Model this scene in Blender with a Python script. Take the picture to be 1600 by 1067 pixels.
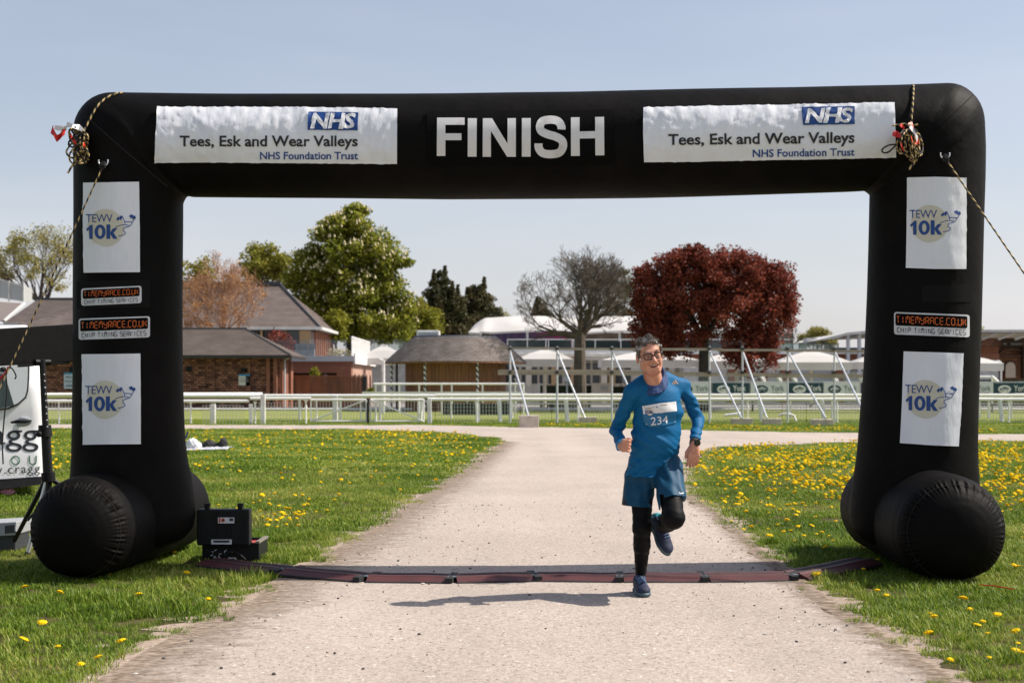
import bpy, bmesh, math, random
import numpy as np
from mathutils import Vector, Matrix, Euler
from mathutils.bvhtree import BVHTree
from mathutils import noise as mnoise

random.seed(11); RNG = np.random.default_rng(5)
S = bpy.context.scene
COL = S.collection
for o in list(bpy.data.objects): bpy.data.objects.remove(o)

# ---------------- camera, sky, sun, exposure ----------------
F, CX, HY, CH = 2222.0, 800.0, 602.0, 1.38
cam = bpy.data.objects.new('camera', bpy.data.cameras.new('camera')); COL.objects.link(cam)
cam.location = (0, 0, CH); cam.rotation_euler = (math.radians(90), 0, 0)
cam.data.lens = 50.0; cam.data.sensor_width = 36.0
cam.data.shift_y = (HY - 533.5) / 1600.0
cam.data.clip_end = 3000; cam.data.clip_start = 0.1
cam.data.dof.use_dof = True; cam.data.dof.focus_distance = 9.6; cam.data.dof.aperture_fstop = 4.0
S.camera = cam
SUN_EL, SUN_AZ = math.radians(46.5), math.radians(83)      # azimuth from +Y towards +X
w = bpy.data.worlds.new('World'); S.world = w; w.use_nodes = True
nt = w.node_tree; nt.nodes.clear()
wo = nt.nodes.new('ShaderNodeOutputWorld'); bg = nt.nodes.new('ShaderNodeBackground')
sky = nt.nodes.new('ShaderNodeTexSky'); sky.sky_type = 'NISHITA'; sky.sun_disc = False
sky.sun_elevation = SUN_EL; sky.sun_rotation = SUN_AZ
sky.air_density = 1.0; sky.dust_density = 2.2; sky.ozone_density = 1.6; sky.altitude = 50
bg.inputs['Strength'].default_value = 0.104
# thin high cloud veil
tc = nt.nodes.new('ShaderNodeTexCoord'); mp = nt.nodes.new('ShaderNodeMapping')
mp.inputs['Scale'].default_value = (1.0, 1.0, 5.0)
nz = nt.nodes.new('ShaderNodeTexNoise'); nz.inputs['Scale'].default_value = 2.1; nz.inputs['Detail'].default_value = 5
nz.inputs['Roughness'].default_value = 0.5
cr = nt.nodes.new('ShaderNodeValToRGB'); cr.color_ramp.elements[0].position = .40; cr.color_ramp.elements[1].position = .66
cr.color_ramp.elements[0].color = (0.74,)*3 + (1,); cr.color_ramp.elements[1].color = (1.0,)*3 + (1,)
mx = nt.nodes.new('ShaderNodeMix'); mx.data_type = 'RGBA'
mx.inputs['B'].default_value = (7.45, 7.2, 7.65, 1)
nt.links.new(tc.outputs['Generated'], mp.inputs['Vector']); nt.links.new(mp.outputs[0], nz.inputs['Vector'])
nt.links.new(nz.outputs['Fac'], cr.inputs[0])
# haze thins with height as 1 - exp(-tau / sin(elevation)), varied by the cloud noise
def mth(op, a, b=None):
    m_ = nt.nodes.new('ShaderNodeMath'); m_.operation = op
    for i, v in enumerate((a, b)):
        if v is None: continue
        if isinstance(v, (int, float)): m_.inputs[i].default_value = v
        else: nt.links.new(v, m_.inputs[i])
    return m_.outputs[0]
sz = nt.nodes.new('ShaderNodeSeparateXYZ'); nt.links.new(tc.outputs['Generated'], sz.inputs[0])
se_ = mth('ADD', mth('MAXIMUM', sz.outputs['Z'], 0.0), 0.05)
hz = mth('SUBTRACT', 1.0, mth('EXPONENT', mth('DIVIDE', -0.105, se_)))
nt.links.new(mth('MULTIPLY', hz, cr.outputs[0]), mx.inputs['Factor'])
nt.links.new(sky.outputs[0], mx.inputs['A']); nt.links.new(mx.outputs['Result'], bg.inputs['Color'])
nt.links.new(bg.outputs[0], wo.inputs[0])
sl = bpy.data.lights.new('sun', 'SUN'); sl.energy = 5.0; sl.angle = math.radians(0.53); sl.color = (1.0, 0.93, 0.84)
sun = bpy.data.objects.new('sun', sl); COL.objects.link(sun)
sd = Vector((math.sin(SUN_AZ) * math.cos(SUN_EL), math.cos(SUN_AZ) * math.cos(SUN_EL), math.sin(SUN_EL)))
sun.rotation_euler = sd.to_track_quat('Z', 'Y').to_euler(); sun.location = (20, 6, 30)
S.view_settings.view_transform = 'Standard'; S.view_settings.look = 'None'
S.view_settings.exposure = 0.34; S.view_settings.gamma = 1.0
try: S.view_settings.use_curve_mapping = False
except Exception: pass
S.render.engine = 'CYCLES'

# ---------------- helpers ----------------
def at(px, py, d): return Vector(((px - CX) * d / F, d, CH - (py - HY) * d / F))
def gd(px, py):
    d = CH * F / (py - HY); return Vector(((px - CX) * d / F, d, 0))

def mat(name, col, rough=.7, col2=None, scale=4, bump=0, bscale=40, metal=0, sheen=0, spec=None, detail=4,
        transl=0, island=0, alpha=1, coat=0, bdist=.01, contrast=(.35, .65), stretch=None):
    m = bpy.data.materials.new(name); m.use_nodes = True; t = m.node_tree; N = t.nodes; L = t.links
    b = N['Principled BSDF']; out = N['Material Output']
    b.inputs['Base Color'].default_value = (*col, 1); b.inputs['Roughness'].default_value = rough
    b.inputs['Metallic'].default_value = metal; b.inputs['Sheen Weight'].default_value = sheen
    b.inputs['Coat Weight'].default_value = coat
    if spec is not None: b.inputs['Specular IOR Level'].default_value = spec
    if alpha < 1: b.inputs['Alpha'].default_value = alpha
    tcn = N.new('ShaderNodeTexCoord'); vec = tcn.outputs['Object']
    if stretch:
        mpn = N.new('ShaderNodeMapping'); mpn.inputs['Scale'].default_value = stretch
        L.new(vec, mpn.inputs['Vector']); vec = mpn.outputs[0]
    csock = None
    if col2 is not None:
        n = N.new('ShaderNodeTexNoise'); n.inputs['Scale'].default_value = scale; n.inputs['Detail'].default_value = detail
        r = N.new('ShaderNodeValToRGB'); r.color_ramp.elements[0].position = contrast[0]; r.color_ramp.elements[1].position = contrast[1]
        r.color_ramp.elements[0].color = (*col, 1); r.color_ramp.elements[1].color = (*col2, 1)
        L.new(vec, n.inputs['Vector']); L.new(n.outputs['Fac'], r.inputs[0]); csock = r.outputs[0]
    if island:
        g = N.new('ShaderNodeNewGeometry'); h = N.new('ShaderNodeHueSaturation')
        mr = N.new('ShaderNodeMapRange'); mr.inputs['To Min'].default_value = 1 - island; mr.inputs['To Max'].default_value = 1 + island
        L.new(g.outputs['Random Per Island'], mr.inputs['Value']); L.new(mr.outputs[0], h.inputs['Value'])
        if csock: L.new(csock, h.inputs['Color'])
        else: h.inputs['Color'].default_value = (*col, 1)
        csock = h.outputs[0]
    if csock: L.new(csock, b.inputs['Base Color'])
    if bump:
        n2 = N.new('ShaderNodeTexNoise'); n2.inputs['Scale'].default_value = bscale; n2.inputs['Detail'].default_value = 6
        bp = N.new('ShaderNodeBump'); bp.inputs['Strength'].default_value = bump; bp.inputs['Distance'].default_value = bdist
        L.new(vec, n2.inputs['Vector']); L.new(n2.outputs['Fac'], bp.inputs['Height']); L.new(bp.outputs[0], b.inputs['Normal'])
    if transl:
        tr = N.new('ShaderNodeBsdfTranslucent'); ms = N.new('ShaderNodeMixShader'); ms.inputs[0].default_value = transl
        if csock: L.new(csock, tr.inputs['Color'])
        else: tr.inputs['Color'].default_value = (*col, 1)
        L.new(b.outputs[0], ms.inputs[1]); L.new(tr.outputs[0], ms.inputs[2]); L.new(ms.outputs[0], out.inputs['Surface'])
    return m

def tag(o, label=None, cat=None, group=None, kind=None):
    if label: o['label'] = label
    if cat: o['category'] = cat
    if group: o['group'] = group
    if kind: o['kind'] = kind
    return o
def empty(name, loc, label=None, cat=None, group=None):
    o = bpy.data.objects.new(name, None); o.location = loc; o.empty_display_size = .2; COL.objects.link(o)
    return tag(o, label, cat, group)
def meshobj(name, me, mats, parent=None, smooth=False):
    if not isinstance(mats, (list, tuple)): mats = [mats]
    for m in mats: me.materials.append(m)
    if smooth: me.polygons.foreach_set('use_smooth', [True] * len(me.polygons))
    o = bpy.data.objects.new(name, me); COL.objects.link(o)
    if parent is not None: setparent(o, parent)
    return o
def wloc(p):
    v = Vector(p.location)
    while p.parent is not None: p = p.parent; v = v + Vector(p.location)
    return v
def setparent(o, parent):
    o.parent = parent; o.matrix_parent_inverse = Matrix.Translation(-wloc(parent)) if parent.type == 'EMPTY' else Matrix.Identity(4)
def npmesh(name, V, Fq):
    me = bpy.data.meshes.new(name); V = np.asarray(V, dtype=np.float32); Fq = np.asarray(Fq, dtype=np.int32)
    n, k = Fq.shape
    me.vertices.add(len(V)); me.vertices.foreach_set('co', V.ravel())
    me.loops.add(n * k); me.loops.foreach_set('vertex_index', Fq.ravel())
    me.polygons.add(n); me.polygons.foreach_set('loop_start', np.arange(0, n * k, k, dtype=np.int32))
    me.polygons.foreach_set('loop_total', np.full(n, k, dtype=np.int32))
    me.update(calc_edges=True); return me

class MB:
    def __init__(s): s.v = []; s.f = []; s.m = []; s.cur = 0
    def mt(s, i): s.cur = i; return s
    def add(s, vs, fs):
        b = len(s.v); s.v += [tuple(x) for x in vs]
        for f in fs: s.f.append(tuple(i + b for i in f)); s.m.append(s.cur)
        return s
    def box(s, x0, x1, y0, y1, z0, z1):
        if x1 < x0: x0, x1 = x1, x0
        if y1 < y0: y0, y1 = y1, y0
        if z1 < z0: z0, z1 = z1, z0
        return s.add([(x0,y0,z0),(x1,y0,z0),(x1,y1,z0),(x0,y1,z0),(x0,y0,z1),(x1,y0,z1),(x1,y1,z1),(x0,y1,z1)],
                     [(0,3,2,1),(4,5,6,7),(0,1,5,4),(1,2,6,5),(2,3,7,6),(3,0,4,7)])
    def obox(s, c, sx, sy, sz, R):
        vs = [Vector(c) + R @ Vector((a*sx/2, b*sy/2, e*sz/2)) for e in (-1,1) for a, b in ((-1,-1),(1,-1),(1,1),(-1,1))]
        return s.add(vs, [(0,3,2,1),(4,5,6,7),(0,1,5,4),(1,2,6,5),(2,3,7,6),(3,0,4,7)])
    def pxb(s, xa, xb, ya, yb, d, th):          # box whose front face fills a rectangle of the photograph at distance d
        a = at(xa, yb, d); b = at(xb, ya, d); return s.box(a.x, b.x, d, d + th, a.z, b.z)
    def tube(s, p, q, r0, r1=None, n=8, caps=True): return s.path([p, q], [r0, r0 if r1 is None else r1], n, caps)
    def path(s, pts, rs, n=8, caps=True):
        pts = [Vector(p) for p in pts]
        if not isinstance(rs, (list, tuple)): rs = [rs] * len(pts)
        vs = []; fs = []; ref = None
        for i, p in enumerate(pts):
            t = (pts[min(i+1, len(pts)-1)] - pts[max(i-1, 0)]).normalized()
            if ref is None:
                ref = Vector((0,0,1)) if abs(t.z) < .9 else Vector((1,0,0))
            u = (ref - t * ref.dot(t)).normalized(); ref = u; v = t.cross(u)
            for k in range(n):
                a = 2*math.pi*k/n; vs.append(p + (u*math.cos(a) + v*math.sin(a)) * rs[i])
        for i in range(len(pts)-1):
            for k in range(n):
                a = i*n+k; b = i*n+(k+1) % n; fs.append((a, b, b+n, a+n))
        if caps: fs.append(tuple(range(n-1, -1, -1))); fs.append(tuple((len(pts)-1)*n + k for k in range(n)))
        return s.add(vs, fs)
    def prism(s, poly, y0, y1):                 # poly in x,z, extruded along y
        n = len(poly); vs = [(x, y0, z) for x, z in poly] + [(x, y1, z) for x, z in poly]
        fs = [tuple(range(n)), tuple(range(2*n-1, n-1, -1))] + [(i, i+n, (i+1) % n + n, (i+1) % n) for i in range(n)]
        return s.add(vs, fs)
    def ball(s, c, r, nu=12, nv=8, R=None):
        r = (r, r, r) if not isinstance(r, (tuple, list)) else r
        vs = []; fs = []
        for j in range(nv+1):
            ph = math.pi*j/nv
            for i in range(nu):
                a = 2*math.pi*i/nu
                q = Vector((r[0]*math.sin(ph)*math.cos(a), r[1]*math.sin(ph)*math.sin(a), r[2]*math.cos(ph)))
                if R is not None: q = R @ q
                vs.append(Vector(c) + q)
        for j in range(nv):
            for i in range(nu):
                a = j*nu+i; b = j*nu+(i+1) % nu; fs.append((a, a+nu, b+nu, b))
        return s.add(vs, fs)
    def build(s, name, mats, parent=None, smooth=False, bevel=0, fixn=True):
        me = bpy.data.meshes.new(name); me.from_pydata(s.v, [], s.f)
        me.polygons.foreach_set('material_index', s.m)
        if fixn or bevel:
            bm = bmesh.new(); bm.from_mesh(me)
            if fixn: bmesh.ops.recalc_face_normals(bm, faces=bm.faces)
            if bevel: bmesh.ops.bevel(bm, geom=[e for e in bm.edges], offset=bevel, segments=2, affect='EDGES', profile=.6)
            bm.to_mesh(me); bm.free()
        o = meshobj(name, me, mats, parent, smooth)
        if smooth: me.set_sharp_from_angle(angle=math.radians(48))
        return o

def copy_tree(o, parent=None):
    c = o.copy(); COL.objects.link(c)
    if parent is not None: c.parent = parent
    for ch in [x for x in bpy.data.objects if x.parent is o]: copy_tree(ch, c)
    return c

_tc = {}
def text2d(s, bold=0.0, shear=0.0, space=1.0):   # flat lettering: vertices and faces, fitted to a unit box
    key = (s, bold, shear, space)
    if key in _tc: return _tc[key]
    cu = bpy.data.curves.new('t', 'FONT'); cu.body = s; cu.offset = bold; cu.shear = shear; cu.space_character = space
    cu.resolution_u = 3
    ob = bpy.data.objects.new('t', cu); COL.objects.link(ob)
    me = bpy.data.meshes.new_from_object(ob)
    V = np.zeros(len(me.vertices)*3); me.vertices.foreach_get('co', V); V = V.reshape(-1, 3)[:, :2]
    lo = V.min(0); hi = V.max(0); V = (V - lo) / (hi - lo)
    fs = [tuple(p.vertices) for p in me.polygons]
    bpy.data.objects.remove(ob); bpy.data.meshes.remove(me); bpy.data.curves.remove(cu)
    _tc[key] = (V, fs); return V, fs
def fit(vf, quad):                               # unit box -> pixel quad (tl, tr, br, bl)
    V, fs = vf; tl, tr, br, bl = [np.array(q, float) for q in quad]; out = []
    for x, y in V:
        out.append(tuple((tl*(1-x)+tr*x)*y + (bl*(1-x)+br*x)*(1-y)))
    return out, fs
def fitbox(vf, x0, y0, x1, y1): return fit(vf, ((x0,y0),(x1,y0),(x1,y1),(x0,y1)))
SEG = {'a':((.1,1),(.9,1)),'b':((1,.93),(1,.55)),'c':((1,.45),(1,.07)),'d':((.1,0),(.9,0)),'e':((0,.45),(0,.07)),'f':((0,.93),(0,.55)),
       'g':((.1,.5),(.45,.5)),'G':((.55,.5),(.9,.5)),'h':((.12,.88),(.42,.58)),'i':((.5,.92),(.5,.56)),'j':((.88,.9),(.58,.58)),
       'k':((.42,.42),(.12,.1)),'l':((.5,.44),(.5,.08)),'m':((.58,.42),(.9,.08))}
CH14 = {'T':'ail','I':'il','M':'abcefi','E':'adefgG','Y':'fbgGcd','R':'abfgGem','A':'abcefgG','C':'adef','O':'abcdef','U':'bcdef',
        'K':'efgjm','H':'bcefgG','P':'abefgG','N':'efbchm','G':'acdefG','S':'afgGcd','V':'efjk'}
def seg2d(s, wdt=.11):
    V = []; fs = []; x = 0
    for ch in s:
        if ch == ' ': x += .55; continue
        if ch == '.':
            b = len(V); V += [(x,-.05),(x+.14,-.05),(x+.14,.07),(x,.07)]; fs.append((b,b+1,b+2,b+3)); x += .3; continue
        for g in CH14[ch]:
            (x0,y0),(x1,y1) = SEG[g]; x0 *= .58; x1 *= .58
            L = math.hypot(x1-x0, y1-y0); nx, ny = -(y1-y0)/L*wdt/2, (x1-x0)/L*wdt/2
            b = len(V); V += [(x+x0+nx,y0+ny),(x+x0-nx,y0-ny),(x+x1-nx,y1-ny),(x+x1+nx,y1+ny)]; fs.append((b,b+1,b+2,b+3))
        x += .82
    V = np.array(V); lo = V.min(0); hi = V.max(0); return (V-lo)/(hi-lo), fs
def shape(pts): return list(pts), [tuple(range(len(pts)))]
def ellipse(cx, cy, rx, ry, n=32): return shape([(cx+rx*math.cos(2*math.pi*i/n), cy+ry*math.sin(2*math.pi*i/n)) for i in range(n)])
def rrect(x0, y0, x1, y1, r, n=5, dy=0):
    P = []
    for cx, cy, a0 in ((x1-r,y0+r,-90),(x1-r,y1-r,0),(x0+r,y1-r,90),(x0+r,y0+r,180)):
        for i in range(n+1):
            a = math.radians(a0+90*i/n); P.append((cx+r*math.cos(a), cy+r*math.sin(a)))
    return [(x, y - dy*(x-x0)/(x1-x0)) for x, y in P], [tuple(range(len(P)))]
def stroke(pts, wd):
    V = []; fs = []
    for i, (x, y) in enumerate(pts):
        a = pts[max(i-1,0)]; b = pts[min(i+1,len(pts)-1)]; L = math.hypot(b[0]-a[0], b[1]-a[1]) or 1
        nx, ny = -(b[1]-a[1])/L*wd/2, (b[0]-a[0])/L*wd/2; V += [(x+nx,y+ny),(x-nx,y-ny)]
    for i in range(len(pts)-1): fs.append((2*i,2*i+1,2*i+3,2*i+2))
    return V, fs
def join(*vfs):
    V = []; fs = []
    for v, f in vfs:
        b = len(V); V += [tuple(p) for p in v]; fs += [tuple(i+b for i in q) for q in f]
    return V, fs
def ten_k(x0, y0, x1, y1):
    # bold 1, 0 and k drawn by hand in a 100 x 50 box
    one = shape(((0,16),(14,1.5),(20.5,1.5),(20.5,50),(9.5,50),(9.5,17.5),(3,23.5)))
    V = []; n = 28
    for i in range(n):
        a = 2*math.pi*i/n; V.append((44+17.5*math.cos(a), 25.6+25.2*math.sin(a))); V.append((44+6.6*math.cos(a), 25.6+14.8*math.sin(a)))
    zero = (V, [(2*i,2*i+1,(2*i+3)%(2*n),(2*i+2)%(2*n)) for i in range(n)])
    k1 = shape(((64,0),(76.5,0),(76.5,50),(64,50))); k2 = shape(((77,26),(86,13),(99,13),(86.5,29),(100,50),(86,50),(77,34)))
    v, f = join(one, zero, k1, k2); return [(x0+x/100*(x1-x0), y0+y/50*(y1-y0)) for x, y in v], f
def bvh_of(objs):
    V = []; P = []
    for o in objs:
        b = len(V); V += [v.co.copy() for v in o.data.vertices]; P += [tuple(i+b for i in p.vertices) for p in o.data.polygons]
    return BVHTree.FromPolygons(V, P)
def decal(name, vf, bvh, off, m, parent, grid=10, wob=0, thick=0):
    """lay a flat print on a curved surface: cut it finely, then drop every corner onto the surface"""
    V, fs = vf; bm = bmesh.new(); vs = [bm.verts.new((x, y, 0)) for x, y in V]
    for f in fs:
        try: bm.faces.new([vs[i] for i in f])
        except ValueError: pass
    xs = [v[0] for v in V]; ys = [v[1] for v in V]
    for ax, lo, hi in ((0, min(xs), max(xs)), (1, min(ys), max(ys))):
        n = int((hi-lo)/grid)
        for i in range(1, n+1):
            c = lo + (hi-lo)*i/(n+1); co = (c,0,0) if ax == 0 else (0,c,0); no = (1,0,0) if ax == 0 else (0,1,0)
            bmesh.ops.bisect_plane(bm, geom=bm.verts[:]+bm.edges[:]+bm.faces[:], plane_co=co, plane_no=no)
    org = Vector((0,0,CH)); last = None; miss = []
    for v in bm.verts:
        px, py = v.co.x, v.co.y; dr = (at(px, py, 1.0) - org).normalized()
        h, nrm, _, dist = bvh.ray_cast(org, dr)
        if h is None: miss.append((v, dr)); continue
        if nrm.dot(dr) > 0: nrm = -nrm
        e = off
        if wob:
            n1 = mnoise.noise(Vector((px*.045, py*.018, 3.1))); n2 = 1-abs(mnoise.noise(Vector((px*.11+py*.05, py*.02-px*.01, 7.7))))*2; n3 = 1-abs(mnoise.noise(Vector((px*.05-py*.09, py*.05, 1.3))))*2
            e += wob*max(0, .35+.35*n1+.75*max(0,n2)**5+.55*max(0,n3)**5)
        v.co = h + nrm*e; last = dist
    for v, dr in miss: v.co = org + dr*((last or 9.5) - off)
    bmesh.ops.recalc_face_normals(bm, faces=bm.faces)
    me = bpy.data.meshes.new(name); bm.to_mesh(me); bm.free()
    for p in me.polygons:
        pass
    return meshobj(name, me, m, parent, smooth=True)
def flat_print(name, vf, d, m, parent, f=None):
    """print on a flat upright board facing the camera side, at distance d"""
    V, fs = vf; mb = MB(); mb.add([at(x, y, d) for x, y in V], fs); return mb.build(name, m, parent)

# ---------------- implicit surface modelling ----------------
class SDF:
    def __init__(s, lo, hi, h):
        s.h = h; s.lo = np.array(lo, float); n = np.ceil((np.array(hi)-s.lo)/h).astype(int)+1
        s.ax = [s.lo[i] + h*np.arange(n[i]) for i in range(3)]; s.v = np.full(n, 1.0, np.float32)
    def _sl(s, lo, hi):
        sl = []
        for i in range(3):
            a = max(0, int((lo[i]-s.lo[i])/s.h)-1); b = min(len(s.ax[i]), int((hi[i]-s.lo[i])/s.h)+3)
            if b <= a: return None
            sl.append(slice(a, b))
        return tuple(sl)
    def _co(s, sl):
        return s.ax[0][sl[0]][:,None,None], s.ax[1][sl[1]][None,:,None], s.ax[2][sl[2]][None,None,:]
    def _apply(s, sl, d, k, sub):
        v = s.v[sl]
        if sub: v, d = -v, d
        if k > 0:
            h = np.clip(.5+.5*(v-d)/k, 0, 1); r = v*(1-h)+d*h-k*h*(1-h)
        else: r = np.minimum(v, d)
        s.v[sl] = -r if sub else r
    def rc(s, a, b, ra, rb=None, k=.02, sub=False):
        a = np.array(a, float); b = np.array(b, float); rb = ra if rb is None else rb; m = max(ra, rb)+k+3*s.h
        sl = s._sl(np.minimum(a,b)-m, np.maximum(a,b)+m)
        if sl is None: return s
        X,Y,Z = s._co(sl); ab = b-a; L = max(ab@ab, 1e-9)
        t = np.clip(((X-a[0])*ab[0]+(Y-a[1])*ab[1]+(Z-a[2])*ab[2])/L, 0, 1)
        d = np.sqrt((X-a[0]-t*ab[0])**2+(Y-a[1]-t*ab[1])**2+(Z-a[2]-t*ab[2])**2)-(ra+(rb-ra)*t)
        s._apply(sl, d, k, sub); return s
    def ell(s, c, r, R=None, k=.02, sub=False):
        c = np.array(c, float); m = max(r)+k+3*s.h; sl = s._sl(c-m, c+m)
        if sl is None: return s
        X,Y,Z = s._co(sl); X = X-c[0]; Y = Y-c[1]; Z = Z-c[2]
        if R is not None:
            R = np.array(R); X,Y,Z = (R[0,0]*X+R[1,0]*Y+R[2,0]*Z, R[0,1]*X+R[1,1]*Y+R[2,1]*Z, R[0,2]*X+R[1,2]*Y+R[2,2]*Z)
        k0 = np.sqrt((X/r[0])**2+(Y/r[1])**2+(Z/r[2])**2); k1 = np.sqrt((X/r[0]**2)**2+(Y/r[1]**2)**2+(Z/r[2]**2)**2)+1e-9
        s._apply(sl, k0*(k0-1)/k1, k, sub); return s
    def loft(s, secs, k=.02, rot=0):                    # secs: (z, cx, cy, a, b)
        secs = sorted(secs); z = np.array([q[0] for q in secs]); lo = (min(q[1]-q[3] for q in secs)-.05, min(q[2]-q[4] for q in secs)-.05, z[0]-.03)
        hi = (max(q[1]+q[3] for q in secs)+.05, max(q[2]+q[4] for q in secs)+.05, z[-1]+.03)
        sl = s._sl(lo, hi); X,Y,Z = s._co(sl); Zc = Z.ravel()
        f = lambda i: np.interp(Zc, z, [q[i] for q in secs])[None,None,:]
        a = f(3); b = f(4); cr_, sr_ = math.cos(rot), math.sin(rot); dX = X-f(1); dY = Y-f(2); q = np.sqrt(((dX*cr_+dY*sr_)/a)**2+((dY*cr_-dX*sr_)/b)**2)
        d = (q-1)*np.minimum(a, b); d = np.maximum(d, np.maximum(z[0]-Z, Z-z[-1])); s._apply(sl, d, k, False); return s
    def plane(s, p, n):                          # cut away the side the normal points to
        n = np.array(Vector(n).normalized()); X,Y,Z = s.ax[0][:,None,None], s.ax[1][None,:,None], s.ax[2][None,None,:]
        s.v = np.maximum(s.v, ((X-p[0])*n[0]+(Y-p[1])*n[1]+(Z-p[2])*n[2]).astype(np.float32)); return s
    def fn(s, f):
        X,Y,Z = s.ax[0][:,None,None], s.ax[1][None,:,None], s.ax[2][None,None,:]; s.v = s.v + f(X,Y,Z).astype(np.float32); return s
    def mesh(s, name):
        v = s.v; sg = v < 0; n = v.shape
        c = np.zeros((n[0]-1,n[1]-1,n[2]-1), np.int8)
        offs = [(i,j,k) for i in (0,1) for j in (0,1) for k in (0,1)]
        vw = lambda A,o: A[o[0]:n[0]-1+o[0], o[1]:n[1]-1+o[1], o[2]:n[2]-1+o[2]]
        for o in offs: c += vw(sg, o)
        I = np.argwhere((c > 0) & (c < 8)); cnt = np.zeros(len(I)); P = np.zeros((len(I),3))
        for o in offs:
            for axi in range(3):
                if o[axi]: continue
                q = list(o); q[axi] = 1
                va = v[I[:,0]+o[0], I[:,1]+o[1], I[:,2]+o[2]]; vb = v[I[:,0]+q[0], I[:,1]+q[1], I[:,2]+q[2]]
                mk = (va < 0) != (vb < 0); t = np.where(mk, va/np.where(mk, va-vb, 1), 0)
                pt = I + np.array(o); pt = pt.astype(float); pt[:,axi] += t
                P[mk] += pt[mk]; cnt[mk] += 1
        P = P/cnt[:,None]*s.h + s.lo
        idx = np.full(c.shape, -1, np.int64); idx[I[:,0],I[:,1],I[:,2]] = np.arange(len(I)); Q = []
        for axi in range(3):
            a = np.moveaxis(sg, axi, 0); ed = a[:-1] != a[1:]
            E = np.argwhere(ed); E = E[(E[:,1] > 0)&(E[:,2] > 0)&(E[:,1] < a.shape[1]-1)&(E[:,2] < a.shape[2]-1)]
            ii = np.moveaxis(idx, axi, 0); flip = a[E[:,0],E[:,1],E[:,2]]
            q = np.stack([ii[E[:,0],E[:,1]-1,E[:,2]-1], ii[E[:,0],E[:,1],E[:,2]-1], ii[E[:,0],E[:,1],E[:,2]], ii[E[:,0],E[:,1]-1,E[:,2]]],1)
            if axi == 1: flip = ~flip
            q[~flip] = q[~flip][:, ::-1]; Q.append(q)
        Q = np.concatenate(Q); Q = Q[(Q >= 0).all(1)]
        return npmesh(name, P, Q)
    def build(s, name, m, parent, it=2):
        me = s.mesh(name)
        if it:
            bm = bmesh.new(); bm.from_mesh(me)
            for _ in range(it): bmesh.ops.smooth_vert(bm, verts=bm.verts, factor=.5, use_axis_x=True, use_axis_y=True, use_axis_z=True)
            bmesh.ops.recalc_face_normals(bm, faces=bm.faces); bm.to_mesh(me); bm.free()
        return meshobj(name, me, m, parent, smooth=True)

# ---------------- materials ----------------
WHITE = mat('white_paint', (.86,.85,.83), .5, (.66,.64,.60), 3)
WHITED = mat('dull_white', (.62,.61,.58), .7, (.50,.49,.46), 2)
STEEL = mat('galvanised_steel', (.60,.62,.66), .5, (.50,.52,.55), 8, metal=.25)
DARKGLASS = mat('dark_window_glass', (.02,.026,.03), .08, spec=.6)
BLACKP = mat('black_plastic', (.006,.006,.0065), .55, (.009,.009,.009), 20, bump=.2, bscale=200, spec=.2)
BLACKM = mat('black_metal', (.007,.007,.0075), .45, spec=.3)
# ---------------- ground ----------------
def ground_mat():
    m = bpy.data.materials.new('lawn_soil'); m.use_nodes = True; t = m.node_tree; N = t.nodes; L = t.links; b = N['Principled BSDF']
    b.inputs['Roughness'].default_value = .95; b.inputs['Specular IOR Level'].default_value = .15
    tcn = N.new('ShaderNodeTexCoord')
    def noise(sc, det, lo, hi, ca, cb):
        n = N.new('ShaderNodeTexNoise'); n.inputs['Scale'].default_value = sc; n.inputs['Detail'].default_value = det
        r = N.new('ShaderNodeValToRGB'); r.color_ramp.elements[0].position = lo; r.color_ramp.elements[1].position = hi
        r.color_ramp.elements[0].color = (*ca,1); r.color_ramp.elements[1].color = (*cb,1)
        L.new(tcn.outputs['Object'], n.inputs['Vector']); L.new(n.outputs['Fac'], r.inputs[0]); return r.outputs[0], n.outputs['Fac']
    c1, _ = noise(.22, 5, .35, .68, (.145,.19,.020), (.26,.265,.045))
    c2, f2 = noise(9, 8, .3, .72, (.45,.45,.45), (1.45,1.4,1.3))
    mu = N.new('ShaderNodeMix'); mu.data_type = 'RGBA'; mu.blend_type = 'MULTIPLY'; mu.inputs['Factor'].default_value = 1
    L.new(c1, mu.inputs['A']); L.new(c2, mu.inputs['B']); L.new(mu.outputs['Result'], b.inputs['Base Color'])
    bp = N.new('ShaderNodeBump'); bp.inputs['Strength'].default_value = .8; bp.inputs['Distance'].default_value = .04
    L.new(f2, bp.inputs['Height']); L.new(bp.outputs[0], b.inputs['Normal']); return m
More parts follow.
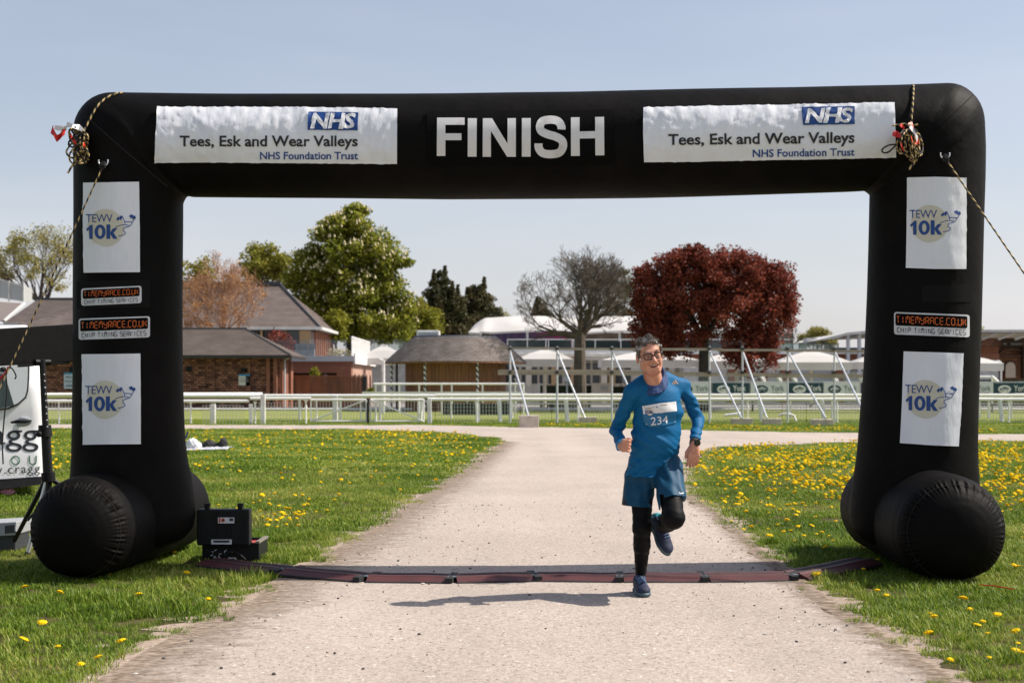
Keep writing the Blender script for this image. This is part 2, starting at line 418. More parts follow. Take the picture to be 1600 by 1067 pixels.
def tarmac_mat(name, base, speck=(.16,.13,.12), light=(.80,.76,.72), sc=1.0):
    m = bpy.data.materials.new(name); m.use_nodes = True; t = m.node_tree; N = t.nodes; L = t.links; b = N['Principled BSDF']
    b.inputs['Roughness'].default_value = .9; b.inputs['Specular IOR Level'].default_value = .2
    tcn = N.new('ShaderNodeTexCoord')
    def ns(s_, det, rough=.6, vec=None):
        n = N.new('ShaderNodeTexNoise'); n.inputs['Scale'].default_value = s_*sc; n.inputs['Detail'].default_value = det; n.inputs['Roughness'].default_value = rough
        L.new(vec or tcn.outputs['Object'], n.inputs['Vector']); return n.outputs['Fac']
    def ramp(f, lo, hi, ca, cb):
        r = N.new('ShaderNodeValToRGB'); r.color_ramp.elements[0].position = lo; r.color_ramp.elements[1].position = hi
        r.color_ramp.elements[0].color = (*ca,1); r.color_ramp.elements[1].color = (*cb,1); L.new(f, r.inputs[0]); return r.outputs[0]
    def mix(f, a, bb, mode='MIX'):
        x = N.new('ShaderNodeMix'); x.data_type = 'RGBA'; x.blend_type = mode
        for nm, s_ in (('Factor',f),('A',a),('B',bb)):
            if isinstance(s_, (float,int)): x.inputs[nm].default_value = s_
            elif isinstance(s_, tuple): x.inputs[nm].default_value = (*s_,1)
            else: L.new(s_, x.inputs[nm])
        return x.outputs['Result']
    c = ramp(ns(.45, 5), .3, .7, tuple(x*.90 for x in base), tuple(min(1,x*1.08) for x in base))
    vo = N.new('ShaderNodeTexVoronoi'); vo.inputs['Scale'].default_value = 62*sc; L.new(tcn.outputs['Object'], vo.inputs['Vector'])
    g = ramp(vo.outputs['Color'], .15, .95, (.62,.60,.58), (1.22,1.22,1.22)); c = mix(.55, c, g, 'MULTIPLY')
    mp2 = N.new('ShaderNodeMapping'); mp2.inputs['Scale'].default_value = (1.1,.10,1); L.new(tcn.outputs['Object'], mp2.inputs['Vector']); c = mix(.8, c, ramp(ns(1.0, 4, .5, mp2.outputs[0]), .32, .68, (.88,.88,.89), (1.07,1.06,1.05)), 'MULTIPLY')
    dk = ramp(ns(30, 3, .75), .61, .66, (0,0,0), (1,1,1)); c = mix(dk, c, speck)
    lt = ramp(ns(29, 2, .6), .68, .73, (0,0,0), (1,1,1)); c = mix(lt, c, light)
    mp_ = N.new('ShaderNodeMapping'); mp_.inputs['Scale'].default_value = (.9,3.2,1); L.new(tcn.outputs['Object'], mp_.inputs['Vector'])
    st = ramp(ns(1.5, 7, .72, mp_.outputs[0]), .60, .74, (0,0,0), (.42,.42,.42)); c = mix(st, c, tuple(x*.5 for x in base))
    L.new(c, b.inputs['Base Color'])
    bp = N.new('ShaderNodeBump'); bp.inputs['Strength'].default_value = .7; bp.inputs['Distance'].default_value = .012
    L.new(ns(55, 5, .7), bp.inputs['Height']); L.new(bp.outputs[0], b.inputs['Normal']); return m
GROUND = ground_mat(); PATHM = tarmac_mat('pale_tarmac', (.485,.415,.358)); SOIL = tarmac_mat('dusty_soil', (.40,.315,.25), speck=(.09,.07,.055), sc=.8)
mb = MB(); mb.add([(-900,-40,0),(900,-40,0),(900,1500,0),(-900,1500,0)], [(0,1,2,3)])
tag(mb.build('ground', GROUND), kind='structure')

left_edge = [(60,1180),(190,1067),(262,1020),(335,978),(432,935),(445,915),(470,898),(512,880),(565,848),(622,812),(668,779),(722,745),(767,712),(794,690)]
left_far = [(794,690),(775,684),(735,679),(680,675),(560,671),(290,670),(60,669.5),(-150,669.5)]
far_edge = [(-150,662),(60,663),(290,664),(560,664.5),(640,664),(830,667.5),(955,669.5),(1080,672.5),(1345,677),(1600,679),(1900,680)]
right_far = [(1900,688),(1600,689),(1345,691),(1180,696),(1121,699),(1088,706),(1068,720),(1058,745),(1066,775)]
right_edge = [(1066,775),(1101,797),(1146,838),(1195,880),(1240,915),(1268,937),(1320,972),(1460,1067),(1640,1180)]
def dens(pts, n=14, amp=.03, seed=0):
    rr = random.Random(seed); out = []
    for (x0,y0),(x1,y1) in zip(pts[:-1], pts[1:]):
        a = gd(x0,y0); b = gd(x1,y1)
        m_ = max(2, int((b-a).length/.10)); m_ = min(m_, 90)
        nn = Vector((-(b-a).y, (b-a).x, 0)).normalized()
        for i in range(m_):
            p = a.lerp(b, i/m_); s_ = amp*max(1, min(3, p.y/12)); q = p.x+p.y
            o_ = s_*(.9*math.sin(q*2.3+seed)+.6*math.sin(q*6.1+seed*2)+.4*math.sin(q*14.7+seed)+rr.uniform(-.35,.35)); out.append(p+nn*o_)
    return out
poly = dens(left_edge, seed=1)+dens(left_far, seed=2)+dens(far_edge, amp=.06, seed=3)+dens(right_far, seed=4)+dens(right_edge, seed=5)
PATHP = np.array([(p.x, p.y) for p in poly])
near = [Vector((8.5,-6,0)), Vector((-8.5,-6,0))]
loop = poly + [Vector((gd(1640,1180).x+.6, 3.6, 0))] + near + [Vector((gd(60,1180).x-.6, 3.6, 0))]
PATHP = np.array([(p.x, p.y) for p in loop])
def sheet(name, pts, z, m, kind='structure'):
    bm = bmesh.new(); vs = [bm.verts.new((p[0],p[1],z)) for p in pts]; es = [bm.edges.new((vs[i],vs[(i+1)%len(vs)])) for i in range(len(vs))]
    bmesh.ops.triangle_fill(bm, use_beauty=True, use_dissolve=False, edges=es)
    for f in bm.faces:
        if f.normal.z < 0: f.normal_flip()
    me = bpy.data.meshes.new(name); bm.to_mesh(me); bm.free(); return tag(meshobj(name, me, m), kind=kind)
sheet('path', loop, .008, PATHM)
def inpoly(P, poly):
    x = P[:,0]; y = P[:,1]; ins = np.zeros(len(P), bool); n = len(poly)
    for i in range(n):
        x0,y0 = poly[i]; x1,y1 = poly[(i+1)%n]
        c = ((y0 > y) != (y1 > y)); 
        if y0 == y1: continue
        ins ^= c & (x < (x1-x0)*(y-y0)/(y1-y0)+x0)
    return ins
def edgedist(P, poly):
    d = np.full(len(P), 1e9)
    for i in range(len(poly)):
        a = poly[i]; b = poly[(i+1)%len(poly)]; ab = b-a; L = ab@ab+1e-9
        t = np.clip(((P-a)@ab)/L, 0, 1); d = np.minimum(d, np.hypot(P[:,0]-a[0]-t*ab[0], P[:,1]-a[1]-t*ab[1]))
    return d
# dusty worn soil strip along the path's grass edges
def offs(pts, wd, seed):
    rr = random.Random(seed); A = dens(pts, seed=seed); L_ = []; 
    for i, p in enumerate(A):
        t = A[min(i+1,len(A)-1)]-A[max(i-1,0)]; t.normalize(); n_ = Vector((-t.y,t.x,0)); L_.append(p+n_*wd*rr.uniform(.5,1.2))
    return A, L_
for nm, pts, w1, w2, sd_ in (('worn_soil', left_edge, .38, -.12, 21), ('worn_soil', right_edge, .28, -.05, 22), ('worn_soil', right_far, .5, -.3, 23)):
    A, Lf = offs(pts, w1, sd_); _, Rt = offs(pts, w2, sd_+50)
    mb = MB(); V = []; fs = []
    for a, b in zip(Lf, Rt): V += [(a.x,a.y,.004),(b.x,b.y,.004)]
    for i in range(len(Lf)-1): fs.append((2*i,2*i+1,2*i+3,2*i+2))
    mb.add(V, fs); tag(mb.build(nm, SOIL), kind='structure')
# darker thatch and soil between the blades of the nearer lawns
THATCH = mat('thatch_soil', (.055,.052,.020), .95, (.10,.085,.035), 9, bump=.6, bscale=25, spec=.1)
mb = MB(); mb.add([(-12,3.5,.002),(12,3.5,.002),(14,24,.002),(-14,24,.002)], [(0,1,2,3)]); tag(mb.build('lawn_soil', THATCH), kind='structure')
# thin film of dusty dirt washed over the tarmac edges
def filmmat():
    m = bpy.data.materials.new('dirt_film'); m.use_nodes = True; N = m.node_tree.nodes; L = m.node_tree.links; b = N['Principled BSDF']; b.inputs['Roughness'].default_value = .95; b.inputs['Specular IOR Level'].default_value = .1
    tcn = N.new('ShaderNodeTexCoord'); mp_ = N.new('ShaderNodeMapping'); mp_.inputs['Scale'].default_value = (1,2.4,1); L.new(tcn.outputs['Object'], mp_.inputs['Vector'])
    n = N.new('ShaderNodeTexNoise'); n.inputs['Scale'].default_value = 4.5; n.inputs['Detail'].default_value = 9; n.inputs['Roughness'].default_value = .72; L.new(mp_.outputs[0], n.inputs['Vector'])
    at_ = N.new('ShaderNodeAttribute'); at_.attribute_name = 'cover'; ad = N.new('ShaderNodeMath'); ad.operation = 'ADD'; L.new(n.outputs['Fac'], ad.inputs[0]); L.new(at_.outputs['Fac'], ad.inputs[1])
    mr = N.new('ShaderNodeMapRange'); mr.inputs['From Min'].default_value = .80; mr.inputs['From Max'].default_value = 1.12; mr.inputs['To Max'].default_value = .85; L.new(ad.outputs[0], mr.inputs['Value']); L.new(mr.outputs[0], b.inputs['Alpha'])
    n2 = N.new('ShaderNodeTexNoise'); n2.inputs['Scale'].default_value = 22; n2.inputs['Detail'].default_value = 8; L.new(mp_.outputs[0], n2.inputs['Vector']); r = N.new('ShaderNodeValToRGB'); e = r.color_ramp.elements
    e[0].position = .36; e[0].color = (.16,.115,.08,1); e[1].position = .66; e[1].color = (.46,.37,.29,1); L.new(n2.outputs['Fac'], r.inputs[0]); L.new(r.outputs[0], b.inputs['Base Color']); return m
FILM = filmmat()
for pts, wd, sd_ in ((left_edge, -1.15, 31), (right_edge, -.55, 32)):
    A0 = dens(pts, amp=0, seed=sd_); V = []; cv = []; fs = []; cols = 6
    for i, p in enumerate(A0):
        t = A0[min(i+1,len(A0)-1)]-A0[max(i-1,0)]; t.normalize(); n_ = Vector((-t.y,t.x,0))
        for j in range(cols+1): q = p + n_*(-.12*(-1 if wd > 0 else -1)*0 + (wd*j/cols if True else 0)) + n_*(.12); V.append((q.x, q.y, .012)); cv.append(.62*(1-j/cols)**1.3)
    for i in range(len(A0)-1):
        for j in range(cols): a = i*(cols+1)+j; fs.append((a, a+1, a+cols+2, a+cols+1))
    mb = MB(); mb.add(V, fs); o = mb.build('dirt_film', FILM, fixn=False); at_ = o.data.attributes.new('cover', 'FLOAT', 'POINT'); at_.data.foreach_set('value', cv); tag(o, kind='structure')
# racecourse turf beyond the fences and the tarmac apron in front of the stands
TURF = mat('race_turf', (.19,.225,.055), .9, (.27,.28,.09), .35, bump=.5, bscale=6, stretch=(.15,2.2,1), spec=.1)
mb = MB(); mb.add([(-140,58.5,.004),(140,58.5,.004),(140,78,.004),(-140,78,.004)], [(0,1,2,3)]); tag(mb.build('race_track', TURF), kind='structure')
mb = MB(); mb.add([(-140,78,.008),(140,78,.008),(140,150,.008),(-140,150,.008)], [(0,1,2,3)])
tag(mb.build('apron', mat('grey_tarmac', (.20,.185,.175), .9, (.27,.25,.235), .4)), kind='structure')

# ---------------- grass ----------------
def grassmat():
    m = bpy.data.materials.new('grass_blades'); m.use_nodes = True; t = m.node_tree; N = t.nodes; L = t.links; b = N['Principled BSDF']
    b.inputs['Roughness'].default_value = .5; b.inputs['Specular IOR Level'].default_value = .35
    ge = N.new('ShaderNodeNewGeometry'); n = N.new('ShaderNodeTexNoise'); n.inputs['Scale'].default_value = .55; n.inputs['Detail'].default_value = 5
    L.new(ge.outputs['Position'], n.inputs['Vector'])
    ad = N.new('ShaderNodeMath'); ad.operation = 'MULTIPLY_ADD'; ad.inputs[1].default_value = .46
    L.new(ge.outputs['Random Per Island'], ad.inputs[0]); L.new(n.outputs['Fac'], ad.inputs[2])
    r = N.new('ShaderNodeValToRGB'); e = r.color_ramp.elements
    e[0].position = .47; e[0].color = (.055,.115,.006,1); e[1].position = 1.0; e[1].color = (.46,.43,.11,1)
    x = e.new(.68); x.color = (.150,.245,.014,1); x = e.new(.86); x.color = (.29,.36,.042,1)
    L.new(ad.outputs[0], r.inputs[0]); L.new(r.outputs[0], b.inputs['Base Color'])
    tr = N.new('ShaderNodeBsdfTranslucent'); L.new(r.outputs[0], tr.inputs['Color']); ms = N.new('ShaderNodeMixShader'); ms.inputs[0].default_value = .36
    L.new(b.outputs[0], ms.inputs[1]); L.new(tr.outputs[0], ms.inputs[2]); L.new(ms.outputs[0], N['Material Output'].inputs['Surface']); return m
GRASS = grassmat()
def clump(seed, nb, rad, hmin, hmax, wd, lean=.7):
    rr = random.Random(seed); V = []; fs = []
    for _ in range(nb):
        a = rr.uniform(0, 6.283); q = rad*math.sqrt(rr.random()); x = q*math.cos(a); y = q*math.sin(a)
        h = rr.uniform(hmin, hmax); la = rr.uniform(0, 6.283); ln = h*rr.uniform(.1, lean); wa = la+1.57+rr.uniform(-.5,.5)
        wx, wy = math.cos(wa)*wd/2, math.sin(wa)*wd/2; dx, dy = math.cos(la)*ln, math.sin(la)*ln; b = len(V)
        V += [(x-wx,y-wy,0),(x+wx,y+wy,0),(x+dx*.35-wx*.8,y+dy*.35-wy*.8,h*.6),(x+dx*.35+wx*.8,y+dy*.35+wy*.8,h*.6),(x+dx,y+dy,h)]
        fs += [(b,b+1,b+3,b+2),(b+2,b+3,b+4)]
    me = bpy.data.meshes.new('clump'); me.from_pydata(V, [], fs); me.materials.append(GRASS)
    return bpy.data.objects.new('grass_tuft', me)
def scatter(name, pts, rot, scl, srcs, label, cat, idx=None):
    """points with rotation, size and kind -> tufts instanced on them"""
    me = bpy.data.meshes.new(name); me.vertices.add(len(pts)); me.vertices.foreach_set('co', np.asarray(pts, np.float32).ravel())
    for nm, ar in (('rz', rot), ('sc', scl)):
        a = me.attributes.new(nm, 'FLOAT', 'POINT'); a.data.foreach_set('value', np.asarray(ar, np.float32))
    idx = RNG.integers(0, len(srcs), len(pts)) if idx is None else idx
    a = me.attributes.new('ix', 'INT', 'POINT'); a.data.foreach_set('value', np.asarray(idx, np.int32))
    o = bpy.data.objects.new(name, me); COL.objects.link(o); tag(o, label, cat, kind='stuff')
    ng = bpy.data.node_groups.new(name, 'GeometryNodeTree'); ng.interface.new_socket('Geometry', in_out='INPUT', socket_type='NodeSocketGeometry')
    ng.interface.new_socket('Geometry', in_out='OUTPUT', socket_type='NodeSocketGeometry'); N = ng.nodes; L = ng.links
    gi = N.new('NodeGroupInput'); go = N.new('NodeGroupOutput'); ip = N.new('GeometryNodeInstanceOnPoints')
    mp_ = N.new('GeometryNodeMeshToPoints'); L.new(gi.outputs[0], mp_.inputs['Mesh']); L.new(mp_.outputs[0], ip.inputs['Points'])
    g2 = N.new('GeometryNodeGeometryToInstance')
    for s_ in reversed(srcs):
        oi = N.new('GeometryNodeObjectInfo'); oi.inputs['Object'].default_value = s_; L.new(oi.outputs['Geometry'], g2.inputs[0])
    L.new(g2.outputs[0], ip.inputs['Instance']); ip.inputs['Pick Instance'].default_value = True
    def na(n_, ty='FLOAT'):
        q = N.new('GeometryNodeInputNamedAttribute'); q.data_type = ty; q.inputs['Name'].default_value = n_; return q.outputs['Attribute']
    L.new(na('ix','INT'), ip.inputs['Instance Index'])
    cx_ = N.new('ShaderNodeCombineXYZ'); L.new(na('rz'), cx_.inputs['Z']); L.new(cx_.outputs[0], ip.inputs['Rotation']); L.new(na('sc'), ip.inputs['Scale'])
    L.new(ip.outputs[0], go.inputs[0]); mo = o.modifiers.new('scatter', 'NODES'); mo.node_group = ng; return o
def lawn_points(y0, y1, per_m2, xr=(-.46,.46), marg=.0, seed=1):
    g = np.random.default_rng(seed); X0, X1 = xr[0]*y1-1, xr[1]*y1+1
    n = int((X1-X0)*(y1-y0)*per_m2); P = np.stack([g.uniform(X0,X1,n), g.uniform(y0,y1,n)], 1)
    P = P[(P[:,0] > xr[0]*P[:,1]-1)&(P[:,0] < xr[1]*P[:,1]+1)]
    ins = inpoly(P, PATHP); P = P[~ins]; d = edgedist(P, PATHP)
    wob = .10+.10*np.sin(P[:,0]*5.1+np.sin(P[:,1]*3.3)*2)+.06*np.sin(P[:,1]*11+P[:,0]*7)
    keep = (d > wob*marg)&(g.random(len(P)) < np.clip(.25+d/.35, 0, 1)); return P[keep], d[keep]
near_src = [clump(i, 54, .085, .016, .056, .0056, 1.25) for i in range(6)] + [clump(20+i, 46, .06, .045, .095, .006, 1.0) for i in range(2)]
mid_src = [clump(40+i, 55, .16, .02, .055, .009, .9) for i in range(5)]
far_src = [clump(60+i, 50, .30, .02, .05, .020, .9) for i in range(4)]
def lay(name, y0, y1, per, src, label, seed, tall=0, marg=1):
    P, d = lawn_points(y0, y1, per, seed=seed, marg=marg); g = np.random.default_rng(seed+9); n = len(P)
    ix = g.integers(0, len(src)-tall, n)
    if tall:
        tn = np.sin(P[:,0]*1.9+1.3*np.sin(P[:,1]*2.1))*np.sin(P[:,1]*2.3+.7); pick = (tn > .35)&(g.random(n) < .3); ix[pick] = len(src)-1-g.integers(0, tall, pick.sum())
    patch = .85+.25*np.sin(P[:,0]*2.7+P[:,1]*1.3)*np.sin(P[:,1]*3.1-P[:,0]); sc = g.uniform(.7,1.25,n)*patch*np.clip(.55+d/.5,.5,1)
    P3 = np.column_stack([P, np.zeros(n)]); return scatter(name, P3, g.uniform(0,6.28,n), sc, src, label, 'grass', ix)
lay('lawn_grass', 5.6, 13.5, 150, near_src, 'short green grass growing either side of the pale path by the arch', 1, tall=2)
lay('lawn_grass', 13.5, 22, 60, mid_src, 'green lawn grass beyond the arch, dotted with dandelions', 2)
lay('lawn_grass', 22, 46, 22, far_src, 'far lawn grass reaching to the cross path and the white fence', 3, marg=1.5)
# verge between cross path and fence
P, d = lawn_points(44, 56, 14, seed=8); fr = np.array([[gd(x,y).x, gd(x,y).y] for x,y in far_edge]); ok = P[:,1] > np.interp(P[:,0], fr[:,0], fr[:,1]); P = P[ok]
g = np.random.default_rng(4); scatter('verge_grass', np.column_stack([P, np.zeros(len(P))]), g.uniform(0,6.28,len(P)), g.uniform(.6,1.2,len(P)), far_src, 'rough grass verge at the foot of the white rails', 'grass')

# dandelions
YEL = mat('dandelion_yellow', (.90,.66,.012), .8, (.88,.56,.006), 60, transl=.25, spec=.1); STEM = mat('dandelion_stem', (.16,.20,.05), .6)
def dandelion(seed, r=.022, h=.07):
    rr = random.Random(seed); mb = MB(); lx, ly = rr.uniform(-.012,.012), rr.uniform(-.012,.012)
    mb.mt(1).path([(0,0,0),(lx*.4,ly*.4,h*.5),(lx,ly,h)], [.002,.002,.0022], 4, False); mb.mt(0)
    ti = Euler((rr.uniform(-.5,.5), rr.uniform(-.5,.5), 0)).to_matrix(); n = 18; V = [Vector((0,0,.007))]
    for i in range(n):
        a = 6.283*i/n; V.append(Vector((math.cos(a)*r*.55, math.sin(a)*r*.55, .008)))
    for i in range(n):
        a = 6.283*i/n; q = r*(1 if i % 2 else .82)*rr.uniform(.92,1.08); V.append(Vector((math.cos(a)*q, math.sin(a)*q, -.001)))
    V.append(Vector((0,0,-.008))); V = [Vector((lx,ly,h))+ti @ v for v in V]; fs = []
    for i in range(n):
        j = (i+1) % n; fs += [(0,1+i,1+j),(1+i,1+n+i,1+n+j,1+j),(1+n+i,1+2*n,1+n+j)]
    mb.add(V, fs); me = bpy.data.meshes.new('dandelion'); me.from_pydata(mb.v, [], mb.f); me.polygons.foreach_set('material_index', mb.m)
    me.materials.append(YEL); me.materials.append(STEM); return me
dmesh = [dandelion(i, .019+.004*(i % 3), .045+.012*(i % 3)) for i in range(6)]
g = np.random.default_rng(77)
def dd(n, f): # pixel-space density sampled on the ground
    pts = []
    while len(pts) < n:
        x, y, ok = f(g)
        if ok: q = gd(x, y); pts.append((q.x, q.y))
    return np.array(pts)
def clus(x, y): return math.sin(x*.031+1.1*math.sin(y*.09))*math.sin(y*.16+x*.013+1.7)
def fR(g):
    x = g.uniform(1085,1700); y = 692+ (g.random()**1.5)*175; de = math.exp(-((y-725)/48)**2)*(.35+.65*min(1,(x-1085)/150)) + .05
    if x > 1500 and 690 < y < 790: de = max(de, .8)
    return x, y, g.random() < de*(.35+.75*(clus(x,y) > -.1))
def fL(g):
    x = g.uniform(120,790); y = 675+(g.random()**1.7)*140; de = math.exp(-((y-687)/18)**2)*(.25+.75*math.exp(-((x-600)/110)**2)) + .09*math.exp(-((y-720)/35)**2)+.02
    return x, y, g.random() < de*(.4+.7*(clus(x,y) > 0))
def fLc(g):
    x = g.normal(455,35); y = g.normal(806,14); return x, y, True
def fN(g):
    x = g.uniform(1180,1600) if g.random() < .65 else g.uniform(0,420); y = g.uniform(800,1062); return x, y, True
def fV(g):
    x = g.uniform(820,1560); y = g.normal(666+ (x-820)*.014, 2.0); return x, y, True
def fVL(g):
    x = g.uniform(60,120); y = g.uniform(665,740); return x, y, g.random() < .6
A = np.vstack([dd(2700, fR), dd(760, fL), dd(42, fLc), dd(80, fN), dd(520, fV), dd(60, fVL)])
ok = ~inpoly(A, PATHP)&(edgedist(A, PATHP) > .12); A = A[ok]; A = A[np.argsort(A[:,1])]
K = 290
for i, (x, y) in enumerate(A[:K]):
    o = bpy.data.objects.new('dandelion', dmesh[i % 6]); COL.objects.link(o); o.location = (x,y,0); o.rotation_euler = (0,0,g.uniform(0,6.28)); q = g.uniform(.85,1.3); o.scale = (q,q,q*g.uniform(.6,1.0))
    side = 'left' if x < 0 else 'right'
    tag(o, f'yellow dandelion in flower, one of the nearer ones in the grass {side} of the path', 'dandelion', f'nearer dandelions in the grass {side} of the path')
src = [bpy.data.objects.new('dandelion_head', m_) for m_ in dmesh]; B = A[K:]
scatter('far_dandelions', np.column_stack([B, np.zeros(len(B))]), g.uniform(0,6.28,len(B)), g.uniform(.85,1.5,len(B)), src, 'carpet of yellow dandelions across the farther lawns and verge', 'dandelions')
# loose stones on the path
def stone(seed, mt):
    rr = random.Random(seed); mb = MB(); mb.ball((0,0,.3), (rr.uniform(.7,1.2), rr.uniform(.6,1), rr.uniform(.4,.7)), 7, 5)
    mb.v = [(x*rr.uniform(.8,1.2), y*rr.uniform(.8,1.2), z) for x,y,z in mb.v]; me = bpy.data.meshes.new('stone'); me.from_pydata(mb.v, [], mb.f); me.materials.append(mt)
    return bpy.data.objects.new('loose_stone', me)
st = [stone(1, mat('dark_stone', (.07,.065,.06), .9)), stone(2, mat('pale_stone', (.55,.50,.44), .9)), stone(3, mat('brown_stone', (.25,.19,.14), .9)), stone(4, bpy.data.materials['dark_stone'])]
n = 16000; P = np.stack([g.uniform(-5.5,7,n), g.uniform(5.3,17,n)], 1); ins = inpoly(P, PATHP); dE = edgedist(P, PATHP)
pr = np.where(P[:,0] < 0, np.exp(-dE/.5), np.exp(-dE/.3))*.8+.07
ok = ins&(g.random(n) < pr); P = P[ok]; n = len(P)
scatter('loose_stones', np.column_stack([P, np.full(n,.008)]), g.uniform(0,6.28,n), .0035+.010*g.random(n)**4, st, 'small loose stones and grit scattered on the pale path', 'stones')
# ---------------- inflatable arch ----------------
FAB = mat('black_inflatable_fabric', (.0046,.0040,.0037), .6, (.0088,.0072,.0064), 2.6, bump=.35, bscale=5, bdist=.03, detail=8, contrast=(.45,.8), spec=.07)
THREAD = mat('seam_thread', (.035,.028,.024), .8, spec=.1)
VINYL = mat('white_vinyl', (.82,.83,.87), .42, (.76,.77,.82), 3.5, bump=.35, bscale=9, bdist=.02, stretch=(1.6,1,.55))
PATCH = mat('black_letter_panel', (.0035,.0035,.0035), .8, bump=.2, bscale=60, spec=.08)
NAVY = mat('navy_print', (.006,.055,.24), .5); DKPRINT = mat('black_print', (.012,.012,.016), .5); BEIGE = mat('beige_print', (.62,.585,.475), .6)
ORANGE = mat('orange_print', (.85,.16,.015), .5); SILV = mat('silver_print', (.66,.66,.68), .45, (.58,.58,.60), 8)
DIRTYW = mat('scuffed_white_letters', (.72,.70,.70), .5, (.50,.46,.42), 5, detail=8, contrast=(.52,.78))
D = 10.8; sA = F/D
def aw(px, py): return ((px-CX)/sA, CH-(py-HY)/sA)
# outer and inner outline stations, in matching pairs
out_ = []; in_ = []
def st2(o, i): out_.append(o); in_.append(i)
for y, xo, xi in ((858,150,240),(853,136,264),(842,122,286),(826,113,300),(804,110,305),(780,111,303),(745,112,298),(720,114,292),(690,115,288),(640,116,285.5),(580,117,284),(520,117,283.5),(460,117,283.5),(400,117.5,284),(350,118,284.5)): st2((xo,y),(xi,y))
st2((118,318),(284.5,322))
for a in range(0, 91, 10):
    t = a/90; r = math.radians(a)
    st2((118+60*(1-math.cos(r))**1 - 0, 206-60*math.sin(r)) if a else (118,235), (284.5+8*t, 318-11.5*math.sin(r)**.9))
for x, yo, yi in ((215,146.5,307),(300,147.5,308),(360,148,308.5),(430,148,309),(520,148,309.5),(620,148,310.5),(700,147.5,311.5),(800,146,311),(900,145,310.5),(1000,142.5,309.5),(1080,140.5,307.5),(1160,139,305),(1240,138,302.5),(1320,136,300),(1400,134.5,298.5)):
    st2((x,yo),(max(x,296) if x < 700 else min(x,1350),yi))
for a in range(0, 91, 10):
    t = a/90; r = math.radians(a)
    st2((1478+57*math.sin(r), 131.5+62*(1-math.cos(r))), (1352+10*math.sin(r), 298+10*t))
for y, xo, xi in ((235,1536.5,1361.5),(280,1536,1361),(340,1534,1360),(400,1532.5,1358.5),(460,1531,1356.5),(520,1529.5,1354),(580,1527.5,1351),(640,1525.5,1346),(690,1524.5,1342),(720,1525,1339),(745,1527,1335),(780,1529,1330),(804,1530,1328),(826,1528,1333),(842,1518,1346),(853,1504,1366),(858,1480,1395)): st2((xo,y),(xi,y))
NA = 56; rings = []
def resamp(P, n=4):
    Q = []
    for i in range(len(P)-1):
        for k in range(n): t = k/n; Q.append((P[i][0]*(1-t)+P[i+1][0]*t, P[i][1]*(1-t)+P[i+1][1]*t))
    Q.append(P[-1]); return Q
Oo, Ii = resamp(out_), resamp(in_); V = []; fs = []
for j, (o, i) in enumerate(zip(Oo, Ii)):
    O = aw(*o); I = aw(*i); rr_ = min(.41, math.hypot(O[0]-I[0], O[1]-I[1])/2)
    for k in range(NA):
        th = 2*math.pi*k/NA; t = (1+math.cos(th))/2; w_ = 1+.012*math.sin(j*.37+2*math.sin(k*.4))
        V.append((I[0]*(1-t)+O[0]*t, D+rr_*math.sin(th)*w_, I[1]*(1-t)+O[1]*t))
for j in range(len(Oo)-1):
    for k in range(NA):
        a = j*NA+k; b = j*NA+(k+1) % NA; fs.append((a, b, b+NA, a+NA))
arch = empty('inflatable_arch', (0, D, 0), 'black inflatable finish arch with white banners spanning the pale path', 'arch')
mb = MB(); mb.add(V, fs); archtube = mb.build('arch_tube', FAB, arch, smooth=True)
sm = archtube.modifiers.new('s', 'SMOOTH'); sm.factor = .5; sm.iterations = 3
# base tubes: barrels with gathered end seams
def foot(x0, y0, x1, y1, R, seed):
    rr = random.Random(seed); A = Vector((x0,y0,0)); B = Vector((x1,y1,0)); L_ = (B-A).length; t = (B-A).normalized(); sd_ = Vector((-t.y,t.x,0)) * -1
    prof = [(0,.001),(.004,.07),(.014,.14),(.032,.205),(.058,.258),(.085,.296),(.11,.322),(.132,.338),(.14,.341),(.148,.346),(.165,.358),(.195,.374),(.24,.389),(.34,.401),(.5,.407),(.75,.408),(L_/2,.41)]
    pr = []
    for i in range(len(prof)-1):
        (a,b),(c,d_) = prof[i],prof[i+1]; n = max(1, int((c-a)/.006)) if c < .4 else 6
        n = min(n, 8)
        for k in range(n): f = k/n; pr.append((a+(c-a)*f, b+(d_-b)*f))
    pr.append(prof[-1]); full = pr + [(L_-a, b) for a, b in reversed(pr[:-1])]; n = 240; V = []; fs = []
    ph = [rr.uniform(0,6.28) for _ in range(6)]
    for a, r in full:
        r = r/.41*R; e = min(a, L_-a)
        for k in range(n):
            th = 6.2832*k/n; wr = math.exp(-((e-.14)/.05)**2)*(.0075*math.sin(46*th+3*math.sin(3*th+ph[0]))*(.6+.4*math.sin(5*th+ph[1]))+.005*math.sin(71*th+ph[2]))
            wr += -.007*math.exp(-((e-.14)/.007)**2); q = r+wr; z = R*.93+q*math.cos(th)*1.0
            if z < .10: z = .012+ (z+.03)*.68 if z > 0 else .008
            p = A+t*a+sd_*(q*math.sin(th)); V.append((p.x,p.y,max(z,.006)))
    m_ = len(full)
    for j in range(m_-1):
        for k in range(n): a = j*n+k; b = j*n+(k+1) % n; fs.append((a,b,b+n,a+n))
    mb = MB(); mb.add(V, fs); o = mb.build('base_tube', FAB, arch, smooth=True)
    for e in (.14, L_-.14):
        pts = [A+t*(e+(-.004 if e < .5 else .004))+sd_*((.3415/.41*R+.001)*math.sin(6.2832*k/90))+Vector((0,0,max(.012,R*.93+(.3415/.41*R+.001)*math.cos(6.2832*k/90)))) for k in range(91)]
        mb = MB(); mb.path(pts, .0022, 5, False)
        se = mb.build('seam', THREAD, None, smooth=True); se.parent = o; se.matrix_parent_inverse = Matrix.Identity(4)
    return o
fl = foot(-3.06, 9.80, -2.86, 12.1, .388, 3); fr_ = foot(3.05, 9.66, 3.12, 12.1, .395, 4)
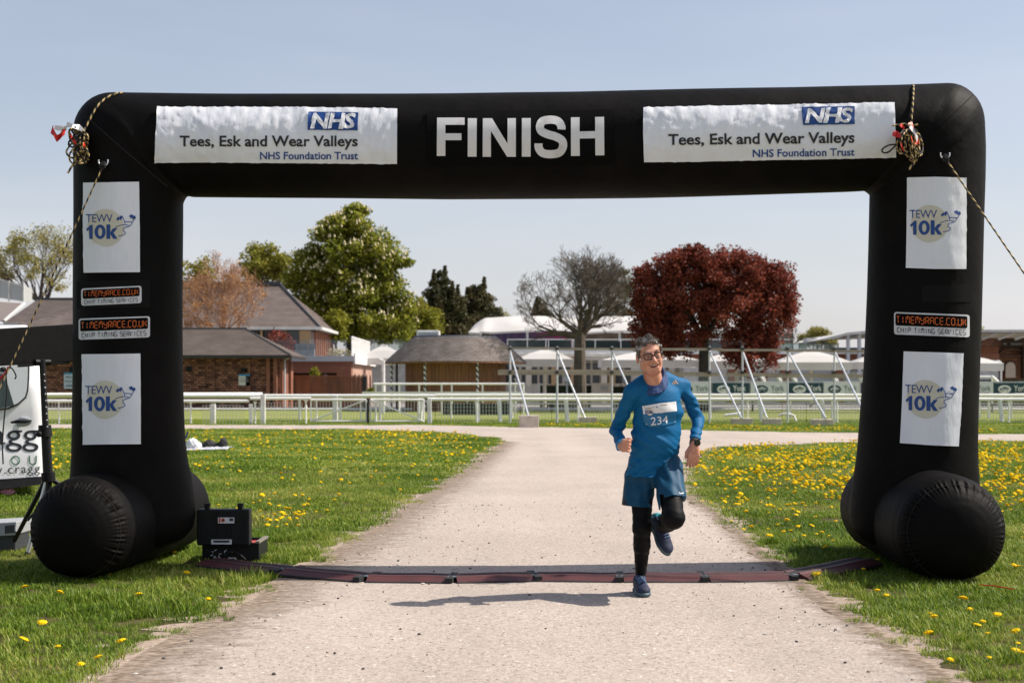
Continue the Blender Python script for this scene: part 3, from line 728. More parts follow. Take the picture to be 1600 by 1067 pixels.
# diagonal corner seams
ab = bvh_of([archtube])
def surf_line(name, pts, wd, m, off=.004, grid=6): return decal(name, stroke(pts, wd), ab, off, m, arch, grid)
o = surf_line('corner_seam', [(131,180),(150,196),(195,236),(262,292)], 1.1, THREAD, .003); o['label'] = 'faint diagonal seam at the left top corner'
o = surf_line('corner_seam', [(1521,148),(1500,168),(1460,205),(1385,285)], 1.3, PATCH, .003); o['label'] = 'dark diagonal seam at the right top corner'
# banners
def long_banner(q, dx, lbl, tx):
    b = decal('banner', shape(q), ab, .012, VINYL, arch, 4.5, wob=.012); b['label'] = lbl
    lb = bvh_of([b])
    for nm, vf, m in tx: 
        o = decal(nm, vf, lb, .006, m, None, 3.5); o.parent = b; o.matrix_parent_inverse = Matrix.Identity(4)
    return b
q1 = ((246,170),(340,170.5),(430,170),(520,171),(621,172.5),(620.5,255),(520,254.5),(430,254),(340,253),(243,253.5),(244,210))
long_banner(q1, 0, 'left long white banner with a blue logo panel',
  [('logo_panel', shape(((482,175.5),(560,176.5),(558.5,204.5),(481,203.5))), NAVY),])
q2 = ((1005,170.5),(1100,168.5),(1200,167),(1300,164.5),(1397,162.5),(1399,245),(1300,247.5),(1200,249.5),(1100,251.5),(1006,252.5),(1004.5,210))
long_banner(q2, 0, 'right long white banner with a blue logo panel',
  [('logo_panel', shape(((1252.5,168),(1335,167),(1335,194.5),(1254.5,196))), NAVY),])
LW = mat('white_print', (.80,.80,.82), .5)
def over(par, items, off=.005, grid=3.2):
    lb = bvh_of([par])
    for nm, vf, m in items:
        o = decal(nm, vf, lb, off, m, None, grid); o.parent = par; o.matrix_parent_inverse = Matrix.Identity(4)
ban = [o for o in bpy.data.objects if o.name.startswith('banner')]
nhs = text2d('NHS', .035, .18, .93); tees = text2d('Tees, Esk and Wear Valleys', .022, 0, 1.0); trust = text2d('NHS Foundation Trust', .018, 0, 1.0)
over(ban[0], [('lettering', fitbox(nhs,485,178,556.5,202.5), LW)], .014); over(ban[0], [('lettering', fitbox(tees,281,212.5,559,234.5), DKPRINT), ('lettering', fitbox(trust,406.5,237.5,559.5,249.5), NAVY)])
over(ban[1], [('lettering', fit(nhs,((1257,170.5),(1332,169.5),(1332,192.5),(1257,193.5))), LW)], .014)
over(ban[1], [('lettering', fit(tees,((1044,210),(1335,206.5),(1335,229),(1044,232.5))), DKPRINT), ('lettering', fit(trust,((1176,234),(1335,231.5),(1335,243.5),(1176,246))), NAVY)])
# FINISH panel
fp = decal('finish_panel', shape(((667,175),(800,175),(959,173.5),(960,256),(800,258),(667,257))), ab, .010, PATCH, arch, 10, wob=.004)
fp['label'] = 'black panel with white FINISH lettering'
def FL():
    H = 1.0; P = []
    P.append(shape(((0,0),(.72,0),(.72,.18),(.22,.18),(.22,.40),(.64,.40),(.64,.58),(.22,.58),(.22,1),(0,1))))      # F
    return P
def px_letters():
    T = [shape(((683,184.6),(726,184.6),(726,195.8),(695.9,195.8),(695.9,209),(721,209),(721,219.5),(695.9,219.5),(695.9,243.8),(682.5,243.8))),
         shape(((731,185.6),(745,185.6),(744.6,245),(730.8,245))),
         shape(((754.5,185.6),(768.8,185.6),(793,225),(793,185.6),(806,185.4),(806,245.2),(792.3,245.2),(767,205),(767,245.2),(754.2,245.2))),
         shape(((815.5,185.4),(829.3,185.4),(829,245),(815.3,245))),
         shape(((892,184.2),(905.6,184),(905.5,206),(930,205.4),(929.8,183.6),(943.8,183.2),(944.2,242.8),(930.2,243),(930.1,216.5),(905.6,217),(905.8,243.8),(892.2,244)))]
    c = [(877.3,203),(877,198),(872,190.3),(861,187.8),(848,190),(843.6,198),(846,205.5),(856,210.5),(868,214),(878,220),(879.6,229.5),(874,238.5),(861,241.3),(848,239.3),(842,232),(841.4,224.5)]
    def cm(P, n=5):
        Q = []
        for i in range(len(P)-1):
            p0 = P[max(i-1,0)]; p1 = P[i]; p2 = P[i+1]; p3 = P[min(i+2,len(P)-1)]
            for k in range(n):
                t = k/n; Q.append(tuple(.5*((2*p1[j])+(-p0[j]+p2[j])*t+(2*p0[j]-5*p1[j]+4*p2[j]-p3[j])*t*t+(-p0[j]+3*p1[j]-3*p2[j]+p3[j])*t**3) for j in (0,1)))
        Q.append(P[-1]); return Q
    T.append(stroke(cm(c), 12.6)); return T
over(fp, [('letter', s_, DIRTYW) for s_ in px_letters()], .004, 9)
# tall white TEWV banners
def tewv(q, x0, y0, sx, sy, lbl, dy=0):
    b = decal('tall_banner', shape(q), ab, .012, VINYL, arch, 7, wob=.006); b['label'] = lbl
    # logo drawn in a 100 x 62 unit box
    def T(vf): return [(x0+x*sx, y0+y*sy+dy*x) for x, y in vf[0]], vf[1]
    tw = fitbox(text2d('TEWV', .0, 0, .95), 2.5,9.5,44,22); tk = ten_k(3,25.5,52,48)
    over(b, [('sun_disc', T(ellipse(33,30.5,28.5,29)), BEIGE)], .003)
    fl1 = stroke([(51,18.5),(54,15),(56,17),(58,12.5)], 4.2); fl2 = stroke([(71,14),(73.5,12.2),(76,14.8),(79.5,14)], 5)
    ln = join(stroke([(58.2,11.5),(62.5,20.5),(63.5,26),(72,27.5),(75,21.5),(80,14)], 1.1), stroke([(62.5,21.3),(70,21.2),(74.5,22.3)], 1.1),
              stroke([(48,30.5),(51,28.5),(57,26.5),(63.5,26)], 1.0), stroke([(70,28.5),(65,29.5),(61,32),(60.5,34.5),(63,37),(64.2,39),(62,41.5),(57,43),(53,43.5)], 1.1))
    over(b, [('lettering', T(tw), NAVY), ('lettering', T(tk), NAVY), ('flag', T(fl1), NAVY), ('flag', T(fl2), NAVY), ('route_line', T(ln), NAVY)], .005, 5)
tewv(((132.5,286),(175,285.5),(217,284.5),(217.5,355),(218,425.5),(175,426),(133,426.5),(132,355)), 132.5, 325.5, .995, 1.0, 'upper left tall white banner with a blue 10k logo')
tewv(((130.5,553.5),(175,553),(218.5,552.5),(219,625),(219.5,693.5),(175,694),(132,694.5),(131,625)), 131.5, 593, 1.0, 1.02, 'lower left tall white banner with a blue 10k logo')
tewv(((1418.5,278),(1460,277),(1508,278.5),(1508,350),(1507,420.5),(1460,420.5),(1416.5,419),(1417.5,350)), 1419, 319, 1.02, 1.0, 'upper right tall white banner with a blue 10k logo')
tewv(((1413,549),(1460,550.5),(1503,552),(1500,625),(1496,697),(1450,695),(1406.5,692),(1410,625)), 1412, 591, 1.03, 1.03, 'lower right tall white banner with a blue 10k logo', dy=.03)
# timing company stickers
def sticker(x0, y0, x1, y1, dy, lbl, backing=None):
    h = y1-y0; w_ = x1-x0
    if backing: decal('velcro_patch', shape(backing), ab, .004, mat('velcro', (.011,.011,.0105), .95, spec=.1), arch, 10)
    b = decal('sticker', rrect(x0,y0,x1,y1,4,dy=dy), ab, .006, SILV, arch, 6); b['label'] = lbl
    sk = lambda vf: ([(x, y-dy*(x-x0)/w_) for x, y in vf[0]], vf[1])
    over(b, [('display_panel', rrect(x0+1.6,y0+2.2,x1-2.8,y0+h*.60,2.6,dy=dy), PATCH)], .002)
    over(b, [('lettering', sk(fitbox(seg2d('TIMEMYRACE.CO.UK',.10),x0+4,y0+h*.17,x1-5,y0+h*.50)), ORANGE), ('lettering', sk(fitbox(seg2d('CHIP TIMING SERVICES',.15),x0+4.5,y0+h*.67,x1-5.5,y0+h*.92)), DKPRINT)], .005, 8)
sticker(128,451,221,478,4.5,'smaller of the two orange and silver stickers on the left column', ((121,440),(234,437),(234,480),(121,482)))
sticker(124,498,234,531,4,'larger lower sticker on the left column, orange letters on black')
sticker(1397.5,487.5,1514,522.5,-4.5,'orange and silver sticker on the right column')
decal('velcro_patch', shape(((1440,446),(1517,444),(1517,472),(1440,472))), ab, .004, bpy.data.materials['velcro'], arch, 10)

# ---------------- ropes ----------------
def ropemat():
    m = bpy.data.materials.new('black_yellow_rope'); m.use_nodes = True; N = m.node_tree.nodes; L = m.node_tree.links; b = N['Principled BSDF']; b.inputs['Roughness'].default_value = .8
    tcn = N.new('ShaderNodeUVMap'); wv = N.new('ShaderNodeTexWave'); wv.wave_type = 'BANDS'; wv.inputs['Scale'].default_value = 1.0; wv.bands_direction = 'DIAGONAL'
    r = N.new('ShaderNodeValToRGB'); r.color_ramp.elements[0].position = .42; r.color_ramp.elements[1].position = .55
    r.color_ramp.elements[0].color = (.015,.014,.012,1); r.color_ramp.elements[1].color = (.50,.36,.15,1)
    L.new(tcn.outputs[0], wv.inputs['Vector']); L.new(wv.outputs['Fac'], r.inputs[0]); L.new(r.outputs[0], b.inputs['Base Color']); return m
ROPE = ropemat(); CORD = mat('black_cord', (.012,.012,.012), .8); REDT = mat('red_tape', (.55,.02,.015), .5); WHT = mat('white_tape', (.75,.72,.72), .5)
def rope(name, pts, r=.0065, parent=None, m=None, per=.055):
    mb = MB(); pts = [Vector(p) for p in pts]; mb.path(pts, r, 6, False); me = bpy.data.meshes.new(name); me.from_pydata(mb.v, [], mb.f)
    uv = me.uv_layers.new(name='UVMap'); L_ = [0]
    for a, b in zip(pts[:-1], pts[1:]): L_.append(L_[-1]+(b-a).length)
    for p in me.polygons:
        ks = [v % 6 for v in p.vertices]
        for li, vi in zip(p.loop_indices, p.vertices):
            k = vi % 6
            if k == 0 and 5 in ks: k = 6
            uv.data[li].uv = (L_[vi//6]/per*.628, k/6*.628)
    return meshobj(name, me, m or ROPE, parent, smooth=True)
def smoothpts(P, n=8):
    P = [Vector(p) for p in P]; Q = []
    for i in range(len(P)-1):
        p0 = P[max(i-1,0)]; p1 = P[i]; p2 = P[i+1]; p3 = P[min(i+2,len(P)-1)]
        for k in range(n):
            t = k/n; Q.append(.5*((2*p1)+(-p0+p2)*t+(2*p0-5*p1+4*p2-p3)*t*t+(-p0+3*p1-3*p2+p3)*t**3))
    Q.append(P[-1]); return Q
def onarch(px, py, off=.012):
    org = Vector((0,0,CH)); dr = (at(px,py,1.0)-org).normalized(); h, nrm, _, _ = ab.ray_cast(org, dr)
    if h is None: return at(px, py, D-.1)
    if nrm.dot(dr) > 0: nrm = -nrm
    return h+nrm*off
def bundle(cx, cy, lbl, over_pts, tail, seed, loops, leftside):
    rr = random.Random(seed); base = onarch(cx if not leftside else max(cx,124), cy, .05); dd_ = base.y-.06
    e = empty('rope_bundle', base, lbl, 'rope', None)
    rope('hanging_rope', smoothpts(over_pts), .008, e)
    for i, (x, y, rx, ry, t) in enumerate(loops):
        pts = []; ph = rr.uniform(0,6.28)
        for k in range(27):
            a = ph+6.2832*k/24; X_ = x+math.cos(a)*rx*math.cos(t)-math.sin(a)*ry*math.sin(t); Y_ = y+math.cos(a)*rx*math.sin(t)+math.sin(a)*ry*math.cos(t)
            pts.append(at(X_+rr.uniform(-.7,.7), Y_+rr.uniform(-.7,.7), dd_-.02*rr.random()-.05*math.cos(a*2+i)))
        rope('rope_loop', smoothpts(pts, 2), .007, e, CORD if i % 4 == 3 else ROPE)
    rope('rope_tail', smoothpts([at(x, y, dd_-.03) for x, y in tail]), .008, e); return e, dd_
top1 = [Vector((aw(192,146)[0], D+.05, aw(192,146)[1]+.010)), onarch(188,148), onarch(176,151), onarch(165,157), onarch(155,166), onarch(147,178), onarch(141,190), onarch(136,203,.02), onarch(133,213,.03)]
e, dd_ = bundle(122, 232, 'tangled black and yellow rope with red and white tape at the left arch corner', top1, [(119,246),(115,256),(110,264),(106,271)], 5,
       [(120,212,13,9,.4),(117,214,14,8,1.2),(125,217,11,13,.2),(119,221,13,7,-.5),(124,240,9,15,.1),(119,244,10,13,.4),(130,240,8,14,-.3),(127,231,5,17,.1),(133,224,4,14,.2),(116,236,11,12,.9),(128,246,9,10,.2),(122,205,9,7,0)], True)
def ribbon(name, P, wd, parent, m, dd0):
    mb = MB(); V = []; fs = []
    for i, (x, y) in enumerate(P):
        w_ = wd*(.6+.6*abs(math.sin(i*1.7))); c = at(x, y, dd0-.05+.02*math.sin(i*2.1)); V += [c+Vector((0,.012*math.sin(i*1.3),w_/2)), c-Vector((.006,.012*math.sin(i),w_/2))]
    for i in range(len(P)-1): fs.append((2*i,2*i+1,2*i+3,2*i+2))
    mb.add(V, fs); return mb.build(name, m, parent, smooth=True)
ribbon('white_tape', [(132,205),(124,199),(114,197),(106,195),(104,201),(97,201),(90,200),(86,199)], .035, e, WHT, dd_)
mb = MB(); P_ = [(84,199),(81,203),(86,210),(90,217),(94,214),(98,208),(102,206)]
ribbon('red_tape', P_, .045, e, REDT, dd_); ribbon('red_tape', [(110,208),(113,216),(118,222),(121,228)], .02, e, REDT, dd_); ribbon('red_tape', [(131,224),(133,227),(134,230)], .03, e, mat('orange_tape', (.75,.08,.02), .5), dd_-.03)
top2 = [Vector((aw(1427,134)[0], D+.05, aw(1427,134)[1]+.012)), onarch(1427,137), onarch(1426.5,150), onarch(1425.5,165), onarch(1424,180), onarch(1422.5,194,.02)]
e, dd_ = bundle(1420, 220, 'hanging coil of black and yellow rope with red tape beside the right banner', top2, [(1430,250),(1427,256),(1423,261),(1420,265)], 9,
       [(1417,222,9,20,.25),(1422,224,8,22,.1),(1428,226,7,24,-.1),(1431,222,9,20,-.25),(1413,226,12,15,.5),(1424,232,8,18,0),(1430,236,6,18,.15),(1417,214,11,10,.2),(1434,226,7,18,-.2)], False)
ribbon('white_tape', [(1421,196),(1427,203),(1431,211),(1434,219)], .04, e, WHT, dd_-.04); OT = bpy.data.materials['orange_tape']
ribbon('red_tape', [(1407,195),(1411,198),(1414,201)], .03, e, REDT, dd_-.04); ribbon('red_tape', [(1395,209),(1401,210),(1408,212)], .045, e, REDT, dd_-.04)
ribbon('orange_tape', [(1420,193),(1426,193),(1428,200)], .02, e, OT, dd_-.05); ribbon('orange_tape', [(1430,224),(1436,221),(1437,226)], .035, e, OT, dd_-.05); ribbon('red_tape', [(1408,222),(1410,230),(1413,236)], .025, e, REDT, dd_-.04); ribbon('orange_tape', [(1424,213),(1427,222),(1426,232)], .015, e, OT, dd_-.05)
rope('cord_loop', smoothpts([at(x,y,dd_-.05) for x,y in ((1399,226),(1390,227),(1383,230),(1378,235),(1381,239),(1388,238),(1394,233),(1399,228))]), .006, e, CORD)
rope('short_tail', smoothpts([at(x,y,dd_-.05) for x,y in ((1394,197),(1405,195),(1414,194),(1422,196),(1434,195))]), .006, e)
def guy(lbl, rx, ry, end, seed, side):
    a = onarch(rx, ry, .03); e = empty('guy_rope', (end.x,end.y,0), lbl, 'guy rope'); n = 40; P = []
    for i in range(n+1): t = i/n; p = a.lerp(end, t); p.z -= .05*math.sin(math.pi*t); P.append(p)
    rope('rope', P, .006, e, per=.06); c = a
    mb = MB(); q = [c+Vector((math.cos(t)*.034, -.01, .02+math.sin(t)*.034)) for t in [math.radians(a_) for a_ in range(-200, 21, 20)]]; mb.path(q, .0055, 8)
    mb.build('shackle', mat('shackle_steel', (.75,.75,.78), .3, metal=.7) if 'shackle_steel' not in bpy.data.materials else bpy.data.materials['shackle_steel'], e, smooth=True)
    mb = MB(); 
    for k in range(3): mb.path([c+Vector((.02*side*math.cos(t+k), -.02-.006*k, -.012*k+.014*math.sin(t*1.0+k))) for t in [j*.7 for j in range(10)]], .0055, 6)
    mb.build('knot', CORD, e, smooth=True)
    mb = MB(); mb.tube(end+Vector((0,0,-.02)), end+Vector((.04*side,0,.10)), .008); mb.tube(end+Vector((.04*side,0,.10)), end+Vector((.0,0,.11)), .008); mb.build('ground_peg', STEEL, e, smooth=True)
guy('black and yellow guy rope running down to the left from the arch', 165, 258, Vector((-4.27,10.0,.02)), 1, -1)
guy('black and yellow guy rope running down to the right from the arch', 1474, 247, Vector((5.0,9.6,.02)), 2, 1)

# ---------------- timing mat across the path ----------------
RAMP = mat('dull_red_rubber', (.10,.030,.029), .55, (.075,.024,.023), 6, bump=.2, bscale=80, spec=.4); RUB = mat('black_rubber', (.016,.016,.016), .8); CLIP = mat('grey_clip', (.14,.15,.16), .45)
tm = empty('timing_mat', (0,10.1,0), 'long dull red timing mat in jointed sections lying across the path under the arch', 'timing mat')
ctr = [(326,887),(449,899.5),(574,907),(706,908.5),(835,905.5),(968,907),(1098,907),(1232,905),(1352,885)]
GP = [gd(x, y) for x, y in ctr]; HZ = {0:.03, 8:.03, 1:.025}
prof = [(-.17,.0),(-.16,.010),(-.09,.034),(-.078,.042),(-.05,.042),(-.04,.036),(.03,.036),(.04,.042),(.07,.042),(.085,.034),(.155,.010),(.17,0)]
for i in range(8):
    a, b = GP[i].copy(), GP[i+1].copy(); a.z = HZ.get(i, .009); b.z = HZ.get(i+1, .009); t = (b-a).normalized(); a += t*.02; b -= t*.02
    if i == 0: a = a
    sn = Vector((-t.y,t.x,0)).normalized(); V = []; n = 14
    for j in range(n+1):
        f = j/n; c = a.lerp(b, f); c.z += .0015*math.sin(f*9+i)
        for (u, z) in prof: V.append(c+sn*u+Vector((0,0,z)))
    m_ = len(prof); fs = []; mb = MB()
    for j in range(n):
        for k in range(m_-1): fs.append((j*m_+k, j*m_+k+1, (j+1)*m_+k+1, (j+1)*m_+k))
    fs.append(tuple(range(m_))); fs.append(tuple(n*m_+k for k in range(m_-1,-1,-1))); mb.add(V, fs)
    for q, f in enumerate(mb.f):
        if len(f) == 4 and (q % (m_-1)) in (0, 5, m_-2): mb.m[q] = 1
    sct = mb.build('mat_section', [RAMP, RUB], tm)
    if i < 7:
        j_ = GP[i+1].copy(); j_.z = HZ.get(i+1,.009)+.03; mb = MB(); R = Matrix.Rotation(math.atan2(t.y,t.x), 3, 'Z')
        mb.obox(j_-Vector((0,0,.008)), .05, .33, .03, R); mb.mt(1)
        for u in (-.06,.06):
            for s_ in (-1,1): mb.obox(j_+R @ Vector((.032*s_,u,.005)), .035, .06, .006, R)
        cl = mb.build('joint_clip', [RUB, CLIP], None); cl.parent = sct; cl.matrix_parent_inverse = Matrix.Translation(-wloc(sct)) if 0 else sct.matrix_parent_inverse.inverted()@Matrix.Translation(-Vector(tm.location)) if 0 else Matrix.Identity(4)

# ---------------- open equipment case ----------------
ce = empty('equipment_case', (-2.25,10.95,0), 'black hard case standing open beside the left foot of the arch', 'case')
def pxz(px, py, d): p = at(px,py,d); return p.x, p.z
x0, z0 = pxz(309, 851, 10.9); x1, z1 = pxz(391, 795, 10.9)
CASE = mat('case_plastic', (.006,.0065,.0065), .5, bump=.25, bscale=150, spec=.25)
mb = MB(); mb.box(x0, x1, 10.86, 10.98, z0, z1); lid = mb.build('lid', CASE, ce, bevel=.012)
mb = MB()
for q in np.linspace(x0+.05, x1-.05, 4): mb.box(q-.008, q+.008, 10.848, 10.861, z0+.05, z1-.02)
mb.build('lid_rib', CASE, ce)
for x in (x0+.075, x1-.075):
    mb = MB(); mb.box(x-.018, x+.018, 10.875, 10.93, z1-.02, z1+.035); mb.box(x-.022, x+.022, 10.885, 10.92, z1+.02, z1+.045); mb.build('latch', BLACKP, ce, bevel=.003)
bx0, bz1 = pxz(314, 851, 10.95); bx1, _ = pxz(403, 851, 10.95); 
mb = MB(); zt = .165
mb.box(bx0, bx1, 10.99, 11.38, .006, .03); mb.box(bx0, bx0+.02, 10.99, 11.38, .03, zt); mb.box(bx1-.02, bx1, 10.99, 11.38, .03, zt); mb.box(bx0+.02, bx1-.02, 10.99, 11.01, .03, zt); mb.box(bx0+.02, bx1-.02, 11.36, 11.38, .03, zt)
mb.build('case_base', CASE, ce)
mb = MB(); mb.box(bx0+.025, bx1-.025, 11.015, 11.355, .032, zt-.02); mb.build('foam_lining', mat('red_foam', (.42,.06,.055), .9), ce)
mb = MB(); mb.box(bx1-.025, bx1+.006, 10.985, 11.385, zt-.004, zt+.012); mb.build('rim', mat('worn_rim', (.22,.19,.15), .6), ce)
def cpl(name, xa, ya, xb, yb, m, dy=0):
    a = at(xa,yb,10.85); b = at(xb,ya,10.85); mb = MB(); mb.box(a.x,b.x,10.842-dy,10.8465-dy,a.z,b.z); return mb.build(name, m, ce)
o = cpl('sticker', 341, 808, 366.5, 817, SILV, .004); o['label'] = 'silver and orange sticker on the raised lid'
mb = MB(); mb.pxb(358.5,364.5,809.5,813.5,10.835,.002); mb.mt(1); V,fs_ = ellipse(348.5,812.3,3.2,3.1,16); mb.add([at(x,y,10.8365) for x,y in V], fs_); V,fs_ = ellipse(348.7,812.3,1.5,1.5,12); mb.mt(0).add([at(x,y,10.8355) for x,y in V], fs_); mb.mt(1).pxb(341.5,344.5,809,816,10.8365,.001)
mb.build('sticker_print', [DKPRINT, mat('rust_print',(.5,.09,.03),.5)], ce)
mb = MB(); mb.pxb(330,362,842.5,850,10.838,.006); mb.mt(1).pxb(333.5,358.5,844,847.2,10.8365,.0015); mb.build('label_plate', [SILV, DKPRINT], ce)
mb = MB(); mb.pxb(356.5,368.5,871,877.5,10.975,.006); mb.mt(1).pxb(358,367,872.2,876,10.9735,.0015); mb.build('label_plate', [SILV, DKPRINT], ce)
rr = random.Random(8); mb = MB()
for _ in range(9):
    x = rr.uniform(329,362); y = rr.uniform(859,872); p = at(x,y,10.96); mb.obox(p, .02, .004, .007, Euler((0,rr.uniform(-1,1),0)).to_matrix())
for x, y in ((351,862),(357,862),(342,868)): mb.ball(at(x,y,10.96), .006, 8, 6)
mb.build('cable_connectors', SILV, ce)
mb = MB(); mb.path(smoothpts([at(x,y,10.94) for x,y in ((322,858),(333,864),(344,862),(352,866),(360,861),(372,864),(384,874))]), .006, 6); mb.build('cable', RUB, ce, smooth=True)

# ---------------- race clock on tripod (seen from behind) ----------------
ct = empty('tripod_stand', (*(at(72,602,11.45).xy), 0), 'black tripod stand with silver leg beside the left column of the arch', 'tripod stand')
c = Vector((at(70,602,11.45).x, 11.45, 0)); CHROME = mat('chrome_leg', (.75,.75,.77), .35, metal=.4)
p0 = at(66,566,11.45); p1 = at(76,745,11.45)
mb = MB(); mb.tube(at(75,742,11.45), at(71,668,11.45), .040, .038, 10); mb.build('lower_mast', BLACKM, ct, smooth=True)
mb = MB(); mb.tube(at(71,668,11.45), at(66,562,11.45), .026, .026, 10); mb.build('upper_mast', BLACKM, ct, smooth=True)
mb = MB(); mb.tube(at(70.6,682,11.45), at(70,664,11.45), .058, .05, 12); mb.tube(at(62,678,11.38), at(70,677,11.45), .014, .014, 8); mb.ball(at(61,678,11.37), .025); mb.build('clamp_collar', BLACKP, ct, smooth=True)
mb = MB()
for i in range(9): p = at(66.8+i*.62, 585+i*10.2, 11.40); mb.ball(p+Vector((.012,-.0,0)), .0065, 8, 6)
mb.build('peg_holes', SILV, ct)
mb = MB(); mb.tube(at(76.5,742,11.45), at(76,775,11.45), .026, .024, 8); mb.build('centre_post', BLACKM, ct, smooth=True)
mb = MB(); mb.tube(at(76,752,11.45), at(75,738,11.45), .055, .055, 12); mb.build('leg_hub', BLACKP, ct, smooth=True)
hub = at(76,745,11.45)
def leg(foot_, m, lbl=None):
    mb = MB(); k = hub+(foot_-hub)*.12; k.z += .02; mb.path([hub, k, foot_], [.02,.02,.017], 8); o = mb.build('leg', m, ct, smooth=True); 
    mb = MB(); mb.ball(foot_, .026, 10, 8); f = mb.build('rubber_foot', RUB, None, smooth=True); f.parent = o; f.matrix_parent_inverse = Matrix.Identity(4)
    if lbl: o['label'] = lbl
leg(gd(43,869).xyz+Vector((0,0,.02)), CHROME, 'silver leg'); leg(Vector((hub.x-.42, 11.75, .02)), BLACKM); leg(Vector((hub.x+.55, 11.75,.02)), BLACKM)  # the first leg is silver, the others black
mb = MB(); mb.tube(hub+Vector((-.17,.0,-.35)), hub+Vector((0,.0,-.16)), .01); mb.tube(hub+Vector((.2,.05,-.35)), hub+Vector((0,0,-.16)), .01); mb.build('brace', BLACKM, ct, smooth=True)
R = Matrix.Rotation(math.radians(5), 3, 'Z')
ck = empty('clock_box', (c.x, 11.4, 1.6), 'long black box on the tripod, running behind the left column of the arch', 'box')
mb = MB(); a = at(-45,573,11.15); b = at(-45,516,11.15); a2 = at(165,562,11.75); b2 = at(165,503,11.75); dy = .16
V = [a, a2, a2+Vector((0,dy,0)), a+Vector((0,dy,0)), b, b2, b2+Vector((0,dy,0)), b+Vector((0,dy,0))]
mb.add(V, [(0,3,2,1),(4,5,6,7),(0,1,5,4),(1,2,6,5),(2,3,7,6),(3,0,4,7)]); mb.build('housing', BLACKP, ck, bevel=.006)
mb = MB(); mb.tube(at(28,571.5,11.33), at(108,566,11.6), .012, .012, 6); mb.tube(at(55,566,11.42), at(78,566,11.5), .028,.028,8); mb.build('mounting_bar', BLACKM, ck, smooth=True)
mb = MB(); mb.path(smoothpts([at(x,y,11.2) for x,y in ((-6,598),(2,590),(9,583),(14,573))]), .011, 6); mb.mt(1).path(smoothpts([at(x,y,11.22) for x,y in ((15,573),(20,577),(24,584),(25,589),(23,592))]), .006, 6); mb.mt(2).path(smoothpts([at(x,y,11.2) for x,y in ((-4,588),(3,582),(8,590),(4,597))]), .007, 6)
mb.mt(1).path(smoothpts([at(x,y,11.2) for x,y in ((8,574),(11,610),(7,650),(4,690),(5,725))]), .006, 6)
mb.ball(at(5,577,11.2), .02, 10, 8); mb.build('loose_cables', [REDT, CORD, WHT], ck, smooth=True)

# grey and dark box at the left edge
bx = empty('grey_box', (*(gd(5,864).xy), 0), 'grey and dark plastic unit on the grass at the left edge', 'box')
mb = MB(); g0 = gd(-40,864); mb.box(at(-45,602,11.7).x, at(24,602,11.7).x, 11.7, 12.05, .01, .17); mb.build('lower_body', mat('dark_unit', (.035,.037,.042), .6, bump=.3, bscale=60), bx, bevel=.01)
a = at(-45,838,11.65); b = at(26,815,11.65); mb = MB(); mb.prism([(a.x,a.z-.01),(b.x-.015,a.z+.01),(b.x-.005,b.z),(a.x,b.z-.02)], 11.66, 12.1); mb.build('grey_lid', mat('grey_plastic', (.36,.37,.38), .55), bx, bevel=.008)
mb = MB()
for j in range(6): q = at(8+j*2.6, 826.5-j*.2, 11.655); mb.box(q.x, q.x+.007, 11.652, 11.66, q.z-.035, q.z+.03)
mb.build('vent_slots', DKPRINT, bx)

# ---------------- van ----------------
VW = mat('white_car_paint', (.86,.86,.87), .28, coat=.6, bump=.02, bscale=2); 
van = empty('parked_van', (-7.2,17.9,0), 'white panel van with dark lettering on its door, behind the tripod', 'van')
dv = 17.7
SLV = .40; XV = (71-CX)*dv/F
def dvx(px): return (dv-SLV*XV)/(1-SLV*(px-CX)/F)
def vp(px, py, dy=0): return at(px, py, dvx(px)+dy)
prof_v = [(71.5,748),(71.5,700),(69,660),(66,620),(63,590),(60,560),(57,530),(52,515),(40,508)]
# side skin as a curved loft: rows up the side, columns along it
cols = np.linspace(-330, 1, 34); mb = MB(); V = []; rows = len(prof_v)
def bodyY(zpx): return dv + .03*math.exp(-((zpx-672)/26)**2) + (.0 if zpx > 600 else (600-zpx)*.0045)
ny = 26; ys = np.linspace(752, 508, ny)
rear = lambda y: np.interp(y, [p[1] for p in prof_v][::-1], [p[0] for p in prof_v][::-1])
for y in ys:
    for c_ in cols:
        xr = rear(y); x = xr+c_; e_ = max(0, 1-abs(c_-1)/9); V.append(at(x, y, dvx(x)-dv+bodyY(y)+.06*e_**2))
nc = len(cols); fs = [(j*nc+i, j*nc+i+1, (j+1)*nc+i+1, (j+1)*nc+i) for j in range(ny-1) for i in range(nc-1)]
mb.add(V, fs); 
xl = V[0].x; xr_ = at(71,700,dv).x
V2 = [at(rear(y)+1, y, dvx(rear(y))-dv+bodyY(y)+.06) for y in ys]; V3 = [p+Vector((-.64,1.7,0)) for p in V2]; mb.add(V2+V3, [(j,j+1,ny+j+1,ny+j) for j in range(ny-1)])
V4 = [at(rear(y)-330, y, dvx(rear(y)-330)-dv+bodyY(y)) for y in ys]; mb.add([V4[-1], V2[-1], V3[-1], V4[-1]+Vector((0,1.8,0))], [(0,1,2,3)])
mb.add([p for p in V4]+[p+Vector((0,1.8,0)) for p in V4], [(j,j+1,ny+j+1,ny+j) for j in range(ny-1)])
mb.add([p+Vector((0,1.8,0)) for p in V4]+V3, [(j,j+1,ny+j+1,ny+j) for j in range(ny-1)])
body = mb.build('body', VW, van, smooth=True); body.data.set_sharp_from_angle(angle=math.radians(40)) if hasattr(body.data,'set_sharp_from_angle') else None
WIN = mat('van_window_glass', (.66,.70,.71), .05, spec=.8, coat=.5); RUBS = mat('window_seal', (.012,.012,.013), .5)  # window glass: the white it reflects is put into its pale colour
wo_ = [(-90,643),(0,641),(14,639),(30,632),(41,622),(44.5,610),(46,590),(46.5,574),(45,560),(30,552),(-90,548)]
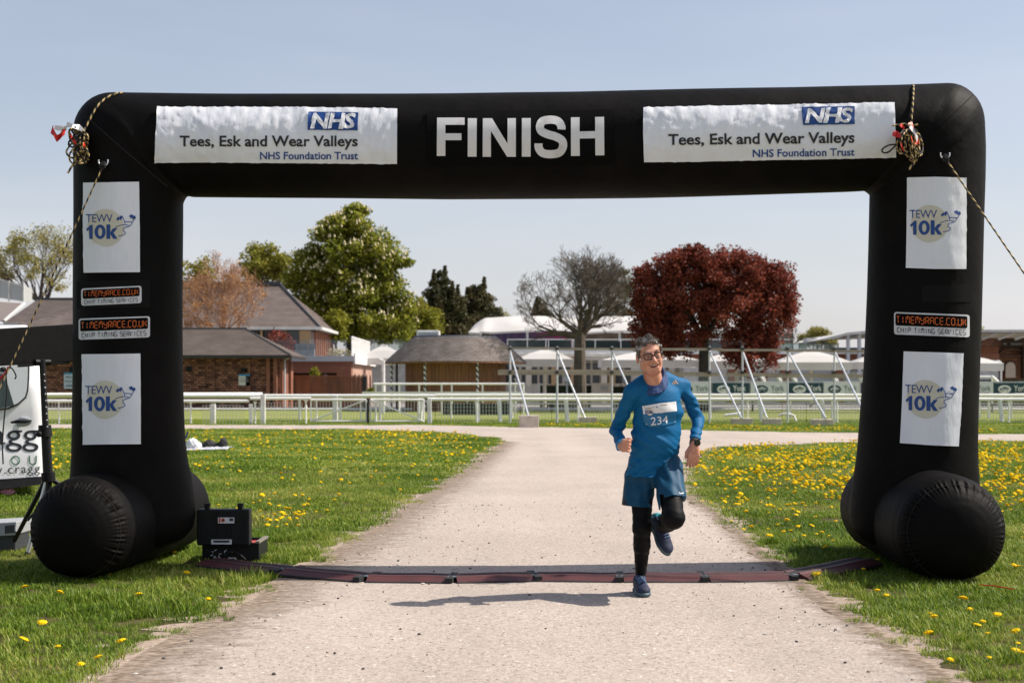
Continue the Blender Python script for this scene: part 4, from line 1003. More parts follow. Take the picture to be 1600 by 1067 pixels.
wi_ = [(-90,640.5),(0,638.5),(13,636.5),(28.5,629.5),(39,620),(42,609),(43.3,590),(43.8,575),(42,562),(29,555),(-90,551)]
mb = MB(); mb.add([vp(x,y,-.018) for x,y in wo_], [tuple(range(len(wo_)))]); mb.build('window_seal', RUBS, van)
mb = MB(); mb.add([vp(x,y,-.026) for x,y in wi_], [tuple(range(len(wi_)))]); wn = mb.build('window', WIN, van)
mb = MB(); mb.add([vp(x,y,-.031) for x,y in ((-60,639.5),(0,638),(22,633),(12,600),(5,575),(-60,570))], [tuple(range(6))]); mb.build('window_dark_reflection' if 0 else 'dark_pane_reflection', mat('dark_reflection_glass', (.06,.08,.08), .06, spec=.7), van)  # dark reflection in the window, laid on as a darker coloured pane
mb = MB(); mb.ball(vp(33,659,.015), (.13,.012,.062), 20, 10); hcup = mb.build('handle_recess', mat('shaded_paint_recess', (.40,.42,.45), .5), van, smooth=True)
mb = MB(); mb.path([vp(17,660,-.05), vp(26,658.5,-.075), vp(40,658,-.075), vp(49,657,-.05)], [.012,.022,.024,.012], 8); mb.build('door_handle', BLACKP, van, smooth=True)
mb = MB(); 
for p_, q_ in (((-330,768),(66,745)),): mb.add([vp(-330,800,-.05), vp(64,757,-.05), vp(66,744,-.02), vp(-330,770,-.02), vp(-330,800,.4), vp(62,757,.4), vp(62,744,.4), vp(-330,770,.4)], [(0,1,2,3),(4,7,6,5),(0,4,5,1),(1,5,6,2),(2,6,7,3),(3,7,4,0)])
mb.build('sill', BLACKP, van)
vb = bvh_of([body]); GRN = mat('green_print', (.02,.12,.055), .5)
def vdec(vf, m, nm='lettering'): o = decal(nm, vf, vb, .006, m, van, 12)
gg = text2d('cragg', .0, 0, 1.0); vdec(fit(gg, ((-65,671.5),(60.5,671.5),(60.5,705.5),(-65,705.5))), DKPRINT)
vdec(fitbox(text2d('O'), 17, 711.5, 31.5, 726.5), GRN); vdec(fitbox(text2d('U'), 45, 711.5, 57.5, 726.5), GRN); vdec(fit(text2d('www.cragg', .0, 0, 1.15), ((-45,732),(62.5,729),(62.5,742),(-45,747))), DKPRINT)
for wx in (-75,-290):
    wc = vp(wx, 602, .12); wc.z = .40; mb = MB(); mb.tube(wc+Vector((0,-.02,-.05)), wc+Vector((0,.2,-.05)), .34, .34, 28); ty = mb.build('tyre', RUB, van, smooth=False)
    mb = MB(); mb.tube(wc+Vector((0,-.035,-.05)), wc+Vector((0,-.01,-.05)), .2, .2, 20); r_ = mb.build('rim', STEEL, None); r_.parent = ty; r_.matrix_parent_inverse = Matrix.Identity(4)
# crouching bits visible below the van: someone's bright shoe and bag on the grass
for nm, c_, lbl, px, py, dd2 in (('blue_bag', (.06,.30,.42), 'small blue bag on the grass below the van', 4, 768, 18.2), ('pink_bag', (.70,.30,.40), 'small pink bag on the grass below the van', 11, 774, 17.6)):
    o_ = SDF((px*0-9,16.5,-.05),(-4,19.5,.5),.02) if 0 else None
    p = at(px,py,dd2); mb = MB(); mb.ball((p.x,p.y,.06), (.09,.06,.05), 14, 9)
    rr = random.Random(px); mb.v = [(x+rr.uniform(-.012,.012), y, max(.005,z+rr.uniform(-.015,.02))) for x,y,z in mb.v]; tag(mb.build(nm, mat(nm, c_, .7), smooth=True), lbl, 'bag')

# ---------------- clothes pile on the lawn ----------------
def lump(name, lo, hi, parts, m, label=None, cat=None, amp=.01, parent=None, seed=1):
    s_ = SDF(lo, hi, .012)
    for kind_, *a in parts:
        getattr(s_, kind_)(*a)
    s_.fn(lambda X,Y,Z: amp*np.sin(X*38+3*np.sin(Z*21+seed))*np.sin(Y*29+Z*33+2*np.sin(X*17))+amp*.5*np.sin(X*80+Z*60))
    return tag(s_.build(name, m, parent, 1), label, cat)
pc = gd(320,703); px_ = lambda x, y, d=30.5: at(x, y, d)
dP = pc.y; q = lambda x, y, o_=0: tuple(at(x, y, dP+o_))
lump('white_bag', (at(280,0,dP).x, dP-.35, -.02), (at(320,0,dP).x, dP+.5, .5), [('ell', q(301,694), (.13,.16,.13)), ('ell', q(292,697), (.14,.15,.08)), ('ell', q(308,697), (.1,.16,.10))], mat('white_cloth', (.72,.71,.72), .8), 'rumpled white bag lying on the lawn behind the left column', 'bag')
lump('black_jacket', (at(305,0,dP).x, dP-.3, -.02), (at(365,0,dP).x, dP+.5, .4), [('rc', q(312,697,.1), q(332,695,.1), .08, .075), ('ell', q(327,694,.1), (.12,.14,.10)), ('ell', q(349,692,.1), (.09,.12,.11)), ('rc', q(335,696,.1), q(350,696,.1), .06, .07)], mat('black_cloth', (.02,.02,.022), .85), 'black jacket bundled on a grey sheet on the lawn', 'jacket')
mb = MB(); a = gd(291,704); b = gd(366,702); n = 26; V = []
for i in range(n+1):
    for j in range(9):
        x = a.x+(b.x-a.x)*i/n; y = a.y-.1+j*.1+.06*math.sin(i*.7); V.append((x, y, .02+.05*abs(math.sin(i*.9+j*1.3))*math.sin(math.pi*j/8)+.02*(i/n)))
mb.add(V, [(i*9+j, (i+1)*9+j, (i+1)*9+j+1, i*9+j+1) for i in range(n) for j in range(8)]); mb.build('x', mat('grey_sheet', (.50,.51,.55), .7), smooth=True)
o = bpy.data.objects['x']; o.name = 'plastic_sheet'; tag(o, 'crumpled pale grey sheet spread under the black jacket', 'sheet')
mb = MB(); mb.path(smoothpts([q(289,686),q(292,680),q(294,674)]), [.02]*17, 8); mb.build('u', [mat('navy_umbrella', (.02,.03,.12), .6)]); o = bpy.data.objects['u']; o.name = 'umbrella'; tag(o, 'folded navy umbrella end poking up beside the white bag', 'umbrella')
# litter by the right foot
mb = MB(); mb.path([gd(1530,925)+Vector((0,0,.05)), gd(1555,928)+Vector((0,0,.055)), gd(1583,932)+Vector((0,0,.05))], .004, 5); tag(mb.build('red_string', REDT), 'short red string in the grass by the right foot of the arch', 'string')
# ---------------- runner ----------------
SKIN = mat('skin', (.60,.30,.20), .48, (.49,.21,.135), 28, bump=.15, bscale=180, bdist=.002, spec=.4)
LIP = mat('lips', (.36,.11,.085), .5); SHIRT = mat('blue_running_shirt', (.0008,.092,.225), .62, (.0014,.112,.265), 130, bump=.35, bscale=60, bdist=.006, stretch=(.35,1,1.6), spec=.2)
SHORT = mat('blue_shorts', (.0012,.045,.095), .6, (.0018,.057,.118), 40, bump=.3, bscale=30, bdist=.006, spec=.3); SHORTD = mat('dark_short_panel', (.004,.010,.02), .6)
LEGG = mat('black_leggings', (.0032,.0032,.0036), .6, bump=.15, bscale=60, spec=.12)
SNOOD = mat('purple_blue_snood', (.006,.022,.085), .75, (.030,.070,.20), 22, detail=8, bump=.3, bscale=60); HAIRT = mat('grey_hair', (.30,.27,.25), .6, (.12,.10,.09), 30, island=.5)
HAIRD = mat('dark_hair', (.05,.04,.035), .6, (.10,.09,.08), 40, island=.3)
man = empty('person', (.845, 9.3, 0), 'man running in a blue top, blue shorts, black leggings, glasses and race number', 'person')
dR = 9.35; J = lambda px, py, d=dR: np.array(at(px, py, d))
SHL, SHR = J(988,611,9.18), J(1066.5,605,9.36)               # shoulders as seen left / right
ELL, WRL = J(963,672,9.34), J(971,697,9.10)
ELR, WRR = J(1091,655,9.44), J(1085,692,9.24)
HPL, HPR = J(1003,728,9.38), J(1043,727,9.34)
KNL, ANL = J(1003,824,9.24), J(1001,901,9.42)
KNR, ANR = J(1052,808,8.98), J(1033,826,9.36)
HC = J(1015,555,9.12)                                       # head centre (eye line)
HR = (Matrix.Rotation(math.radians(7), 3, 'Z') @ Matrix.Rotation(math.radians(-10), 3, 'Y') @ Matrix.Rotation(math.radians(4), 3, 'X'))
hl = lambda x, y, z: np.array(HC)+np.array(HR @ Vector((x, y, z)))
b = SDF((.50, 8.72, 0), (1.28, 9.75, 1.80), .0052)
k = .02
# head
b.ell(hl(0,.018,.038), (.074,.095,.077), HR, .01); b.ell(hl(0,-.026,-.035), (.068,.066,.086), HR, .02); b.rc(hl(-.018,-.062,-.098), hl(.018,-.062,-.098), .021, .021, .02)
for s_ in (-1,1):
    b.rc(hl(s_*.050,-.002,-.062), hl(s_*.022,-.055,-.100), .020, .018, .022); b.ell(hl(s_*.040,-.064,-.030), (.020,.020,.018), HR, .018)
    b.ell(hl(s_*.036,-.070,-.052), (.016,.018,.016), HR, .014)
b.rc(hl(-.036,-.072,.022), hl(.036,-.072,.022), .017, .017, .014)
for s_ in (-1,1): b.ell(hl(s_*.031,-.098,-.001), (.017,.017,.0095), HR, .010, True)
for s_ in (-1,1): b.ell(hl(s_*.031,-.079,-.001), (.015,.010,.010), HR, .003)
b.rc(hl(0,-.088,.010), hl(0,-.111,-.030), .0090, .0140, .010)
for s_ in (-1,1): b.ell(hl(s_*.013,-.100,-.033), (.0085,.011,.008), HR, .006)
b.rc(hl(-.024,-.084,-.053), hl(.024,-.084,-.053), .008, .008, .008); b.rc(hl(-.020,-.084,-.078), hl(.020,-.084,-.078), .009, .009, .008)
b.ell(hl(0,-.098,-.0645), (.031,.020,.0085), HR, .003, True); b.ell(hl(-.024,-.092,-.061), (.009,.014,.005), HR, .003, True); b.ell(hl(.024,-.092,-.061), (.009,.014,.005), HR, .003, True)
for s_ in (-1,1):
    b.rc(hl(s_*.030,-.089,-.040), hl(s_*.042,-.078,-.062), .0035, .003, .006, True)
    Re = HR @ Matrix.Rotation(math.radians(s_*-22), 3, 'Z') if 0 else HR
    b.ell(hl(s_*.080,.012,-.012), (.010,.019,.031), Re, .006); b.ell(hl(s_*.090,.006,-.008), (.006,.010,.019), Re, .004, True)
b.rc(hl(0,.020,-.055), J(1024,612,9.25), .056, .062, .03)
# torso, arms and legs under the clothes
b.loft([(at(0,735,dR).z,.925,9.36,.125,.085),(at(0,690,dR).z,.942,9.335,.130,.085),(at(0,650,dR).z,.950,9.295,.125,.08),(at(0,625,dR).z,.952,9.275,.11,.075),(at(0,606,dR).z,.950,9.265,.08,.055)], .01, math.radians(22))
b.rc(SHL, SHR, .030, .030, .01); b.rc(SHL, ELL, .030, .028, .005); b.rc(SHR, ELR, .030, .028, .005)
b.rc(ELL, WRL, .028, .024, .005); b.rc(ELR, WRR, .028, .024, .005)
b.rc(HPL, KNL, .075, .045, .03); b.rc(HPR, KNR, .075, .050, .03); b.rc(KNL, J(1003,852,9.33), .040, .038, .02); b.rc(J(1003,852,9.34), ANL, .038, .024, .02); b.rc(KNR, ANR, .045, .031, .02)
b.rc(ANL, J(1001,908,9.38), .026, .028, .02); b.rc(J(1001,916,9.40), J(1003,921,9.27), .026, .016, .02); b.rc(ANR, J(1036,838,9.37), .026, .024, .015)
# his right hand (picture left): fist, thumb uppermost
f = np.array(Vector((.22,-1,.10)).normalized()); u = np.array(Vector((.05,.1,1)).normalized()); sv = np.cross(f, u); sv = sv/np.linalg.norm(sv); sv = sv if sv[0] > 0 else -sv
W0 = WRL; h3 = lambda a_, c_, e_: W0 + f*a_ + u*c_ + sv*e_
b.rc(W0, h3(.03,0,.002), .024, .026, .015); b.ell(h3(.050,.0,.004), (.024,.044,.040), None, .015)
for i in range(4):
    z_ = .031-.0205*i; K_ = h3(.082-.004*i, z_, -.012); A_ = h3(.094-.005*i, z_-.002, .018); B_ = h3(.068-.004*i, z_-.003, .036); C_ = h3(.048, z_-.003, .022); r_ = .0112-.0007*i
    b.rc(h3(.055, z_*.9, -.004), K_, .013, .0125, .006); b.rc(K_, A_, r_+.001, r_, .003); b.rc(A_, B_, r_, r_*.92, .003); b.rc(B_, C_, r_*.92, r_*.85, .003)
b.rc(h3(.022,.022,.012), h3(.055,.042,.026), .015, .012, .008); b.rc(h3(.055,.042,.026), h3(.085,.040,.036), .0118, .0102, .003)
# his left hand (picture right): relaxed, back of the hand to the camera
dn = np.array(Vector((-.06,-.12,-1)).normalized()); lt = np.array(Vector((-1,-.15,.06)).normalized()); bk = np.cross(dn, lt); bk = bk/np.linalg.norm(bk); bk = bk if bk[1] > 0 else -bk
W1 = WRR; g3 = lambda a_, c_, e_: W1 + dn*a_ + lt*c_ + bk*e_
b.rc(W1, g3(.03,0,0), .024, .025, .015)
for i, (o_, L1) in enumerate(((.030,.040),(.010,.044),(-.010,.041),(-.029,.033))):
    K_ = g3(.088-.004*abs(i-1), o_, 0); b.rc(g3(.03, o_*.5, 0), K_, .017, .0125, .014)
    A_ = g3(.088+L1*.85, o_*1.12, .012+.004*i); B_ = g3(.088+L1*1.35, o_*1.12, .030+.004*i); C_ = g3(.088+L1*1.5, o_*1.1, .048)
    b.rc(K_, A_, .0108, .0098, .004); b.rc(A_, B_, .0098, .009, .003); b.rc(B_, C_, .009, .0082, .003)
b.rc(g3(.022,.018,.006), g3(.062,.044,.016), .015, .012, .008); b.rc(g3(.062,.044,.016), g3(.094,.046,.024), .0115, .0098, .003)
body_ = b.build('body', [SKIN, LIP], man, 1)
# lips get their own colour
HRi = np.array(HR).T; co = np.zeros(len(body_.data.vertices)*3); body_.data.vertices.foreach_get('co', co); co = co.reshape(-1,3); lc = (co-np.array(HC)) @ np.array(HR)
pol = np.zeros(len(body_.data.polygons)*3); body_.data.polygons.foreach_get('center', pol); pl = (pol.reshape(-1,3)-np.array(HC)) @ np.array(HR)
lipm = ((pl[:,0]/.026)**2+((pl[:,2]+.0645)/.0135)**2 < 1)&(pl[:,1] < -.072); body_.data.polygons.foreach_set('material_index', lipm.astype(np.int32))
def child(o, p=man): return o
# eyes, teeth, brows
for s_ in (-1,1):
    mb = MB(); mb.ball(hl(s_*.031,-.0800,-.0005), (.0125,.0120,.0034), 14, 10, HR); ey = mb.build('eye', mat('eye_white', (.26,.22,.20), .3) if 'eye_white' not in bpy.data.materials else bpy.data.materials['eye_white'], man, smooth=True)
    mb = MB(); mb.ball(hl(s_*.031+.001,-.0905,-.0005), (.0052,.002,.0030), 12, 8, HR); i_ = mb.build('iris', bpy.data.materials.get('iris') or mat('iris', (.02,.014,.01), .2), None, smooth=True); i_.parent = ey; i_.matrix_parent_inverse = Matrix.Identity(4)
mb = MB(); mb.ball(hl(0,-.086,-.0605), (.022,.008,.0030), 14, 8, HR); mb.build('teeth', mat('teeth', (.66,.62,.55), .3), man, smooth=True)
mb = MB(); mb.ball(hl(0,-.082,-.066), (.024,.006,.006), 14, 8, HR); mb.build('mouth_interior', mat('mouth_dark', (.03,.01,.01), .7), man, smooth=True)
rr = random.Random(3)
for s_ in (-1,1):
    mb = MB()
    for i in range(60):
        t = rr.random(); x = s_*(.014+.036*t); z = .0235+.007*math.sin(t*2.6)+rr.uniform(-.0035,.0035); p = hl(x, -.0895+.012*t*t, z); q_ = hl(x+s_*.006, -.092+.013*t*t, z+.001); mb.tube(p, q_, .0009, .0003, 3, False)
    mb.build('eyebrow', HAIRD, man)
# hair: close cap plus tufts
h = SDF(np.array(HC)-.17, np.array(HC)+.17, .0042)
h.ell(hl(0,.020,.040), (.0775,.100,.079), HR, .01); h.ell(hl(.004,-.020,.080), (.050,.050,.026), HR, .015)
h.plane(hl(0,-.054,.070), HR @ Vector((0,-1,-.62)))                       # forehead hairline
h.plane(hl(0,.04,-.045), HR @ Vector((0,-.45,-1)))
for s_ in (-1,1): h.rc(hl(s_*.076,-.008,-.02), hl(s_*.072,-.028,.05), .006, .012, .006)
for s_ in (-1,1): h.ell(hl(s_*.085,.010,-.020), (.02,.026,.036), HR, .004, True)
h.fn(lambda X,Y,Z: .0022*np.sin(X*420+2*np.sin(Z*160))*np.sin(Y*300+Z*260))
cap = h.build('hair', [HAIRT, HAIRD], man, 1)
pol = np.zeros(len(cap.data.polygons)*3); cap.data.polygons.foreach_get('center', pol); pl = (pol.reshape(-1,3)-np.array(HC)) @ np.array(HR); cap.data.polygons.foreach_set('material_index', (pl[:,2] < .055+.01*np.sin(pl[:,1]*200)).astype(np.int32))
mb = MB()
for i in range(1500):
    a_ = rr.uniform(0,6.283); q_ = math.sqrt(rr.random()); x = .074*q_*math.cos(a_); y = .012+.086*q_*math.sin(a_); 
    if y < -.066: continue
    zz = .040+.080*math.sqrt(max(0,1-(x/.083)**2-((y-.022)/.102)**2)); base = hl(x,y,zz-.004); ln = rr.uniform(.007,.016)*(1 if y < .03 else .6)
    tip = hl(x+rr.uniform(-.007,.007)+x*.06, y-.006+rr.uniform(-.012,.008), zz+ln*.8+.01*math.sin(x*90)); mb.mt(1 if zz < .085 and rr.random() < .7 else 0); mb.tube(base, tip, .0028, .0004, 3, False)
mb.build('hair_tufts', [HAIRT, HAIRD], man)
# glasses
GL = mat('spectacle_frame', (.012,.010,.014), .25); mb = MB(); LN = []
for s_ in (-1,1):
    P = []
    for cx_, cz_, a0 in ((.017,.010,0),(-.017,.010,90),(-.015,-.010,180),(.015,-.010,270)):
        for i in range(5): a_ = math.radians(a0+90*i/4); P.append((cx_+.009*math.cos(a_), cz_+.0075*math.sin(a_)))
    pts = [hl(s_*.034+x, -.104+.006*abs(s_*.034+x)/.06, .001+z) for x, z in P]; mb.path([Vector(p) for p in pts]+[Vector(pts[0])], .0030, 6, False); LN.append(pts)
    mb.path([Vector(hl(s_*.056,-.099,.010)), Vector(hl(s_*.069,-.080,.008)), Vector(hl(s_*.079,-.01,.004)), Vector(hl(s_*.084,.02,-.004))], [.0022,.002,.002,.0018], 6)
    mb.path([Vector(hl(s_*-.01*0+s_*.052,-.101,.0155)), Vector(hl(s_*.034,-.1045,.0185)), Vector(hl(s_*.014,-.105,.0155))], .0026, 6)
mb.path([Vector(hl(-.010,-.105,.006)), Vector(hl(0,-.108,.009)), Vector(hl(.010,-.105,.006))], .0022, 6)
gls = mb.build('glasses', GL, man, smooth=True)
LM = mat('spectacle_lens', (.10,.11,.12), .03, spec=.4, alpha=.12)
for pts in LN:
    mb = MB(); mb.add(pts, [tuple(range(len(pts)))]); l_ = mb.build('lens', LM, None); l_.parent = gls; l_.matrix_parent_inverse = Matrix.Identity(4)
# shirt
zz = lambda py: at(0, py, dR).z
s = SDF((.50, 8.95, .78), (1.30, 9.62, 1.50), .0055)
s.loft([(zz(744),.928,9.365,.188,.128),(zz(734),.928,9.36,.183,.124),(zz(715),.935,9.345,.170,.120),(zz(690),.942,9.33,.172,.124),(zz(665),.948,9.31,.170,.124),(zz(645),.955,9.29,.172,.124),(zz(625),.957,9.27,.160,.113),(zz(610),.952,9.26,.128,.09),(zz(600),.945,9.25,.092,.072),(zz(592),.938,9.27,.088,.070),(zz(584),.936,9.28,.070,.062)], .02, math.radians(25))
s.rc(J(1006,597,9.24), SHL, .052, .045, .03); s.rc(J(1040,593,9.29), SHR, .052, .045, .03)
s.rc(SHL+np.array([.012,0,-.004]), SHR+np.array([-.012,0,-.004]), .047, .047, .045); s.rc(SHL, ELL, .050, .044, .02); s.rc(SHR, ELR, .047, .041, .02)
s.rc(ELL, WRL+(ELL-WRL)*.08, .044, .033, .012); s.rc(ELR, WRR+(ELR-WRR)*.04, .041, .034, .012)
s.ell(J(1024,690,9.28), (.12,.09,.10), None, .06)
def wr(X,Y,Z):
    w1 = .0028*np.sin(62*(Z+.55*X)+3*np.sin(9*X+5*Z))*(.5+.5*np.sin(7*X-11*Z+1)); w2 = .0035*np.sin(95*(Z-.6*X)+2.5*np.sin(13*X)+Y*20)*np.clip((1.0-Z)*4,0,1.2)
    aR = np.exp(-(((X-(ELR[0]))/.09)**2))*.0045*np.sin(110*Z+40*X+2*np.sin(30*Z)); aL = np.exp(-(((X-ELL[0])/.08)**2))*.0045*np.sin(105*Z-40*X)
    return 2.1*(w1+w2)+.8*(aR+aL)+.0022*np.sin(140*Z+60*X+3*np.sin(18*X))*np.clip((1.12-Z)*5,0,1)+0*Y
s.fn(wr)
def cutend(s_, W_, E_, t_):      # cuff plane, only near the wrist
    n_ = (W_-E_)/np.linalg.norm(W_-E_); p_ = W_+n_*t_; X,Y,Z = s_.ax[0][:,None,None], s_.ax[1][None,:,None], s_.ax[2][None,None,:]
    near_ = (X-W_[0])**2+(Y-W_[1])**2+(Z-W_[2])**2 < .085**2; d_ = (X-p_[0])*n_[0]+(Y-p_[1])*n_[1]+(Z-p_[2])*n_[2]
    s_.v = np.where(near_, np.maximum(s_.v, d_), s_.v).astype(np.float32)
cutend(s, WRL, ELL, -.010); cutend(s, WRR, ELR, -.022)
shirt = s.build('shirt', SHIRT, man, 1)
# snood
n_ = SDF((.72,9.0,1.28),(1.12,9.42,1.62),.005)
nb = J(1022,594,9.23)
def tor(c_, rx, ry, r, tilt, k_):
    P = [np.array(c_)+np.array([math.cos(t)*rx, math.sin(t)*ry, -tilt*math.sin(t)*-1*ry + .17*rx*math.cos(t)]) for t in [6.2832*i/22 for i in range(23)]]
    for a_, b_ in zip(P[:-1], P[1:]): n_.rc(a_, b_, r, r, k_)
tor(nb+np.array([.002,.0,.034]), .064, .060, .010, .95, .006); tor(nb+np.array([.001,-.003,.016]), .070, .065, .010, .95, .006); tor(nb+np.array([.0,-.004,-.004]), .076, .070, .011, .92, .007); tor(nb+np.array([-.002,-.006,-.020]), .082, .075, .010, .9, .007)
n_.fn(lambda X,Y,Z: .0012*np.sin(60*X+90*Y)+0*Z)
n_.build('snood', SNOOD, man, 1)
# shorts
q = SDF((.60,8.85,.45),(1.25,9.65,.97),.0058)
q.loft([(zz(760),.932,9.375,.168,.125),(zz(745),.932,9.37,.172,.124),(zz(730),.932,9.365,.166,.120),(zz(715),.935,9.36,.150,.105)], .02)
q.rc(HPL+np.array([.0,0,-.01]), J(994,800,9.30), .098, .104, .03); q.rc(HPR+np.array([.004,0,-.01]), J(1051,793,9.06), .098, .094, .03)
q.fn(lambda X,Y,Z: .004*np.sin(55*Z+30*X+3*np.sin(12*X))*(.4+.6*np.sin(9*Z+8*X))+.003*np.sin(90*X+10*Z)+0*Y)
def hem(p_, nn, x_lo, x_hi):
    X,Y,Z = q.ax[0][:,None,None], q.ax[1][None,:,None], q.ax[2][None,None,:]; nn = np.array(Vector(nn).normalized()); d_ = (X-p_[0])*nn[0]+(Y-p_[1])*nn[1]+(Z-p_[2])*nn[2]
    mk = (X > x_lo)&(X <= x_hi)&(Z < .83); q.v = np.where(mk, np.maximum(q.v, d_), q.v).astype(np.float32)
hem(J(992,791,9.3), (-.10,-.05,-1), -9, at(1024,0,dR).x); hem(J(1052,777,9.05), (.1,-.45,-1), at(1024,0,dR).x, 9)
hem(J(1040,781,9.3), (0,0,-1), at(1024,0,dR).x, 9); hem(J(1032,772,9.1), (0,0,-1), at(1024,0,dR).x, at(1036,0,9.1).x)
q.plane(J(1020,788,9.35), (0,0,-1)) if 0 else q.plane(J(1020,791.5,9.3), (0,.12,-1))
sh = q.build('shorts', [SHORT, SHORTD], man, 1)
pol = np.zeros(len(sh.data.polygons)*3); sh.data.polygons.foreach_get('center', pol); pol = pol.reshape(-1,3); pxs = CX+pol[:,0]*F/pol[:,1]; pys = HY-(pol[:,2]-CH)*F/pol[:,1]
sh.data.polygons.foreach_set('material_index', ((pxs < 969+(pys-765)*.55)&(pys > 762)).astype(np.int32))
# leggings
l_ = SDF((.60,8.82,.10),(1.25,9.65,.90),.0055)
l_.rc(HPL, KNL, .088, .057, .03); l_.rc(KNL, J(1003,852,9.31), .056, .057, .025); l_.rc(J(1003,852,9.33), ANL+np.array([0,0,.012]), .055, .034, .015); l_.ell(KNL+np.array([0,-.012,.0]), (.048,.04,.05), None, .03)
l_.rc(HPR, KNR, .088, .066, .03); l_.ell(KNR+np.array([.002,-.01,-.008]), (.062,.05,.060), None, .03); l_.rc(KNR, KNR+(ANR-KNR)*.45, .062, .060, .03); l_.rc(KNR+(ANR-KNR)*.45, ANR-(ANR-KNR)*.12, .058, .037, .02)
l_.fn(lambda X,Y,Z: .0018*np.sin(120*Z+20*X)*np.sin(30*Z+10*X)+0*Y)
l_.build('leggings', LEGG, man, 1)
mb = MB(); c_ = J(989.5,850,9.22); mb.obox(c_, .012,.002,.003, Matrix.Identity(3)); mb.obox(c_, .003,.002,.012, Matrix.Identity(3)); mb.build('leggings_mark', mat('grey_mark', (.3,.3,.3), .5), man)
# shoes
NAVS = mat('navy_mesh_shoe', (.006,.011,.034), .7, (.012,.022,.06), 60, bump=.4, bscale=160); SOLE = mat('teal_grey_sole', (.10,.15,.15), .6, (.03,.06,.09), 14); CYAN = mat('cyan_heel', (.05,.34,.42), .5); LACE = mat('laces', (.10,.17,.28), .7)
def shoe(C_, L_, U_, lbl, cyanheel):
    L_ = Vector(L_).normalized(); U_ = Vector(U_); U_ = (U_-L_*U_.dot(L_)).normalized(); W_ = L_.cross(U_); R_ = Matrix((L_, W_, U_)).transposed(); C_ = Vector(C_)
    t = lambda x, y, z: np.array(C_+R_ @ Vector((x,y,z)))
    a = SDF(np.array(C_)-.24, np.array(C_)+.24, .005)
    a.ell(t(-.095,0,.050), (.048,.036,.050), R_, .02); a.rc(t(-.095,0,.085), t(-.06,0,.092), .030, .034, .02); a.rc(t(-.06,0,.072), t(.055,.002,.045), .040, .036, .025); a.ell(t(.085,.003,.036), (.062,.047,.032), R_, .02); a.ell(t(.02,0,.035), (.075,.042,.035), R_, .02)
    a.rc(t(-.078,0,.150), t(-.078,0,.105), .030, .029, .004, True); a.plane(t(0,0,.018), R_ @ Vector((0,0,-1))); 
    o_ = a.build('shoe', [NAVS, CYAN], man, 1); o_['label'] = lbl
    pol = np.zeros(len(o_.data.polygons)*3); o_.data.polygons.foreach_get('center', pol); pl = (pol.reshape(-1,3)-np.array(C_)) @ np.array(R_)
    if cyanheel: o_.data.polygons.foreach_set('material_index', (pl[:,0] < -.112+.3*(pl[:,2]-.05)).astype(np.int32))
    a = SDF(np.array(C_)-.24, np.array(C_)+.24, .005)
    a.ell(t(-.085,0,.012), (.060,.040,.030), R_, .01); a.ell(t(.07,.003,.012), (.085,.052,.028), R_, .03); a.rc(t(-.08,0,.012), t(.06,0,.012), .030, .034, .03); a.plane(t(0,0,.028), R_ @ Vector((0,0,1))); a.plane(t(0,0,.0), R_ @ Vector((-.0,0,-1)))
    so = a.build('sole', SOLE, None, 1); so.parent = o_; so.matrix_parent_inverse = Matrix.Identity(4)
    mb = MB()
    for i in range(6):
        x = -.035+.017*i; z = .118-.27*(x+.06); mb.path([Vector(t(x,-.027,z-.012)), Vector(t(x+.004,0,z+.003)), Vector(t(x,.027,z-.012))], .0035, 6)
        mb.path([Vector(t(x,-.024,z-.010)), Vector(t(x+.017,.024,z-.016))], .0028, 6)
    mb.path(smoothpts([t(-.04,0,.104), t(-.03,.025,.112), t(-.02,.030,.098)]), .003, 6); mb.path(smoothpts([t(-.04,0,.104), t(-.03,-.025,.112), t(-.018,-.030,.098)]), .003, 6)
    la = mb.build('laces', LACE, None, smooth=True); la.parent = o_; la.matrix_parent_inverse = Matrix.Identity(4)
shoe((J(1002,0,9.34)[0], 9.345, .012), (.10,-1,-.0), (0,0,1), 'planted navy running shoe on the ground', False)
tL = Vector(J(1051,868,9.28))-Vector(J(1022,812,9.40)); cm_ = (Vector(J(1050,866,9.28))+Vector(J(1022,812,9.40)))/2
shoe(cm_+Vector((-.03,.035,0)), tL, Vector((.55,-.75,.30)), 'raised navy running shoe with cyan heel', True)
# watch
ax_ = Vector(WRR-ELR).normalized(); wc = Vector(WRR)-ax_*.004; R_ = ax_.to_track_quat('Z','Y').to_matrix()
mb = MB(); mb.tube(wc-ax_*.012, wc+ax_*.012, .0335, .0335, 20); wt = mb.build('watch', RUB, man, smooth=False)
mb = MB(); fd = Vector((.45,-1,0)).normalized(); cf = wc+fd*.032; mb.tube(cf, cf+fd*.010, .022, .021, 20); mb.tube(cf+fd*.010, cf+fd*.0115, .018, .018, 20); w2 = mb.build('watch_face', mat('watch_glass', (.01,.01,.012), .1), None); w2.parent = wt; w2.matrix_parent_inverse = Matrix.Identity(4)
mb = MB(); mb.tube(Vector(WRL)-Vector(WRL-ELL).normalized()*.020, Vector(WRL)-Vector(WRL-ELL).normalized()*.008, .037, .036, 18); mb.build('cuff_band', mat('cyan_cuff', (.01,.20,.42), .6), man, smooth=True)
